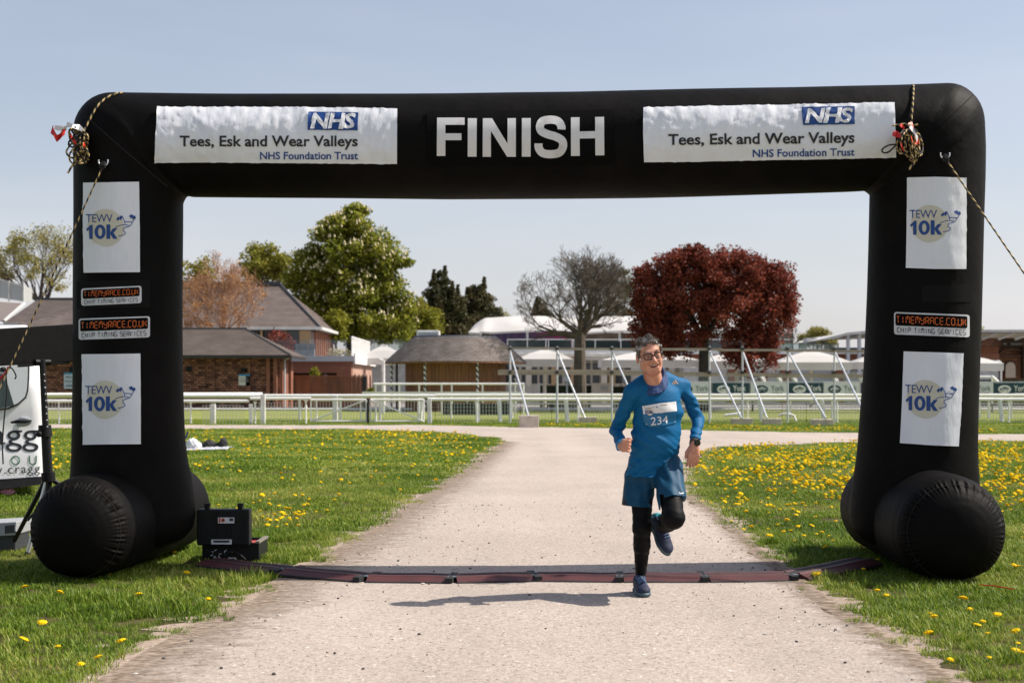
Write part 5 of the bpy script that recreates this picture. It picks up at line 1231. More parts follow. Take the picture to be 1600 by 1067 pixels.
# race number and shirt marks
sb = bvh_of([shirt]); BIBW = mat('bib_white', (.74,.73,.73), .5, bump=.2, bscale=30); BIBB = mat('bib_blue', (.006,.135,.30), .5)
bib = decal('race_number', shape(((1004,634),(1030,630),(1055,627),(1056.5,642),(1030,644.5),(1005.5,647))), sb, .006, [BIBW], man, 4, wob=.002)
bl = decal('race_number_panel', shape(((1005,646.5),(1030,644.2),(1056,641.8),(1056,660),(1040,664),(1016,666.5),(1009,664),(1006,655))), sb, .006, BIBB, man, 4, wob=.002)
def on(par, nm, vf, m, off=.003, grid=4):
    o_ = decal(nm, vf, bvh_of([par]), off, m, None, grid); o_.parent = par; o_.matrix_parent_inverse = Matrix.Identity(4)
on(bl, 'number', fit(text2d('234', .0), ((1016.5,652.2),(1043,648.8),(1043.5,661),(1017,664.5))), LW)
both = bvh_of([bib, bl]); o_ = decal('logo_disc', ellipse(1015.5,643,5.4,6.0,20), both, .0025, mat('bib_beige', (.70,.62,.45), .5), None, 4); o_.parent = bib; o_.matrix_parent_inverse = Matrix.Identity(4)
for nm, vf, m in (('lettering', ten_k(1007.5,640.4,1021,646.4), NAVY), ('lettering', fit(text2d('TEWV', 0), ((1007.5,637),(1018,636),(1018,638.6),(1007.5,639.6))), NAVY), ('flag', stroke([(1020.5,636.4),(1021.5,635.5)],1.4), NAVY), ('flag', stroke([(1025,636),(1027,635.7)],1.6), NAVY), ('small_print', stroke([(1031,633.4),(1036,632.6),(1042,632.2)],.9), DKPRINT)):
    o_ = decal(nm, vf, both, .005, m, None, 4); o_.parent = bib; o_.matrix_parent_inverse = Matrix.Identity(4)
mb = MB()
for x, y in ((1006.5,634.5),(1053.5,629.5),(1054,659),(1010,662.5)): 
    org = Vector((0,0,CH)); h_, n2, _, _ = sb.ray_cast(org, (at(x,y,1.0)-org).normalized()); 
    if h_: mb.ball(h_+Vector((0,-.010,0)), .004, 8, 6)
mb.build('safety_pins', STEEL, man)
decal('chest_logo', join(stroke([(1050.5,600.5),(1052.2,598.4)],1.5), stroke([(1052.6,600.6),(1055.2,596.4)],1.5), stroke([(1055.2,600.6),(1058.6,594.2)],1.6)) if 0 else join(stroke([(1049.8,598.5),(1051.5,600.3)],1.2), stroke([(1051.8,596),(1055,600.3)],1.3), stroke([(1054.2,594),(1059,600.2)],1.4)), sb, .003, mat('copper_print', (.55,.34,.22), .5), man, 3)
decal('shorts_mark', stroke([(1061.3,769.2),(1062.2,771.2),(1064.5,771),(1068,769.5)],1.0), bvh_of([sh]), .003, LW, man, 3)
0 and decal('shoulder_seam', stroke([(1044,594),(1058,592.5),(1070,590.5)],.5), sb, .002, SHORT, man, 3)
# ---------------- trees ----------------
def leafmat(name, c1, c2, island=.4, transl=.35): return mat(name, c1, .6, c2, .55, island=island, transl=transl, spec=.2)
BARK = mat('bark', (.055,.045,.036), .9, (.10,.082,.065), 3, bump=.6, bscale=12, bdist=.05); BARKT = mat('twig_bark', (.085,.068,.05), .9, (.14,.11,.08), 2); BARKD = mat('dark_bark', (.030,.024,.020), .9, (.05,.04,.032), 3, bump=.6, bscale=10, bdist=.05)
def leaves(centers, radii, n_per, size, seed, flat=.7, hang=0):
    g = np.random.default_rng(seed); C = np.repeat(np.array(centers), n_per, 0); R = np.repeat(np.array(radii), n_per, 0); n = len(C)
    d = g.normal(size=(n,3)); d /= np.linalg.norm(d, axis=1)[:,None]; q = g.random(n)**.45; P = C + d*(R*q)[:,None]*np.array([1,1,flat]); P[:,2] -= hang*g.random(n)**2
    u = g.normal(size=(n,3)); u /= np.linalg.norm(u, axis=1)[:,None]; v = np.cross(u, g.normal(size=(n,3))); v /= np.linalg.norm(v, axis=1)[:,None]
    s_ = size*g.uniform(.6,1.3,n)[:,None]; V = np.stack([P-u*s_*.5, P+v*s_*.34, P+u*s_*.5, P-v*s_*.34],1).reshape(-1,3); return V, np.arange(n*4).reshape(-1,4)
def limb_mesh(mb, a, bb, r0, r1, rr, wig=.08, n=5):
    a = Vector(a); bb = Vector(bb); L_ = (bb-a).length; pts = []
    for i in range(n+1):
        t = i/n; p = a.lerp(bb, t); s_ = math.sin(math.pi*t)*L_*wig; p += Vector((rr.uniform(-s_,s_), rr.uniform(-s_,s_), rr.uniform(-s_*.2,s_)+L_*.06*math.sin(math.pi*t))); pts.append(p)
    mb.path(pts, [r0+(r1-r0)*(i/n)**.8 for i in range(n+1)], 6, False); return pts
def leaf_tree(name, label, d, lobes, trunk, lm, seed, n_cl, n_per, leaf, clr=(.5,.9), dz=1.0, bark=None, blossoms=0, bm_=None, cat='tree', group=None, hang=0, flat=.75, surf=.55, limbs=26):
    """lobes: (px,py,rx,ry) outlines of the crown at distance d; trunk: (px at base, px at fork, py of fork, width px)"""
    g = np.random.default_rng(seed); rr = random.Random(seed); s_ = F/d; base = at(trunk[0], HY, d); base.z = 0
    root = empty(name, base, label, cat, group); C = []; W = np.array([a[2]*a[3] for a in lobes], float); W /= W.sum()
    while len(C) < n_cl:
        l_ = lobes[g.choice(len(lobes), p=W)]; v = g.normal(size=3); v /= np.linalg.norm(v); q = g.random()**surf
        c_ = at(l_[0]+v[0]*l_[2]*q, l_[1]-v[2]*l_[3]*q, d); c_.y += v[1]*q*l_[2]/s_*dz
        if c_.z > .4: C.append(tuple(c_))
    R = g.uniform(clr[0], clr[1], len(C)); V, Q = leaves(C, R, n_per, leaf, seed, flat, hang)
    meshobj('crown', npmesh('crown', V, Q), lm, root)
    fk = at(trunk[1], trunk[2], d); mb = MB(); w_ = trunk[3]/s_/2
    mb.path([base, base.lerp(fk,.12)+Vector((0,0,0)), base.lerp(fk,.6), fk], [w_*1.35, w_*1.02, w_*.9, w_*.8], 10)
    tops = []
    ids = g.choice(len(C), min(limbs, len(C)), replace=False); mains = []
    for k in range(6):
        l_ = lobes[k % len(lobes)]; tgt = at(l_[0]+rr.uniform(-.3,.3)*l_[2], l_[1]+rr.uniform(-.2,.3)*l_[3], d+rr.uniform(-.5,.5)*l_[2]/s_); mains.append(limb_mesh(mb, fk, tgt, w_*.55, w_*.14, rr, .06, 7))
    allp = [p for m_ in mains for p in m_[2:]]
    for i in ids:
        c_ = Vector(C[i]); o_ = min(allp, key=lambda p: (p-c_).length+max(0,p.z-c_.z)); limb_mesh(mb, o_, c_, w_*.13, w_*.03, rr, .07, 4)
    mb.build('trunk', bark or BARK, root, smooth=True, fixn=False)
    if blossoms:
        mb = MB(); k = 0; cc = at(lobes[0][0], lobes[0][1], d)
        while k < blossoms:
            i = g.integers(len(C)); dr_ = Vector(g.normal(size=3)).normalized(); dr_.z = abs(dr_.z)*.8; dr_.y = -abs(dr_.y); p = Vector(C[i])+dr_*R[i]*.95; h_ = rr.uniform(.16,.32); w2 = h_*.36
            V_ = [p+Vector((w2*math.cos(a_), w2*math.sin(a_), .02*rr.random())) for a_ in (0,1.26,2.51,3.77,5.03)]+[p+Vector((rr.uniform(-.05,.05),0,h_))]; mb.add(V_, [(j,(j+1)%5,5) for j in range(5)]); k += 1
        tag(mb.build('blossom', bm_, root, fixn=False), kind='stuff')
    return root
def bare_tree(name, label, d, base_px, fork_py, top, halfw, wpx, seed, levels=6, m=None, twigleaf=None, tl=None, up=.25, ratio=.76, kids=(2,3), spread=.62, cat='tree', group=None, n_main=7, cy=None):
    """fractal limbs kept inside the crown outline seen in the picture"""
    rr = random.Random(seed); s_ = F/d; base = at(base_px, HY, d); base.z = 0; root = empty(name, base, label, cat, group); fk = at(base_px, fork_py, d); mb = MB(); w_ = wpx/s_/2
    mb.path([base, base.lerp(fk,.15), base.lerp(fk,.6), fk], [w_*1.3, w_, w_*.88, w_*.8], 10, False); H = (fork_py-top)/s_; HW = halfw/s_; tips = []; cz = fk.z+H*.42 if cy is None else at(0,cy,d).z; ch = max(fk.z+H-cz, .1)
    def inside(p): return ((p.x-fk.x)/HW)**2+((p.y-fk.y)/HW)**2+(((p.z-cz)/ch)**2 if p.z > cz else ((p.z-cz)/(cz-fk.z+.6*H*.3))**2) < 1.05
    def grow(p, dr_, L_, r, lv):
        n = 3 if lv < 4 else 2; pts = [p]; dd2 = dr_.copy()
        for i in range(n):
            dd2 = (dd2+Vector((rr.gauss(0,.13),rr.gauss(0,.13),rr.gauss(0,.10)+.03))).normalized(); pts.append(pts[-1]+dd2*L_/n)
        if not inside(pts[-1]) and lv > 1:
            L_ *= .5; pts = [p]+[p+(q_-p)*.5 for q_ in pts[1:]]
        r1 = r*.63; mb.path(pts, [max(.0085, r+(r1-r)*i/n) for i in range(n+1)], 6 if lv < 3 else 3, False)
        if lv >= levels: tips.append(pts[-1]); return
        for k in range(rr.choice(kids)+(1 if lv < 2 else 0)):
            ax_ = Vector((rr.gauss(0,1),rr.gauss(0,1),rr.gauss(0,1))).normalized(); a_ = spread*rr.uniform(.5,1.25); nd = (Matrix.Rotation(a_,3,ax_) @ dd2); nd.z += up*rr.uniform(.0,.5); nd.normalize()
            st_ = pts[-1] if k < 2 else pts[rr.randint(1, n)]; grow(st_, nd, L_*ratio*rr.uniform(.8,1.15), r1*(.82 if k == 0 else .62), lv+1)
    for k in range(n_main):
        a_ = 6.283*k/n_main+rr.uniform(-.3,.3); el = rr.uniform(.15,1.3); nd = Vector((math.cos(a_)*math.cos(el), math.sin(a_)*math.cos(el), math.sin(el))); grow(fk-Vector((0,0,rr.uniform(0,.10)*H)), nd, H*.27, w_*(.42 if k else .6), 0)
    mb.build('trunk', m or BARK, root, fixn=False)
    if twigleaf:
        C = [tuple(t) for t in tips]; V, Q = leaves(C, [twigleaf[1]]*len(C), twigleaf[0], twigleaf[2], seed, .8); meshobj('crown', npmesh('crown', V, Q), tl, root)
    return root
LG = leafmat('fresh_yellow_leaves', (.22,.22,.03), (.30,.27,.045)); LY = leafmat('pale_spring_leaves', (.26,.24,.05), (.34,.29,.09)); LC = leafmat('chestnut_leaves', (.16,.185,.020), (.30,.30,.040), .7, .5)
LK = leafmat('conifer_needles', (.045,.050,.018), (.11,.09,.036), .6, .25); LB = leafmat('copper_leaves', (.15,.032,.020), (.25,.065,.040), .65, .35); LO = leafmat('orange_buds', (.42,.19,.07), (.48,.26,.11), .4, .2); LS = leafmat('yellow_green_shrub', (.20,.21,.02), (.28,.26,.03), .4, .35)  # LS: shrub leaves, yellow-green in their own colour
BLOS = mat('cream_blossom', (.66,.56,.32), .8)
leaf_tree('chestnut_tree', 'large dark green chestnut in pale blossom behind the slate roofed pavilion', 112, [(545,400,62,78),(600,425,42,52),(500,440,50,52),(548,350,30,33),(610,400,34,32),(470,440,30,34),(580,480,68,45),(620,490,32,32),(520,478,60,48),(555,335,16,18),(632,470,20,20),(500,400,28,34),(522,360,20,24),(548,515,34,26),(612,515,30,24),(578,392,34,36),(590,425,34,36)], (548,548,500,16), LC, 2, 400, 150, .27, (.55,1.05), dz=.8, blossoms=1200, bm_=BLOS, bark=BARKD, surf=.5)
bare_tree('tall_pale_tree', 'tall sparse pale green tree rising left of the arch', 118, 62, 470, 318, 62, 13, 5, 5, BARK, (5,.5,.18), LY, up=.35, n_main=8, spread=.55, kids=(2,3))
leaf_tree('yellow_tree', 'yellow-green tree behind the left column of the arch', 112, [(302,445,30,42),(290,480,26,30),(318,425,18,22)], (300,300,500,7), LG, 7, 90, 55, .26, (.5,.9), surf=.5)
leaf_tree('yellow_tree', 'light green rounded tree left of the chestnut', 130, [(415,412,38,30),(395,425,22,24),(440,418,20,26),(410,395,20,16)], (415,415,470,8), LG, 8, 110, 60, .28, (.5,1.0))
bare_tree('background_tree', 'thin leafless treetops just left of the chestnut crown', 140, 462, 440, 372, 30, 6, 15, 4, BARK, (6,.5,.22), LY, up=.4, n_main=5)
for nm, lb, lo_, tr_, sd_, nn in (('background_tree','green tree between the chestnut and the conifers',[(655,490,26,26),(668,505,25,20),(640,500,22,26)],(655,655,520,6),9,90),
    ('background_tree','bright green bush low under the chestnut crown, left of its trunk',[(527,510,13,24),(508,520,14,12)],(525,525,540,5),10,60),('background_tree','bright green bush low under the chestnut crown, right of its trunk',[(578,518,18,20),(556,506,9,16),(600,524,14,12)],(575,575,540,5),12,80),
    ('background_tree','olive round bush in front of the dark conifers',[(645,522,22,22),(668,508,13,26),(625,526,16,12)],(650,650,540,5),13,100)):
    leaf_tree(nm, lb, {9:128,10:104,12:120,13:122}[sd_], lo_, tr_, LS if sd_ != 9 else LG, sd_, nn, 60, .26, (.45,.8))
def conifer(label, d, px, top, base_py, hw, seed):
    g = np.random.default_rng(seed); rr = random.Random(seed); s_ = F/d; base = at(px,HY,d); base.z = 0; root = empty('conifer', base, label, 'tree', 'dark conifers'); C = []; R = []
    zt = at(0,top,d).z; zb = max(.5, at(0,base_py,d).z)
    mb = MB(); mb.path([base, Vector((base.x,base.y,zt))], [.35,.03], 8, False)
    for i in range(380):
        t = g.random()**.7; z = zt-(zt-zb)*t; w_ = hw/s_*(t**.5)*rr.uniform(.25,1.1)*(1+.12*math.sin(t*26)); a_ = rr.uniform(0,6.283); c_ = Vector((base.x+w_*math.cos(a_), d+w_*math.sin(a_), z-.15*w_+rr.uniform(-.2,.5))); C.append(tuple(c_)); R.append(.35+.45*t)
        if i % 5 == 0: mb.tube((base.x,d,z-.2*w_), c_, .05, .015, 4, False)
    for k in range(9): # ragged leaders
        a_ = rr.uniform(0,6.28); t = rr.uniform(.05,.5); w_ = hw/s_*t**.6*.8; p = Vector((base.x+w_*math.cos(a_), d+w_*math.sin(a_), zt-(zt-zb)*t+.7)); 
        for j in range(4): C.append(tuple(p+Vector((0,0,.28*j)))); R.append(.30-.05*j)
    V, Q = leaves(C, R, 75, .24, seed, .9); meshobj('crown', npmesh('crown', V, Q), LK, root); mb.build('trunk', BARKD, root, fixn=False)
conifer('dark conifer with a broad ragged top behind the round pavilion, left of the pair', 135, 692, 433, 545, 56, 3); conifer('dark conifer right of the pair behind the round pavilion', 138, 748, 452, 545, 50, 4)
conifer('small dark conifer top peeping over the white canopy by the bare tree', 150, 845, 482, 530, 24, 6)
leaf_tree('background_tree', 'pale green treetop just right of the conifers', 145, [(782,500,14,16),(770,508,16,12)], (780,780,530,3), LY, 14, 40, 45, .25, (.4,.7))
bare_tree('orange_budding_tree', 'orange-brown twiggy tree coming into bud in front of the big slate roof', 88, 345, 540, 396, 62, 8, 21, 6, mat('orange_bark', (.34,.19,.11), .9), (1,.22,.10), LO, up=.55, n_main=13, spread=.5, kids=(2,3), ratio=.78, cy=455)
leaf_tree('copper_shrub', 'dark copper leaved shrub against the pavilion window', 89, [(436,528,16,16),(450,540,12,12)], (438,438,560,3), LB, 23, 26, 26, .16, (.3,.5))
bare_tree('bare_tree', 'large leafless tree with spreading branches behind the scaffold frames', 78, 906, 520, 380, 97, 21, 33, 7, BARKT, None, None, up=.22, n_main=12, spread=.66, kids=(2,2,3), ratio=.775, cy=462)
leaf_tree('background_tree', 'olive green tree behind the gap between bare and copper trees', 120, [(972,455,22,45),(955,480,20,30),(985,490,20,25)], (972,972,520,5), leafmat('olive_leaves', (.09,.09,.03), (.13,.12,.04)), 24, 70, 50, .22, (.4,.8))
leaf_tree('copper_beech', 'broad domed copper beech with dark red leaves behind the runner', 76, [(1112,434,80,40),(1090,402,34,12),(1135,403,40,13),(1192,416,28,16),(1010,432,22,16),(1050,430,52,38),(1185,440,55,40),(1045,480,58,48),(1115,480,80,50),(1195,480,50,42),(1212,432,26,24),(1180,520,42,38),(1010,470,28,42),(1080,398,40,18),(1160,402,34,16),(1045,408,30,18),(1120,402,46,22),(1030,520,48,32),(1155,545,26,26),(1200,540,22,28),(1228,470,22,30),(1060,530,40,30),(1005,500,20,30)], (1100,1100,535,19), LB, 25, 640, 125, .16, (.30,.66), dz=.9, bark=BARKD, surf=.55, limbs=60, hang=.3)
leaf_tree('low_branch_leaves' if 0 else 'copper_beech', 'young copper beech drooping leaves below the big beech, right of its trunk', 75, [(1168,560,20,22),(1190,585,10,18),(1205,560,16,18),(1160,580,10,12)], (1176,1176,590,3), LB, 26, 48, 24, .17, (.25,.5), hang=.4)
bare_tree('background_tree', 'fine leafless twigs right of the copper beech', 110, 1232, 540, 488, 20, 3, 41, 4, BARK, None, None, up=.4, n_main=5)
bare_tree('background_tree', 'small sparse olive tree above the glass balustrade on the right', 135, 1277, 540, 505, 36, 4, 42, 5, BARK, (6,.35,.16), LY, up=.3, n_main=8, spread=.6)
leaf_tree('background_tree', 'bright green tree seen under the grandstand canopy at the right edge', 135, [(1535,535,24,10),(1515,515,18,14)], (1530,1530,545,3), LS, 43, 40, 45, .25, (.4,.7))

# ---------------- materials for the buildings ----------------
def brickmat(name, c1, c2, mortar, w_=.215, h_=.075, diaper=False):
    m = bpy.data.materials.new(name); m.use_nodes = True; N = m.node_tree.nodes; L = m.node_tree.links; b_ = N['Principled BSDF']; b_.inputs['Roughness'].default_value = .9
    g_ = N.new('ShaderNodeNewGeometry'); sx = N.new('ShaderNodeSeparateXYZ'); L.new(g_.outputs['Position'], sx.inputs[0]); ad = N.new('ShaderNodeMath'); ad.operation = 'ADD'; L.new(sx.outputs['X'], ad.inputs[0]); L.new(sx.outputs['Y'], ad.inputs[1])
    cb = N.new('ShaderNodeCombineXYZ'); L.new(ad.outputs[0], cb.inputs['X']); L.new(sx.outputs['Z'], cb.inputs['Y'])
    br = N.new('ShaderNodeTexBrick'); br.inputs['Scale'].default_value = 1; br.inputs['Brick Width'].default_value = w_; br.inputs['Row Height'].default_value = h_; br.inputs['Mortar Size'].default_value = h_*.13
    br.inputs['Color1'].default_value = (*c1,1); br.inputs['Color2'].default_value = (*c2,1); br.inputs['Mortar'].default_value = (*mortar,1); L.new(cb.outputs[0], br.inputs['Vector']); col = br.outputs['Color']
    n = N.new('ShaderNodeTexNoise'); n.inputs['Scale'].default_value = .8; n.inputs['Detail'].default_value = 6; L.new(g_.outputs['Position'], n.inputs['Vector'])
    mr = N.new('ShaderNodeMapRange'); mr.inputs['To Min'].default_value = .6; mr.inputs['To Max'].default_value = 1.4; L.new(n.outputs['Fac'], mr.inputs['Value']); hs = N.new('ShaderNodeHueSaturation'); L.new(mr.outputs[0], hs.inputs['Value']); L.new(col, hs.inputs['Color'])
    L.new(hs.outputs[0], b_.inputs['Base Color']); bp = N.new('ShaderNodeBump'); bp.inputs['Strength'].default_value = .6; bp.inputs['Distance'].default_value = .02; L.new(br.outputs['Fac'], bp.inputs['Height']); bp.invert = True; L.new(bp.outputs[0], b_.inputs['Normal']); return m
BRA = brickmat('patterned_red_brick', (.075,.028,.018), (.34,.155,.090), (.03,.016,.012), .27, .135); BRB = brickmat('red_brick', (.33,.115,.055), (.27,.085,.045), (.20,.13,.10)); BRT = brickmat('terracotta_stone', (.30,.145,.07), (.22,.10,.05), (.12,.07,.045), .5, .28)
SLATE = mat('brown_slate', (.155,.120,.105), .75, (.205,.165,.145), 1.2, bump=.3, bscale=9, stretch=(1,1,3)); SLATE2 = mat('grey_slate', (.16,.13,.115), .75, (.22,.185,.165), 1.6, island=.12); LEAD = mat('dark_lead', (.05,.052,.058), .6); FASC = mat('dark_fascia', (.03,.024,.022), .7)
WOODP = mat('cedar_boards', (.26,.115,.050), .7, (.15,.068,.032), 1.4, stretch=(6,6,.5), island=.15); WOODF = mat('brown_fence_boards', (.26,.10,.042), .8, (.13,.06,.03), 1.0, stretch=(5,1,.4), island=.25); OAK = mat('pale_oak', (.40,.27,.14), .7)
CREAM = mat('cream_render', (.62,.56,.46), .8, (.55,.49,.40), .6); CANV = mat('white_canvas', (.76,.74,.71), .7, (.70,.67,.63), .8, transl=.25); GGLASS = mat('green_glass', (.36,.50,.46), .06, spec=.6, alpha=.38); GGL2 = mat('clear_balustrade_glass', (.4,.46,.46), .05, spec=.4, alpha=.12); GREYD = mat('grey_shutter', (.42,.43,.44), .6)
def slateroof(name, quad_list, rows, m, parent, th=.05):
    """stepped courses on each roof slope; quad = eave-left, eave-right, top-right, top-left"""
    mb = MB()
    for el, er, tr_, tl_ in quad_list:
        el, er, tr_, tl_ = map(Vector, (el,er,tr_,tl_)); nn = (er-el).cross(tl_-el).normalized()
        if nn.z < 0: nn = -nn
        for i in range(rows):
            a_ = i/rows; b_ = (i+1)/rows; p = el.lerp(tl_,a_); q_ = er.lerp(tr_,a_); r_ = er.lerp(tr_,b_); s2 = el.lerp(tl_,b_)
            mb.add([p+nn*th, q_+nn*th, r_+nn*th*.2, s2+nn*th*.2, p-nn*.02, q_-nn*.02], [(0,1,2,3),(4,5,1,0)])
    return mb.build(name, m, parent, fixn=False)
# ---- wash-down brick building (long, low, hipped slate roof)
A = empty('brick_building', (at(300,0,80).x,80,0), 'low red brick building with a brown slate hipped roof and patterned walls', 'building')
xl, xr, ze = -48, at(437,0,80).x, 3.03; mb = MB(); mb.box(xl, xr, 80, 84.3, 0, ze); mb.build('wall', BRA, A)
mb = MB(); mb.box(xr, xr+.006, 80.002, 84.298, .0, ze-.01); 
for y in (80.0, 84.0): pass
for i, y in enumerate((80.25, 83.3)): mb.box(xr+.008, xr+.16, y-.2, y+.6, 0, ze-.3)
mb.build('end_pier', BRB, A)
for px in (420,431): p = at(px,0,80); mb = MB(); mb.box(p.x-.10, p.x+.10, 79.72, 79.998, 0, ze-.12); mb.build('pier', BRB, A)
for px in (150,205,318,333,388): p = at(px,0,80); mb = MB(); mb.box(p.x-.13, p.x+.13, 79.9, 79.998, 0, ze-.12); mb.build('pier', BRA, A)
ey0, ey1 = 79.3, 85.0; xe = xr+.7; zr = 4.62; ry = 82.15; xrr = at(383,0,ry).x
E = ze+.02; slateroof('roof', [((xl,ey0,E),(xe,ey0,E),(xrr,ry,zr),(xl,ry,zr)), ((xe,ey0,E),(xe,ey1,E),(xrr,ry,zr),(xrr,ry,zr)), ((xe,ey1,E),(xl,ey1,E),(xl,ry,zr),(xrr,ry,zr))], 20, SLATE, A)
mb = MB(); mb.box(xl, xrr+.1, ry-.09, ry+.09, zr-.02, zr+.09); mb.tube((xrr,ry,zr+.04), (xe,ey0,E+.05), .05, .05, 6); mb.build('ridge_cap', LEAD, A)
mb = MB(); mb.box(xl, xe+.05, ey0-.09, ey0+.03, E-.16, E-.02); mb.box(xe-.03, xe+.09, ey0+.03, ey1, E-.16, E-.02); mb.build('gutter', FASC, A)
mb = MB(); mb.box(xl, xe-.05, ey0+.04, 79.99, E-.12, E-.08); mb.build('soffit', FASC, A)
mb = MB(); p = at(452,0,80.3); mb.tube((xr+.22,80.4,.1),(xr+.22,80.4,ze-.2), .05); mb.tube((xr+.22,80.4,ze-.2),(xe,79.4,E-.1), .05); mb.build('downpipe', STEEL, A, smooth=True)
for xa, xb, ya, yb in ((291,300,572,580.5),(377,387,575,582),(109,118,573,582)): a = at(xa,yb,79.97); b_ = at(xb,ya,79.97); mb = MB(); mb.box(a.x,b_.x,79.9,79.995,a.z,b_.z); mb.build('vent', BLACKP, A)
mb = MB(); mb.pxb(373,390.5,584.5,602,79.9,.05); s1 = mb.build('notice_board', mat('notice_cream', (.60,.60,.52), .6), A); s1['label'] = 'cream notice with blue header'
mb = MB(); mb.pxb(373,390.5,584.5,587.4,79.89,.008); mb.mt(1)
for y in (590,592.2,594.4,596): mb.pxb(375,388.5,y,y+.7,79.89,.008)
mb.build('notice_print', [mat('blue_header', (.04,.22,.40), .5), mat('grey_print', (.25,.25,.24), .6)], A)
mb = MB(); mb.pxb(100,121,582,607,79.9,.05); s1 = mb.build('wash_sign', mat('sign_blue_white', (.52,.60,.66), .6), A); s1['label'] = 'pale blue WASH DOWN AREA sign'
mb = MB(); mb.pxb(100,121,582,585,79.89,.008); mb.build('sign_header', bpy.data.materials['blue_header'], A)
for i, tx in enumerate(('WASH','DOWN','AREA')): flat_print('lettering', fitbox(text2d(tx,.02), 101.8, 587+i*6.6, 119, 591.5+i*6.6), 79.888, mat('sign_teal',(.02,.09,.13),.5) if i == 0 else bpy.data.materials['sign_teal'], A)
# ---- taller slate roofed building far left
Lb = empty('slate_roofed_building', (at(60,0,102).x,102,0), 'building with a tall brown slate hipped roof at the far left', 'building')
def P3(x,y,d): return tuple(at(x,y,d))
e0 = at(6,505,100); e1 = at(250,505,100); r0_ = at(58,469,106); r1_ = at(250,469,106); slateroof('roof', [(e0,e1,r1_,r0_), ((e0.x,112,e0.z),e0,r0_,r0_)], 22, SLATE, Lb)
mb = MB(); mb.box(r0_.x-.1, r1_.x, 105.9, 106.1, r0_.z, r0_.z+.18); mb.build('ridge_cap', LEAD, Lb)
mb = MB(); mb.box(e0.x+.6, e1.x, 100.7, 111, 0, e0.z-.1); mb.build('wall', BRB, Lb); mb = MB(); mb.box(e0.x, e1.x, 99.85, 100.05, e0.z-.25, e0.z+.02); mb.build('gutter', WHITED, Lb)
Lm = empty('grey_roof_building', (at(10,0,110).x,110,0), 'grey panelled building with a louvred roof screen at the far left edge', 'building')
a = at(-40,441,112); b_ = at(37,441,112); c_ = at(37,471,112); mb = MB(); mb.prism([(a.x,c_.z+.6),(b_.x,c_.z),(b_.x,b_.z-.35),(a.x,a.z+.75)], 112, 114); mb.build('louvre_screen', mat('grey_louvre', (.42,.43,.42), .6, (.36,.37,.36), 5, stretch=(1,1,12)), Lm)
mb = MB()
for x in (-20,-3,14,36.5): p = at(x,0,111.9); mb.box(p.x-.05,p.x+.05,111.86,111.99,c_.z,b_.z+.25*(37-x)/50)
mb.prism([(a.x,a.z+.73),(b_.x+.05,b_.z-.37),(b_.x+.05,b_.z-.27),(a.x,a.z+.85)], 111.9, 111.99); mb.build('screen_frame', WHITED, Lm)
e0 = at(-50,500,104); e1 = at(6,502,104); t1 = at(38,474,108); t0 = at(-50,468,108); slateroof('roof', [(e0,e1,t1,t0)], 14, mat('pink_slate', (.30,.25,.23), .7), Lm); mb = MB(); mb.tube(e1, t1, .12, .12, 6); mb.build('hip_flashing', WHITED, Lm); mb = MB(); mb.box(-48, e1.x-.4, 104.6, 112, 0, e1.z-.2); mb.build('wall', WHITED, Lm)
# ---- two-storey pavilion with terrace
Bp = empty('terrace_pavilion', (at(480,0,96).x,96,0), 'two storey pavilion with a tall slate hipped roof and glazed upper terrace', 'building')
E = 5.2; xe = -12.75; xl = -34.0; yf, yb = 94.5, 107.5; ry = 101; zr = 8.5; xrr = at(435,0,ry).x; xll = at(330,0,ry).x
slateroof('roof', [((xl,yf,E),(xe,yf,E),(xrr,ry,zr),(xll,ry,zr)), ((xe,yf,E),(xe,yb,E),(xrr,ry,zr),(xrr,ry,zr)), ((xe,yb,E),(xl,yb,E),(xll,ry,zr),(xrr,ry,zr)), ((xl,yb,E),(xl,yf,E),(xll,ry,zr),(xll,ry,zr))], 26, SLATE, Bp)
mb = MB(); mb.box(xll-3, xrr+.2, ry-.35, ry+.35, zr-.05, zr+.22); mb.tube((xrr+.1,ry,zr+.1), (xe,yf,E+.06), .09, .07, 6); mb.build('ridge_cap', LEAD, Bp)
mb = MB(); mb.box(xl, xe+.1, yf-.15, yf+.05, E-.12, E+.06); mb.box(xe-.05, xe+.15, yf+.05, yb, E-.12, E+.06); mb.build('gutter', WHITED, Bp); mb = MB(); mb.add([(xl,yf,E-.12),(xe,yf,E-.12),(xe-.4,yf+.48,E-.13),(xl,yf+.48,E-.13)],[(0,1,2,3)]); mb.add([(xe,yf,E-.12),(xe,yb,E-.12),(xe-.4,yb-1,E-.13),(xe-.4,yf+.48,E-.13)],[(0,1,2,3)]); mb.build('soffit', mat('boarded_soffit', (.22,.17,.14), .8), Bp)
x2 = xe-.45; y2 = yf+.5; zt_ = E-.16; zf = 3.2
mb = MB(); mb.box(xl+2, x2-.4, y2+.6, yb-1, zf, zt_); mb.build('upper_wall', mat('dim_interior', (.06,.07,.08), .8), Bp)
for i in range(7): x = x2-.9-i*2.7; mb = MB(); mb.box(x-2.5, x-.12, y2+.1, y2+.14, zf+.05, zt_-.02); mb.build('window', DARKGLASS, Bp)
for i in range(7): x = x2-.9-i*2.7; mb = MB(); mb.box(x-.02 if i else x-.1, x+.12 if i else x+.6, y2, y2+.3, zf, zt_); mb.build('timber_post', OAK, Bp)
for i in range(9): y = y2+.9+i*1.1; mb = MB(); mb.box(x2-.15, x2+.05, y-.13, y+.13, zf, zt_); mb.build('timber_post', mat('red_timber',(.28,.11,.06),.7) if 'red_timber' not in bpy.data.materials else bpy.data.materials['red_timber'], Bp)
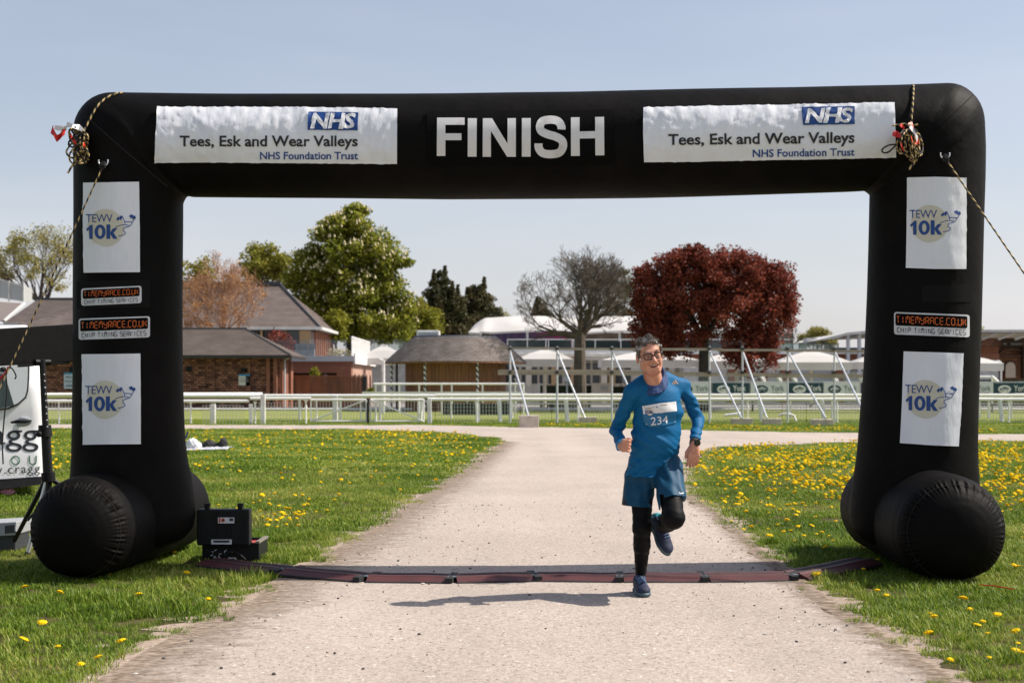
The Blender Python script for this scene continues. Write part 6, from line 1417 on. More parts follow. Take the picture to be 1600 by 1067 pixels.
mb = MB(); mb.box(x2-.35, x2-.3, y2+.5, yb-1.2, zf, zt_); mb.build('side_glazing', mat('bright_glass', (.45,.47,.47), .1, spec=.7), Bp)
# ground floor block with terrace on top
gx0, gx1, gy0, gy1 = -21.0, -9.95, 88.0, 101.0
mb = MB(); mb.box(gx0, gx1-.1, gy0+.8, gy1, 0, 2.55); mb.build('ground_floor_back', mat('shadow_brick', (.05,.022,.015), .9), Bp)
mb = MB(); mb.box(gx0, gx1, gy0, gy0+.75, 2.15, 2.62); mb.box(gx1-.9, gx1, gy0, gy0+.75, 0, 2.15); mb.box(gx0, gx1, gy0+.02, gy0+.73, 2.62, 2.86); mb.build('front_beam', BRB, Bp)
mb = MB(); mb.box(gx0-1, gx1+.15, gy0-.15, gy1, 2.86, 3.2); mb.build('terrace_slab', mat('zinc_edge', (.50,.51,.53), .5), Bp)
# arcade of brick arches along the side
mb = MB(); n = 5; L_ = (gy1-gy0-.8)/n; BRS = brickmat('side_brick', (.44,.22,.14), (.36,.17,.11), (.5,.42,.36))
for i in range(n):
    y0 = gy0+.8+i*L_; yc = y0+L_/2; hw = L_*.30; pts = [(y0,0),(yc-hw,0)]+[(yc-hw*math.cos(math.radians(a_)), 1.45+hw*.95*math.sin(math.radians(a_))) for a_ in range(0,181,15)]+[(yc+hw,0),(y0+L_,0),(y0+L_,2.86),(y0,2.86)]
    # two halves so that each polygon stays simple
    lft = [(y0,0),(yc-hw,0)]+[(yc-hw*math.cos(math.radians(a_)), 1.45+hw*.95*math.sin(math.radians(a_))) for a_ in range(0,91,15)]+[(yc,2.86),(y0,2.86)]
    rgt = [(2*yc-y, z) for y, z in lft]
    for poly in (lft, rgt):
        m_ = len(poly); V = [(gx1,y,z) for y,z in poly]+[(gx1-.35,y,z) for y,z in poly]; mb.add(V, [tuple(range(m_)), tuple(range(2*m_-1,m_-1,-1))]+[(k,k+m_,(k+1)%m_+m_,(k+1)%m_) for k in range(m_)])
mb.build('brick_arcade', BRS, Bp)
mb = MB(); mb.box(gx1+.17, gx1+.27, gy0-.1, gy1, 2.72, 3.34); mb.build('white_fascia', WHITE, Bp)
for i in range(6): x = gx1-.2-i*1.5; mb = MB(); mb.box(x-1.45, x-.05, gy0+.0, gy0+.03, 3.2, 4.2); mb.build('glass_panel', GGL2, Bp)
for i in range(30): 
    y = gy0+.2+i*.38; mb = MB() if i == 0 else mb; mb.box(gx1-.02, gx1+.02, y, y+.24, 3.2, 4.35)
tag(mb.build('louvre_panel', WHITE, Bp), kind='stuff'); mb = MB(); mb.box(gx1-.05, gx1+.05, gy0, gy0+11.5, 4.35, 4.42); mb.build('louvre_rail', WHITE, Bp)
for px in (484,506): 
    V_, f_ = ellipse(px,591,4.2,7,20); mb = MB(); mb.prism([(at(x,y,87.9).x, at(x,y,87.9).z) for x,y in V_], 88.7, 88.78); mb.build('round_window', mat('pale_pane', (.35,.40,.42), .2) if 'pale_pane' not in bpy.data.materials else bpy.data.materials['pale_pane'], Bp)
for x, y_ in ((466,545),(476,546),(487,545)): mb = MB(); p = at(x,y_,94.2); mb.box(p.x-.22,p.x+.22,93.9,94.3,3.2,3.75); mb.box(p.x-.2,p.x+.2,94.25,94.3,3.75,4.15); tag(mb.build('terrace_chair', mat('grey_wicker',(.16,.18,.20),.7) if 'grey_wicker' not in bpy.data.materials else bpy.data.materials['grey_wicker']), {466:'leftmost',476:'middle',487:'rightmost'}[x]+' of the three grey chairs on the pavilion terrace', 'chair', 'terrace chairs')
leaf_tree('potted_grass', 'pale feathery plant on the terrace behind the glass panels', 92.5, [(528,551,14,6),(540,552,10,5)], (530,530,556,1), mat('straw_plumes', (.52,.45,.26), .8), 51, 22, 24, .12, (.2,.35), cat='plant')
leaf_tree('climbing_plant', 'green climbing plant over the wooden gate by the pavilion', 86.5, [(492,583,8,8),(490,575,4,7)], (492,492,600,1), LS, 52, 16, 24, .12, (.18,.3), cat='plant')
# brown board fence
fe = empty('board_fence', (at(510,0,84).x,84,0), 'tall brown wooden board fence in front of the terrace pavilion', 'fence')
nb_ = 34; a = at(456,588.5,84); b_ = at(566,588.5,84); W_ = (b_.x-a.x)/nb_; rr = random.Random(4)
for i in range(nb_): mb = MB(); x = a.x+i*W_; mb.box(x+.006, x+W_-.006, 84+rr.uniform(-.012,.012), 84.04, .05, a.z+rr.uniform(-.01,.01)); mb.build('board', WOODF, fe)
mb = MB(); mb.box(a.x,b_.x,83.93,84.08,a.z+.012,a.z+.07); mb.build('top_rail', mat('orange_rail',(.30,.11,.045),.7), fe)
for x in (a.x-.16, b_.x+.14, a.x+ (b_.x-a.x)*.0-.42): mb = MB(); mb.box(x-.11,x+.11,83.9,84.15,0,a.z+.02); mb.build('post', FASC, fe)
leaf_tree('small_bush', 'small dark green bush at the end of the brick arcade', 83, [(578,611,9,5)], (578,578,614,1), LC, 53, 14, 26, .12, (.18,.3), cat='bush')
# ---- round timber pavilion
Rp = empty('round_pavilion', (at(712,0,77.5).x,77.5,0), 'round timber pavilion with a grey slate roof and striped posts', 'building'); cx_, cy_ = at(712,0,77.5).x, 77.5
def ring(r, z, n=56, ry=1): return [(cx_+r*math.cos(6.2832*i/n), cy_+r*ry*math.sin(6.2832*i/n), z) for i in range(n)]
mb = MB(); nr = 15; ra, rb, za, zb = 3.84, 2.35, 2.62, 3.92
for i in range(nr):
    t0, t1 = i/nr, (i+1)/nr; f = lambda t: ra+(rb-ra)*t; zf_ = lambda t: za+(zb-za)*(t**.92); n = 74
    for k in range(n):
        a0 = 6.2832*(k+.5*(i%2))/n+.002; a1 = 6.2832*(k+1+.5*(i%2))/n-.002; dz_ = random.uniform(0,.012)
        P_ = lambda a_, t, dz: (cx_+f(t)*math.cos(a_), cy_+f(t)*math.sin(a_), zf_(t)+dz); mb.add([P_(a0,t0,.045+dz_), P_(a1,t0,.045+dz_), P_(a1,t1,.012), P_(a0,t1,.012), P_(a0,t0,-.01), P_(a1,t0,-.01)], [(0,1,2,3),(4,5,1,0)])
tag(mb.build('slate_courses', SLATE2, Rp, fixn=False), kind='stuff'); mb = MB(); A_ = ring(rb+.02,zb); B_ = ring(rb-.1,zb+.12); mb.add(A_+B_, [(i,(i+1)%56,56+(i+1)%56,56+i) for i in range(56)]+[tuple(range(56,112))]); mb.build('roof_cap', LEAD, Rp)
mb = MB(); A_ = ring(ra+.02,za-.07); B_ = ring(ra+.02,za); C_ = ring(2.6,za-.05); mb.add(A_+B_+C_, [(i,(i+1)%56,56+(i+1)%56,56+i) for i in range(56)]+[(i,(i+1)%56,112+(i+1)%56,112+i) for i in range(56)]); mb.build('eave', WOODP, Rp)
nb_ = 84
for i in range(nb_):
    a0 = 6.2832*i/nb_; r = 2.72+(.02 if i % 7 == 0 else 0); mb = MB(); 
    if math.sin(a0) > .35: continue
    V = [(cx_+q_*math.cos(t), cy_+q_*math.sin(t), z) for z in (0,za-.04) for q_, t in ((r,a0+.003),(r,a0+.0718),(r-.05,a0+.0718),(r-.05,a0+.003))]; mb.add(V, [(0,1,2,3),(4,7,6,5),(0,4,5,1),(1,5,6,2),(2,6,7,3),(3,7,4,0)]); mb.build('wall_board', WOODP, Rp)
mb = MB(); mb.add(ring(2.6,0)+ring(2.6,za-.05), [(i,(i+1)%56,56+(i+1)%56,56+i) for i in range(56)]); mb.build('inner_wall', FASC, Rp)
def stripem():
    m = bpy.data.materials.new('spiral_stripes'); m.use_nodes = True; N = m.node_tree.nodes; L = m.node_tree.links; tcn = N.new('ShaderNodeTexCoord'); wv = N.new('ShaderNodeTexWave'); wv.bands_direction = 'DIAGONAL'; wv.inputs['Scale'].default_value = 2.2; r = N.new('ShaderNodeValToRGB'); r.color_ramp.interpolation = 'CONSTANT'; r.color_ramp.elements[1].position = .5
    r.color_ramp.elements[0].color = (.02,.02,.03,1); r.color_ramp.elements[1].color = (.7,.7,.68,1); L.new(tcn.outputs['Object'], wv.inputs['Vector']); L.new(wv.outputs['Fac'], r.inputs[0]); L.new(r.outputs[0], N['Principled BSDF'].inputs['Base Color']); return m
STR = stripem()
for px in (612,620,664,746,805): 
    y = cy_-math.sqrt(max(0,3.45**2-(at(px,0,75).x-cx_)**2)) if abs(at(px,0,75).x-cx_) < 3.4 else cy_-.5; x = at(px,0,y).x; mb = MB(); mb.tube((x,y,0),(x,y,za-.05), .065, .065, 10); mb.build('striped_post', FASC if px == 620 else STR, Rp)
mb = MB(); c_ = at(669,528,76.8); mb.box(c_.x-.62, c_.x+.62, 76.6, 77.5, zb+.08, zb+.42); mb.build('roof_vent', WHITE, Rp, bevel=.06); mb = MB(); mb.box(c_.x-.5, c_.x+.5, 76.58, 76.6, zb+.14, zb+.3); mb.build('vent_grille', GREYD, Rp)
# ---- long stand with white tensile canopy
Sb = empty('canopy_stand', (at(900,0,108).x,108,0), 'long low stand with a billowing white fabric canopy behind the trees', 'building')
mb = MB(); n = 120; m_ = 10; x0, x1 = at(732,0,110).x, at(1235,0,110).x; V = []
def cz_(u): # lower edge and crest heights in picture rows
    px = 732+u*(1235-732); lo_ = 519-3*abs(math.sin((px-770)/150*math.pi))+ (2 if px < 750 else 0); hi_ = 497-3.5*math.sin((px-750)/150*math.pi)*0-3*abs(math.cos((px-830)/150*math.pi)); e_ = min(1,(px-732)/24)**.6; return lo_, lo_+(hi_-lo_)*e_
for i in range(n+1):
    u = i/n; lo_, hi_ = cz_(u); x = x0+(x1-x0)*u
    for j in range(m_+1):
        t = j/m_; zl = CH+(HY-lo_)*110/F; zh = CH+(HY-hi_)*115/F; V.append((x, 110+5*t, zl+(zh-zl)*math.sin(t*math.pi/2)**.8+.08*math.sin(u*60)*t*(1-t)))
mb.add(V, [(i*(m_+1)+j,(i+1)*(m_+1)+j,(i+1)*(m_+1)+j+1,i*(m_+1)+j+1) for i in range(n) for j in range(m_)]); mb.add([(x,110.02,z-.14) for (x,_,z) in [V[i*(m_+1)] for i in range(n+1)]]+[V[i*(m_+1)] for i in range(n+1)], [(i,i+1,n+2+i,n+1+i) for i in range(n)])
mb.build('canopy', CANV, Sb, smooth=True, fixn=False)
for px in (751,824,896,968,1046,1125,1200): p = at(px,0,110.3); mb = MB(); mb.tube((p.x,110.3,2.9),(p.x,110.3,at(0,517,110).z), .09, .09, 8); mb.build('canopy_post', WHITE, Sb, smooth=True)
def grapm():
    m = bpy.data.materials.new('purple_graphic'); m.use_nodes = True; N = m.node_tree.nodes; L = m.node_tree.links; g_ = N.new('ShaderNodeNewGeometry'); sx = N.new('ShaderNodeSeparateXYZ'); mr = N.new('ShaderNodeMapRange'); mr.inputs['From Min'].default_value = -1.7; mr.inputs['From Max'].default_value = 5.2; r = N.new('ShaderNodeValToRGB'); e_ = r.color_ramp.elements
    e_[0].color = (.020,.020,.085,1); e_[1].color = (.42,.015,.16,1); x_ = e_.new(.45); x_.color = (.09,.045,.14,1); x_ = e_.new(.75); x_.color = (.38,.015,.14,1); wv = N.new('ShaderNodeTexWave'); wv.inputs['Scale'].default_value = .45; wv.inputs['Distortion'].default_value = 9; wv.inputs['Detail Scale'].default_value = .5; mx_ = N.new('ShaderNodeMix'); mx_.data_type = 'RGBA'; mx_.inputs['B'].default_value = (.16,.10,.22,1); m2 = N.new('ShaderNodeMath'); m2.operation = 'MULTIPLY'; m2.inputs[1].default_value = .45
    L.new(g_.outputs['Position'], sx.inputs[0]); L.new(g_.outputs['Position'], wv.inputs['Vector']); L.new(sx.outputs['X'], mr.inputs['Value']); L.new(mr.outputs[0], r.inputs[0]); L.new(wv.outputs['Fac'], m2.inputs[0]); L.new(m2.outputs[0], mx_.inputs['Factor']); L.new(r.outputs[0], mx_.inputs['A']); L.new(mx_.outputs['Result'], N['Principled BSDF'].inputs['Base Color']); return m
mb = MB(); mb.pxb(769,895,517,548,111.2,.1); mb.build('purple_mural', grapm(), Sb); mb = MB(); mb.pxb(1020,1105,518,548,111.2,.1); mb.build('pink_mural', mat('magenta_graphic', (.13,.02,.09), .7, (.4,.03,.2), 1.2), Sb)
mb = MB(); mb.pxb(895,1240,520,548,112.4,.2); mb.build('rear_wall', mat('dim_brown_wall', (.12,.09,.07), .9, (.24,.19,.15), 1.2), Sb)
mb = MB(); mb.pxb(793,892,531,548,109.6,.03); mb.build('glass_panel', mat('dark_balustrade', (.03,.045,.045), .06, spec=.6), Sb); mb = MB(); mb.pxb(900,1200,533,545,109.6,.03); mb.build('glass_panel', bpy.data.materials['dark_balustrade'], Sb)
mb = MB(); mb.pxb(793,1240,529.6,531,109.5,.08); 
for px in (793,824,853,857,894,930,970,1010,1050): mb.pxb(px-.6,px+.6,530,548,109.45,.08)
mb.build('handrail', WHITE, Sb)
mb = MB(); mb.pxb(780,1240,545,549.5,109.0,6); mb.build('terrace_slab', GREYD, Sb)
mb = MB(); mb.pxb(790,1245,549.6,553,108.2,7); mb.build('fascia', WHITE, Sb); mb = MB(); mb.pxb(790,1070,553.1,557,108.0,6); mb.build('lower_fascia', WHITED, Sb)
mb = MB(); a = at(780,0,107.4); b_ = at(1068,0,107.4); mb.box(a.x,b_.x,107.6,114,0,at(0,557,107).z); mb.build('wall', CREAM, Sb)
for i, px in enumerate((787,800,815,829,843,857,868,883,912,926,941,962,975,1002,1016,1040)):
    w_ = 10.5
    for (ya,yb_) in ((559,564.5),(567,577.5),(584,599)):
        a = at(px,yb_,107.5); b_ = at(px+w_,ya,107.5); mb = MB(); mb.box(a.x,b_.x,107.5,107.6,a.z,b_.z); mb.build('window', DARKGLASS, Sb)
for px in (826,866,896,944,956,1050,1066): mb = MB(); a = at(px,0,107.2); mb.box(a.x-.22,a.x+.22,107.15,107.49,0,at(0,557,107.2).z); mb.build('pillar', OAK if px in (866,896,956) else CREAM, Sb)
mb = MB(); mb.pxb(912,942,557.5,563,107.1,.3); mb.build('roller_blind', CREAM, Sb)
# right wing: white shutters between brick piers
Rw = empty('shuttered_building', (at(1200,0,106).x,106,0), 'white walled building with grey shutters and brick piers behind the parasols', 'building')
a = at(1068,0,106); b_ = at(1560,0,106); mb = MB(); mb.box(a.x,b_.x,106,113,0,at(0,553,106).z); mb.build('wall', WHITED, Rw); mb = MB(); mb.box(a.x,b_.x,105.8,105.99,at(0,562,106).z,at(0,553,106).z); mb.build('brick_band', BRB, Rw)
for x0_, x1_ in ((1139,1151),(1221,1235),(1304,1318)): mb = MB(); p = at(x0_,0,105.6); q_ = at(x1_,0,105.6); mb.box(p.x,q_.x,105.55,105.79,0,at(0,561,105.6).z); mb.build('brick_pier', BRB, Rw)
for x0_, x1_, ya in ((1236,1262,567),(1271,1299,570),(1100,1136,566),(1155,1218,566)): mb = MB(); p = at(x0_,0,105.9); q_ = at(x1_,ya,105.9); mb.box(p.x,q_.x,105.88,105.97,.1,q_.z); mb.build('shutter', GREYD if x0_ > 1230 else WHITED, Rw)
for x0_, x1_ in ((1326,1334),(1336,1349),(1318,1323)): mb = MB(); mb.pxb(x0_,x1_,571,579,105.85,.1); mb.build('window', DARKGLASS, Rw)
mb = MB(); mb.pxb(1068,1400,549.5,553,104.9,8); mb.build('fascia', WHITE, Rw); mb = MB(); mb.pxb(1068,1400,545.5,549.4,105.4,7); mb.build('roof_edge', GREYD, Rw)
for x0_ in range(1215,1310,24): mb = MB(); mb.pxb(x0_,x0_+23,537,548,105.6,.03); mb.build('glass_panel', GGLASS, Rw)
mb = MB(); mb.pxb(1248,1311,536.2,537.2,105.5,.06); 
for x0_ in (1249,1271,1284,1298,1310): mb.pxb(x0_-.5,x0_+.5,537,548,105.5,.05)
mb.build('handrail', mat('dark_green_metal', (.05,.09,.075), .5), Rw)
mb = MB(); mb.pxb(1261,1277,528,536,107,1.5); mb.build('plant_box', WHITED, Rw)
# grandstand canopy on the right with terracotta stand
Gs = empty('terracotta_grandstand', (at(1560,0,112).x,112,0), 'old terracotta brick stand with arches under a white steel canopy at the right', 'building')
mb = MB(); pr_ = [(1273,532),(1324,519.5),(1365,515.5),(1420,515),(1700,515),(1700,518.5),(1420,518.5),(1366,519.5),(1326,523.5),(1290,531)]
mb.prism([(at(x,y,104).x, at(x,y,104).z) for x,y in pr_], 104, 116); mb.build('canopy', WHITED, Gs)
mb = MB(); pr_ = [(1300,530.5),(1326,525),(1366,521.5),(1700,520.5),(1700,527),(1366,528),(1330,530)]; mb.prism([(at(x,y,106).x, at(x,y,106).z) for x,y in pr_], 106, 106.6); mb.build('canopy_truss', CREAM, Gs)
mb = MB()
for i in range(16): x = 1300+i*26; mb.tube(at(x,530,105), at(x+24,520.5,105.2), .1,.1,5); 
mb.build('truss_strut', WHITED, Gs)
for px in (1325,1342.5,1380,1450): mb = MB(); p = at(px,0,104.6); mb.tube((p.x,104.6,0),(p.x,104.6,at(0,520,104.6).z), .16,.14,8); mb.build('canopy_post', STEEL, Gs, smooth=True)
mb = MB(); mb.pxb(1312,1420,543,546,108,3); mb.pxb(1300,1420,546,548,107,4); mb.build('viewing_deck', mat('dark_deck',(.06,.05,.045),.8), Gs)
wz = at(0,526,116).z; a = at(1560,0,116); mb = MB(); mb.box(a.x,a.x+16,116,122,0,wz); mb.build('wall', BRT, Gs)
mb = MB(); p = at(1480,548,114); q_ = at(1560,541,114); mb.box(p.x,q_.x,114,121,0,q_.z); mb.build('side_wing', BRB, Gs)
mb = MB(); p = at(1480,541,113.8); q_ = at(1560,538,113.8)
for i in range(22): x = p.x+i*.2; mb.box(x,x+.07,113.8,113.9,q_.z-.2,q_.z+.35)
mb.box(p.x,q_.x,113.75,113.95,q_.z+.35,q_.z+.45); mb.build('balustrade', BRT, Gs)
for xa, xb, ya, yb_ in ((1567,1573,536,538.5),(1579,1596,536.3,538.6)): mb = MB(); mb.pxb(xa,xb,ya,yb_,115.8,.1); mb.build('window', mat('lit_pane', (.32,.30,.27), .5) if 'lit_pane' not in bpy.data.materials else bpy.data.materials['lit_pane'], Gs)
mb = MB(); mb.pxb(1556,1604,532,535.5,115.5,.4); mb.pxb(1556,1600,539.5,542,115.7,.3); mb.build('dark_cornice', FASC, Gs)
def archp(cx0, cy0, rx, ry_, n=16): return [(cx0+rx*math.cos(math.pi*i/n), cy0-ry_*math.sin(math.pi*i/n)) for i in range(n+1)]
mb = MB(); P1 = archp(1581,554.5,20,10); P2 = archp(1581,554.5,17.5,8); 
for i in range(16): q4 = [P1[i],P1[i+1],P2[i+1],P2[i]]; mb.prism([(at(x,y,115.6).x, at(x,y,115.6).z) for x,y in q4], 115.6, 115.99)
mb.build('pediment_arch', mat('dark_terracotta', (.10,.05,.03), .8), Gs)
mb = MB(); mb.pxb(1557,1561,540,592,115.3,.6); mb.pxb(1599,1603,540,592,115.3,.6); mb.build('pilaster', mat('soot_brick', (.06,.035,.025), .9), Gs); mb = MB(); mb.pxb(1556,1604,554.6,556.6,115.5,.4); mb.build('string_course', bpy.data.materials['dark_terracotta'], Gs)
P1 = [(1588.6,590)]+archp(1579.5,573,9.1,9.5)+[(1570.4,590)]; mb = MB(); mb.prism([(at(x,y,115.6).x, at(x,y,115.6).z) for x,y in P1], 115.8, 115.99); mb.build('door_surround', bpy.data.materials['dark_terracotta'], Gs)
P1 = [(1587.4,590)]+archp(1579.5,573.5,7.6,7.8)+[(1571.6,590)]; mb = MB(); mb.prism([(at(x,y,115.6).x, at(x,y,115.6).z) for x,y in P1], 115.68, 115.79); mb.build('arched_doorway', CREAM, Gs)
mb = MB(); mb.pxb(1480,1551,570,590,113.6,.3); mb.build('cream_wall', CREAM, Gs)
# ---- parasols
def parasol(px, py_top, py_eave, hw, d, lb, half=None):
    s_ = F/d; p = at(px,0,d); z1 = at(0,py_top,d).z; z0 = at(0,py_eave,d).z; w_ = hw/s_; e = empty('parasol', (p.x,d,0), lb, 'parasol', 'large white parasols in front of the stands'); V = [(p.x+sx*w_, d+sy*w_*.6, z0) for sx, sy in ((-1,-1),(1,-1),(1,1),(-1,1))]
    T = [(p.x+sx*w_*.14, d+sy*w_*.09, z1) for sx, sy in ((-1,-1),(1,-1),(1,1),(-1,1))]; M_ = [(p.x+sx*w_*.55, d+sy*w_*.33, z0+(z1-z0)*.62) for sx, sy in ((-1,-1),(1,-1),(1,1),(-1,1))]
    mb = MB(); mb.add(V+M_+T, [(i,(i+1)%4,4+(i+1)%4,4+i) for i in range(4)]+[(4+i,4+(i+1)%4,8+(i+1)%4,8+i) for i in range(4)]+[(8,9,10,11)]); cn = mb.build('canopy', CANV, e)
    mb = MB(); V2 = [(x,y,z-.42) for x,y,z in V]; mb.add(V+V2, [(i,(i+1)%4,4+(i+1)%4,4+i) for i in range(4)]); mb.build('valance', CANV, e)
    mb = MB(); mb.tube((p.x,d,0),(p.x,d,z1-.1), .11,.09,8); mb.build('pole', mat('cream_pole',(.6,.56,.45),.6) if 'cream_pole' not in bpy.data.materials else bpy.data.materials['cream_pole'], e, smooth=True)
    mb = MB(); mb.box(p.x-w_*.13,p.x+w_*.13,d-w_*.08,d+w_*.08,z1+.005,z1+.09); mb.build('cap', WHITE, e, bevel=.03)
    mb = MB()
    for v in V: mb.tube((p.x,d,z0+(z1-z0)*.25-.1), Vector(v)-Vector((0,0,.03)), .03,.03,5)
    mb.build('ribs', GREYD, e)
for a_ in ((851,547,561.5,44,84,'white parasol left of the bare tree trunk'),(1012,549,563,75,86,'white parasol directly behind the runner'),(1151,549,565,59,84,'white parasol partly hidden by the copper beech leaves'),(1267,549,566.5,57,82,'white parasol in front of the grey shutters'),(1383,551,566,52,86,'white parasol hidden mostly by the right column of the arch'),(1508,556,568,50,84,'white parasol showing right of the right column'),(600,541,560,34,96,'white parasol behind the round pavilion, left of its roof')): parasol(*a_)
gp = empty('glass_screen', (at(590,0,112).x,112,0), 'green glass balustrade on the roof left of the round pavilion', 'balustrade')
for x0_ in range(540,634,16): mb = MB(); mb.pxb(x0_,x0_+15.5,531,552,112,.04); mb.build('glass_panel', GGLASS, gp)
mb = MB(); mb.pxb(538,634,530,531,111.95,.1); mb.build('top_rail', WHITED, gp); mb = MB(); mb.pxb(560,640,552,612,114,4); tag(mb.build('white_block', WHITED), 'plain pale wall block behind the left parasol', 'building'); mb = MB(); mb.pxb(538,634,552,556,112.1,.8); mb.build('upstand', WHITED, gp)
sr = empty('steel_railing', (at(600,0,98).x,98,0), 'row of grey vertical railings left of the round pavilion', 'railing'); mb = MB()
for x in range(588,634,2): mb.pxb(x,x+.5,581,596,98,.03)
mb.pxb(586,634,580,581,97.98,.06); mb.build('bars', GREYD, sr)
mb = MB(); p = at(599,0,90); mb.tube((p.x,90,0),(p.x,90,at(0,563,90).z), .1,.1,8); mb.tube((p.x,90,at(0,563,90).z),(p.x-.25,89.9,at(0,561,90).z), .06,.06,6); tag(mb.build('lamp_post', WHITE, smooth=True), 'white lamp post left of the round pavilion', 'lamp post')
mb = MB(); p = at(1564,0,92); zt_ = at(0,567,92).z; mb.tube((p.x,92,0),(p.x,92,zt_), .06,.06,8); mb.path([(p.x,92,zt_),(p.x-.1,92,zt_+.1),(p.x-.25,92,zt_+.1)], .06, 6); mb.ball((p.x-.33,92,zt_), (.16,.16,.13)); tag(mb.build('lamp_post', WHITE, smooth=True), 'white lamp post in front of the terracotta stand', 'lamp post')
# ---- hedges
HEDG = leafmat('hedge_leaves', (.022,.035,.010), (.05,.07,.018), .45, .15)
def hedge(x0_, x1_, y0_, y1_, d, dep, lb, seed):
    a = at(x0_,y1_,d); b_ = at(x1_,y0_,d); g_ = np.random.default_rng(seed); z0 = max(a.z,.05); n = int((b_.x-a.x)*(b_.z-z0)*14); C = np.column_stack([g_.uniform(a.x,b_.x,n), g_.uniform(d,d+dep,n), g_.uniform(z0,b_.z-.1,n)]); e = empty('hedge', ((a.x+b_.x)/2,d,0), lb, 'hedge'); V, Q = leaves(C, np.full(n,.16), 16, .10, seed, 1); meshobj('foliage', npmesh('foliage', V, Q), HEDG, e)
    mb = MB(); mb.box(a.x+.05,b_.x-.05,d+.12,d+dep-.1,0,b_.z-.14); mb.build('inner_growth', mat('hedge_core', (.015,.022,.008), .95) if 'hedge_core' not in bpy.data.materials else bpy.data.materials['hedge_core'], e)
hedge(843,925,598.5,618,86,1.2,'dark clipped hedge left of the cream box, behind the scaffold frames',1); hedge(957,1010,600,618,86,1.2,'dark clipped hedge right of the cream box, behind the runner',2); hedge(1350,1700,590,600,95,1.2,'clipped dark hedge below the terracotta stand at the right',3)
hedge(690,800,626,642,66,.8,'low dark planting under the round pavilion behind the white rails',4)
mb = MB(); mb.pxb(925,953,599.5,614,85.4,1.2); mb.pxb(924.5,953.5,598.3,599.4,85.35,1.3); mb.mt(1)
for x in (939,942,945,948): mb.pxb(x,x+2,603,609,85.33,.06)
tag(mb.build('cream_kiosk', [CREAM, GREYD]), 'small cream cabinet with a vent between the two hedges', 'cabinet')
pf = empty('picket_fence', (at(825,0,80).x,80,0), 'small white picket fence right of the round pavilion', 'fence')
for i in range(20): x = 794+i*2.5; mb = MB(); mb.pxb(x,x+1.2,601,614,80,.03); mb.build('picket', WHITE, pf)
mb = MB(); mb.pxb(793,844,602,603,80.04,.04); mb.pxb(793,844,611,612,80.04,.04); mb.build('rail', WHITE, pf)
for x in (792.5,842.5): mb = MB(); mb.pxb(x-1.5,x+1.5,598,615,79.95,.12); mb.build('post', WHITE, pf)
mb = MB(); p = at(886,0,78); mb.tube((p.x,78,0),(p.x,78,at(0,592,78).z), .05,.05,8); mb.pxb(882,889,588,596,77.93,.12); tag(mb.build('small_sign_post', [STEEL]), 'small grey meter on a thin post before the hedge', 'post')

# ---------------- rails, mesh fence, gates ----------------
PIPE = mat('white_pipe_rail', (.88,.86,.83), .45, (.82,.80,.76), 1.5, bump=.05); WIRE = mat('white_wire', (.66,.66,.62), .5)
def railrun(lb, d, z, pxs, x0_, x1_, r=.045, lean=0, flat=False, grp=None, pr=.035, nm='running_rail', y2=None, z2=None, d2=None):
    e = empty(nm, (at((x0_+x1_)/2,0,d).x,d,0), lb, 'rail', grp); a = at(x0_,0,d); b_ = at(x1_,0,d2 or d); a.z = z; b_.z = z2 or z; n = max(1,int((b_-a).length/6))
    for i in range(n): p = a.lerp(b_,i/n); q_ = a.lerp(b_,(i+1)/n); dv_ = (q_-p).normalized()*.012; mb = MB(); (mb.tube(p, q_-dv_, r, r, 10) if not flat else mb.box(p.x,q_.x-.02,d-.03,d+.03,z-r,z+r)); mb.build('rail', PIPE, e, smooth=not flat)
    for px in pxs:
        t = (px-x0_)/(x1_-x0_); dd3 = d+((d2 or d)-d)*t; p = at(px,0,dd3); zz_ = z+((z2 or z)-z)*t; mb = MB(); mb.path([(p.x+lean,dd3-.10*(lean != 0),0),(p.x+lean*.3,dd3,zz_*.75),(p.x,dd3,zz_)], [pr,pr,pr*1.1], 8); mb.build('post', PIPE, e, smooth=True)
    return e
S1 = F
# running rail nearest the course, thick with leaning posts (d~56)
railrun('long white running rail, the upper of the two lines behind the mesh fence', 56, at(0,618.6,56).z, [410,468,532,594,658,], 60, 680, .075, 0, pr=.05)
railrun('white running rail with leaning plastic posts, right of the gates', 53.5, at(0,624,53.5).z, [670,745,779.5,884,1000,1187,1284,1420,1503,1562], 668, 1750, .07, .06, pr=.085)
railrun('second white running rail just beyond the leaning one', 60, at(0,617.6,60).z, [705,800,905,1060,1110,1235,1300,1530,1545,1580], 680, 1750, .07, 0, pr=.045)
railrun('white rail low on the far side of the race track', 76, at(0,639,76).z, list(range(60,1700,55)), 40, 1700, .05, 0, pr=.03)
railrun('raised white rail in front of the round pavilion', 70, at(0,599.7,70).z, [587,598,624,655,690,706,754,805,818], 584, 820, .05, 0, pr=.04)
railrun('flat white board rail below the pavilion rail', 69, at(0,613.5,69).z, [600,660,730,800], 566, 822, .05, 0, True, pr=.03)
railrun('white handrail beyond the hoardings right of the right column', 72, at(0,588.5,72).z, [1529,1550], 1500, 1549, .05, 0, pr=.04)
for nm_, pts_ in (('handrail_end', [(1549,588),(1560,598)]), ): mb = MB(); mb.path([at(x,y,71.5) for x,y in pts_], .09, 8); tag(mb.build(nm_, PIPE, smooth=True), 'sloping white rail end right of the right column', 'rail')
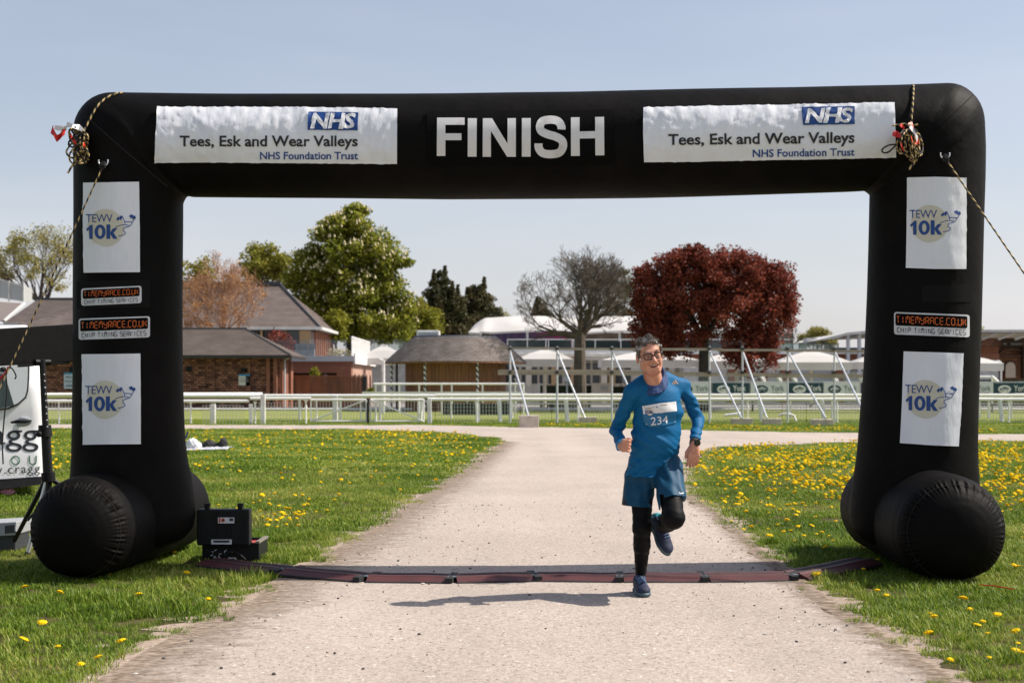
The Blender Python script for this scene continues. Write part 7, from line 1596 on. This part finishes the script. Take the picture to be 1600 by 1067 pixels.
# mesh fence with pipe posts
me_ = empty('mesh_fence', (at(400,0,51).x,51,0), 'low white wire mesh fence with pipe rail and clamped posts', 'fence')
dF = 51; zr_ = at(0,626,dF).z
def fpanel(x0_, x1_, d=dF, top=628.5, bot=661, rail=True, z=None):
    a = at(x0_,bot,d); b_ = at(x1_,top,d); mb = MB(); n = int((b_.x-a.x)/.11)
    for i in range(n+1): x = a.x+(b_.x-a.x)*i/n; mb.add([(x-.009,d,a.z),(x+.009,d,a.z),(x+.009,d,b_.z),(x-.009,d,b_.z)],[(0,1,2,3)])
    for t in (0,.2,.4,.6,.8,1): z_ = a.z+(b_.z-a.z)*t; mb.add([(a.x,d+.004,z_-.005),(b_.x,d+.004,z_-.005),(b_.x,d+.004,z_+.005),(a.x,d+.004,z_+.005)],[(0,1,2,3)])
    mb.build('mesh_panel', WIRE, me_, fixn=False)
fpx = [45,92,138,190,240,298]
for a_, b_ in zip(fpx[:-1], fpx[1:]): fpanel(a_, b_)
fpanel(317,380,50.2,633,662); fpanel(400,472,dF,629,660)
rpx = [680,745,813,862,903,956,1000,1040,1108,1168,1222,1260,1308,1360,1420,1480,1576,1640]
for a_, b_ in zip([668]+rpx[:-1], rpx): fpanel(a_, b_, 52, 630, 659)
def crp(px, d, top, bot=662):
    p = at(px,0,d); z1 = at(0,top,d).z; mb = MB(); mb.tube((p.x,d,0),(p.x,d,z1), .028,.028,8); mb.tube((p.x,d,.12),(p.x,d,.20), .045,.045,8); mb.tube((p.x,d,z1*.66),(p.x,d,z1*.66+.08), .045,.045,8); mb.tube((p.x,d,.02),(p.x,d,.05),.05,.05,8); mb.tube((p.x,d,z1-.09),(p.x,d,z1), .03,.075,8); mb.build('post', PIPE, me_, smooth=True)
for px in (92,190,298,398.5,478,745,903,1040,1168,1308,1480,1576): crp(px, dF if px < 700 else 52, 627 if px < 400 else 625)
for x0_, x1_, y_ in ((20,304,626.5),(304,389,626.5),(391,486,622.5)): a = at(x0_,y_,dF); b_ = at(x1_,y_,dF); mb = MB(); mb.tube(a,b_,.055,.055,10); mb.build('rail', PIPE, me_, smooth=True)
a = at(20,626.5,dF)
mb = MB(); mb.tube(at(20,616.8,54), at(410,615.6,57), .07,.07,10); mb.build('upper_rail', PIPE, me_, smooth=True)
# gates
def gate(x0_, x1_, lb, diag, d=51.2):
    e = empty('field_gate', (at((x0_+x1_)/2,0,d).x,d,0), lb, 'gate', None); zt_ = at(0,624.5,d).z; zb_ = at(0,658,d).z; a = at(x0_,0,d).x; b_ = at(x1_,0,d).x
    mb = MB(); mb.tube((a,d,zt_),(b_,d,zt_), .045); mb.build('top_bar', PIPE, e, smooth=True); mb = MB(); mb.tube((a,d,zb_),(b_,d,zb_), .03); mb.build('bottom_bar', PIPE, e, smooth=True)
    for x in (a, b_, a+(b_-a)*.10, b_-(b_-a)*.10): mb = MB(); mb.tube((x,d,zb_-.03),(x,d,zt_), .03,.03,8); mb.build('upright', PIPE, e, smooth=True)
    mb = MB(); mb.tube((a,d-.03,zb_ if diag else zt_),(b_,d-.03,zt_ if diag else zb_), .028,.028,8); mb.build('diagonal_brace', PIPE, e, smooth=True)
    mb = MB(); n = int((b_-a)/.11)
    for i in range(n+1): x = a+(b_-a)*i/n; mb.add([(x-.009,d+.01,zb_),(x+.009,d+.01,zb_),(x+.009,d+.01,zt_),(x-.009,d+.01,zt_)],[(0,1,2,3)])
    mb.build('mesh_panel', WIRE, e, fixn=False)
gate(486,572,'left leaf of the white field gates, brace rising to the right',True); gate(579,662,'right leaf of the white field gates, brace falling to the right',False)
gate(318,388,'small white mesh gate near the left column',True,50.4) if 0 else None
for px, w_, lb in ((335,3,'thin white gate post, first from the left column'),(392,5,'white square gate post left of the taller one'),(411,7,'tall thick white square post between the mesh panels'),(524,7,'thick white square post behind the left gate leaf'),(671,6,'white square gate post right of the gates, slightly leaning'),(331,4,'white square post left of the small gate')):
    d = 50.6 if px != 524 else 54; mb = MB(); a = at(px-w_/2,0,d).x; b_ = at(px+w_/2,0,d).x; zt_ = at(0,{411:616,524:618}.get(px,631 if px < 400 else 622),d).z; mb.box(a,b_,d-.07,d+.07,0,zt_); tag(mb.build('gate_post', WHITE, bevel=.008), lb, 'post')
mb = MB(); p = at(575,0,51.1); mb.box(p.x-.04,p.x+.04,51.06,51.14,0,at(0,622,51).z); tag(mb.build('gate_post', BLACKM), 'thin black post where the two gate leaves meet', 'post')
# low grey wall and a plain dark strip behind the course
mb = MB(); mb.pxb(820,1750,623,627,72,1); mb.pxb(820,1750,629.5,632.5,71,1); tag(mb.build('grey_wall', mat('grey_concrete_wall', (.25,.24,.225), .9, (.36,.34,.32), 1.5)), 'long low grey wall below the hoardings', 'wall')
mb = MB(); mb.pxb(300,1750,636.5,641,78.2,.6); tag(mb.build('dark_strip', mat('dark_strip', (.06,.055,.05), .9, (.11,.10,.09), 1)), 'low dark strip at the far side of the race track', 'kerb')
# ---------------- sponsor hoardings ----------------
WB = mat('hoarding_white', (.72,.73,.72), .6, (.66,.67,.66), .8); TB = mat('hoarding_teal', (.006,.045,.062), .5); hb = empty('barrier_wall', (at(1250,0,63).x,63,0), 'pale rail and backing wall carrying the teal and pale hoardings', 'barrier')
mb = MB(); mb.pxb(1040,1750,595.8,598.0,63.05,.3); mb.build('top_band', WHITED, hb); mb = MB(); mb.pxb(1040,1344,598.2,622.6,63.12,.1); mb.pxb(1390,1750,598.2,622.6,63.12,.1); mb.build('backing', WHITED, hb)
mb = MB(); mb.pxb(1040,1344,586,596,66,.05); mb.build('glass_screen', GGL2, hb)
nH = 0
for x0_, x1_, teal, w0 in ((1055,1111,0,'behind the runner\'s arm'),(1113.5,1170.5,1,'first teal one from the runner'),(1173,1229,0,'between the two teal ones'),(1232,1285.5,1,'second teal one, nearer the right column'),(1287,1342,0,'last pale one before the right column'),(1496,1552,0,'pale one just right of the right column'),(1552.5,1609,1,'teal one at the right edge')):
    e = empty('hoarding', (at((x0_+x1_)/2,0,63).x,62.95,at(0,610,63).z), f'{"teal" if teal else "pale grey"} hoarding with an oval emblem, {w0}', 'hoarding', 'oval emblem hoardings'); mb = MB(); mb.pxb(x0_,x1_,598.3,617.2 if x0_ < 1400 else 622.5,63.0,.05); mb.build('board', TB if teal else WB, e)
    fg = WHITE if teal else TB; cxe = x0_+17; V_, f_ = ellipse(cxe,608,10.2,6.4,28); mb = MB(); mb.add([at(x,y,62.985) for x,y in V_], f_); mb.build('oval', fg, e)
    fg2 = TB if teal else WB; mb = MB()   # horse and rider sketched as a low running shape
    for V_, f_ in (stroke([(cxe-7,609),(cxe-3,606.5),(cxe+1,607),(cxe+4,606),(cxe+7,608)],1.8), stroke([(cxe-6,609.5),(cxe-3,611),(cxe,609)],.8), stroke([(cxe+2,608),(cxe+5,611)],.8), stroke([(cxe-1,605.2),(cxe+2,604.6)],1.6)): mb.add([at(x,y,62.975) for x,y in V_], f_)
    mb.build('horse_emblem', fg2, e)
    flat_print('lettering', fitbox(text2d('York', .018 if teal else .005), x0_+31.5, 601.8, x0_+52, 611), 62.985, WHITE if teal else mat('hoarding_grey_print',(.09,.12,.13),.6) if 'hoarding_grey_print' not in bpy.data.materials else (WHITE if teal else bpy.data.materials['hoarding_grey_print']), e)
    mb = MB(); mb.pxb(x0_+33,x0_+50,613.3,614.1,62.985,.004); mb.build('small_print_line', WHITE if teal else bpy.data.materials.get('hoarding_grey_print') or TB, e)
for i, (px, py) in enumerate(((1190,590),(1216,591),(1240,592),(1305,594),(1344,590),(1350,596))):
    mb = MB(); p = at(px,py,67); mb.tube(p+Vector((-.12,0,.18)), p+Vector((.12,0,-.22)), .06,.06,6); mb.tube(p+Vector((.05,.1,.18)), p+Vector((.2,.1,-.22)), .05,.05,6); tag(mb.build('folded_chair', WHITE), ['first','second','third','fourth','fifth','sixth'][i]+' from the left of the white folded seats above the hoardings', 'seat', 'white folded seats above the hoardings')
# ---------------- scaffold frames ----------------
TIMB = mat('weathered_board', (.46,.38,.30), .85, (.32,.26,.21), 1.5, stretch=(.5,1,6), bump=.2); CONC = mat('concrete', (.62,.53,.44), .9, (.48,.41,.34), 5, bump=.3, bscale=30)
sc = empty('scaffold_frame', (at(1050,0,50).x,50,0), 'galvanised scaffold frame with two lines of timber boards in front of the stands', 'scaffold'); dS = 51.5
ups = [797,870.5,956,1108.5,1160,1230.5,1303.5,1380]; blk = [(826.5,651,668,31),(919,653.5,661,29),(1010,655,664,30),(1160.5,655.5,663.5,32),(1208,656,664,28),(1286.5,657,665,33),(1372,658,666,30)]
for i, px in enumerate(ups):
    p = at(px,0,dS); mb = MB(); mb.tube((p.x,dS,0),(p.x,dS,at(0,541,dS).z), .036,.036,8); mb.build('upright', STEEL, sc, smooth=True)
bt = [(797,826.5),(870.5,914),(956,1004),(1108.5,1158),(1160,1198),(1230.5,1290),(1303.5,1354)]
bk_d = [47.5,50,49,48.5,48.5,47.8,47]
for (xa, xb), bd in zip(bt, bk_d): p = at(xa,549,dS); q_ = at(xb,653,bd); q_.z = max(q_.z,.2); mb = MB(); mb.tube(p+Vector((.0,-.05,0)), q_, .034,.034,8); mb.build('brace', STEEL, sc, smooth=True)
for x0_, x1_, ya, yb_, dd4 in ((778,875,542.5,546,.12),(866,965,543.3,547,.16),(955,1060,543.8,547.6,.12),(1050,1128,543.8,547.6,.16),(1120,1240,545,548.6,.12),(1228,1306,546,549.6,.16),(1296,1420,547,550.6,.12),(778,838,577.5,585.5,.12),(828,925,577.5,585.5,.16),(915,960,578,586,.12),(950,1050,579.5,586.5,.16),(1040,1100,581.5,587.5,.12),(1090,1129,582,588,.16),(1134,1208,582.5,588,.12),(1200,1290,583,590,.16),(1283,1352,584,590.5,.12)):
    mb = MB(); mb.pxb(x0_,x1_,ya,yb_,dS-dd4,.04); mb.build('board', TIMB, sc)
for px in ups[:-1]:
    for y_ in (545,582): mb = MB(); p = at(px,y_,dS-.2); mb.box(p.x-.07,p.x+.05,dS-.22,dS-.08,p.z-.05,p.z+.06); mb.build('coupler', mat('dark_coupler',(.06,.055,.05),.6) if 'dark_coupler' not in bpy.data.materials else bpy.data.materials['dark_coupler'], sc)
names = ['leftmost concrete block, largest of those under the scaffold braces','second concrete block from the left under the scaffold','concrete block beside the runner\'s elbow','concrete block at the foot of the brace right of the runner','flat concrete block between two scaffold braces','broad concrete block at the foot of the rightmost brace','concrete block beside the right column']
for (px, y0_, y1_, w_), bd, lb in zip(blk, bk_d, names):
    y0_ -= 2; d = CH*F/(y1_-HY); a = at(px-w_/2,y1_,d); b_ = at(px+w_/2,y0_,d); mb = MB(); mb.box(a.x,b_.x,d,d+.45,0,b_.z); e = tag(mb.build('concrete_block', CONC, bevel=.02), lb, 'block', 'concrete ballast blocks')
mb = MB(); mb.path([at(x,y,56) for x,y in ((1132,649),(1150,647),(1158,646))], .06, 8); tag(mb.build('loose_white_pipe', PIPE, smooth=True), 'short white pipe lying on the turf left of the scaffold brace', 'pipe')
mb = MB(); mb.path([at(x,y,55) for x,y in ((1217,650),(1221,647),(1232,646.5),(1240,649),(1246,663))], .05, 8); tag(mb.build('bent_white_rail', PIPE, smooth=True), 'bent white rail end on the turf between scaffold braces', 'rail')
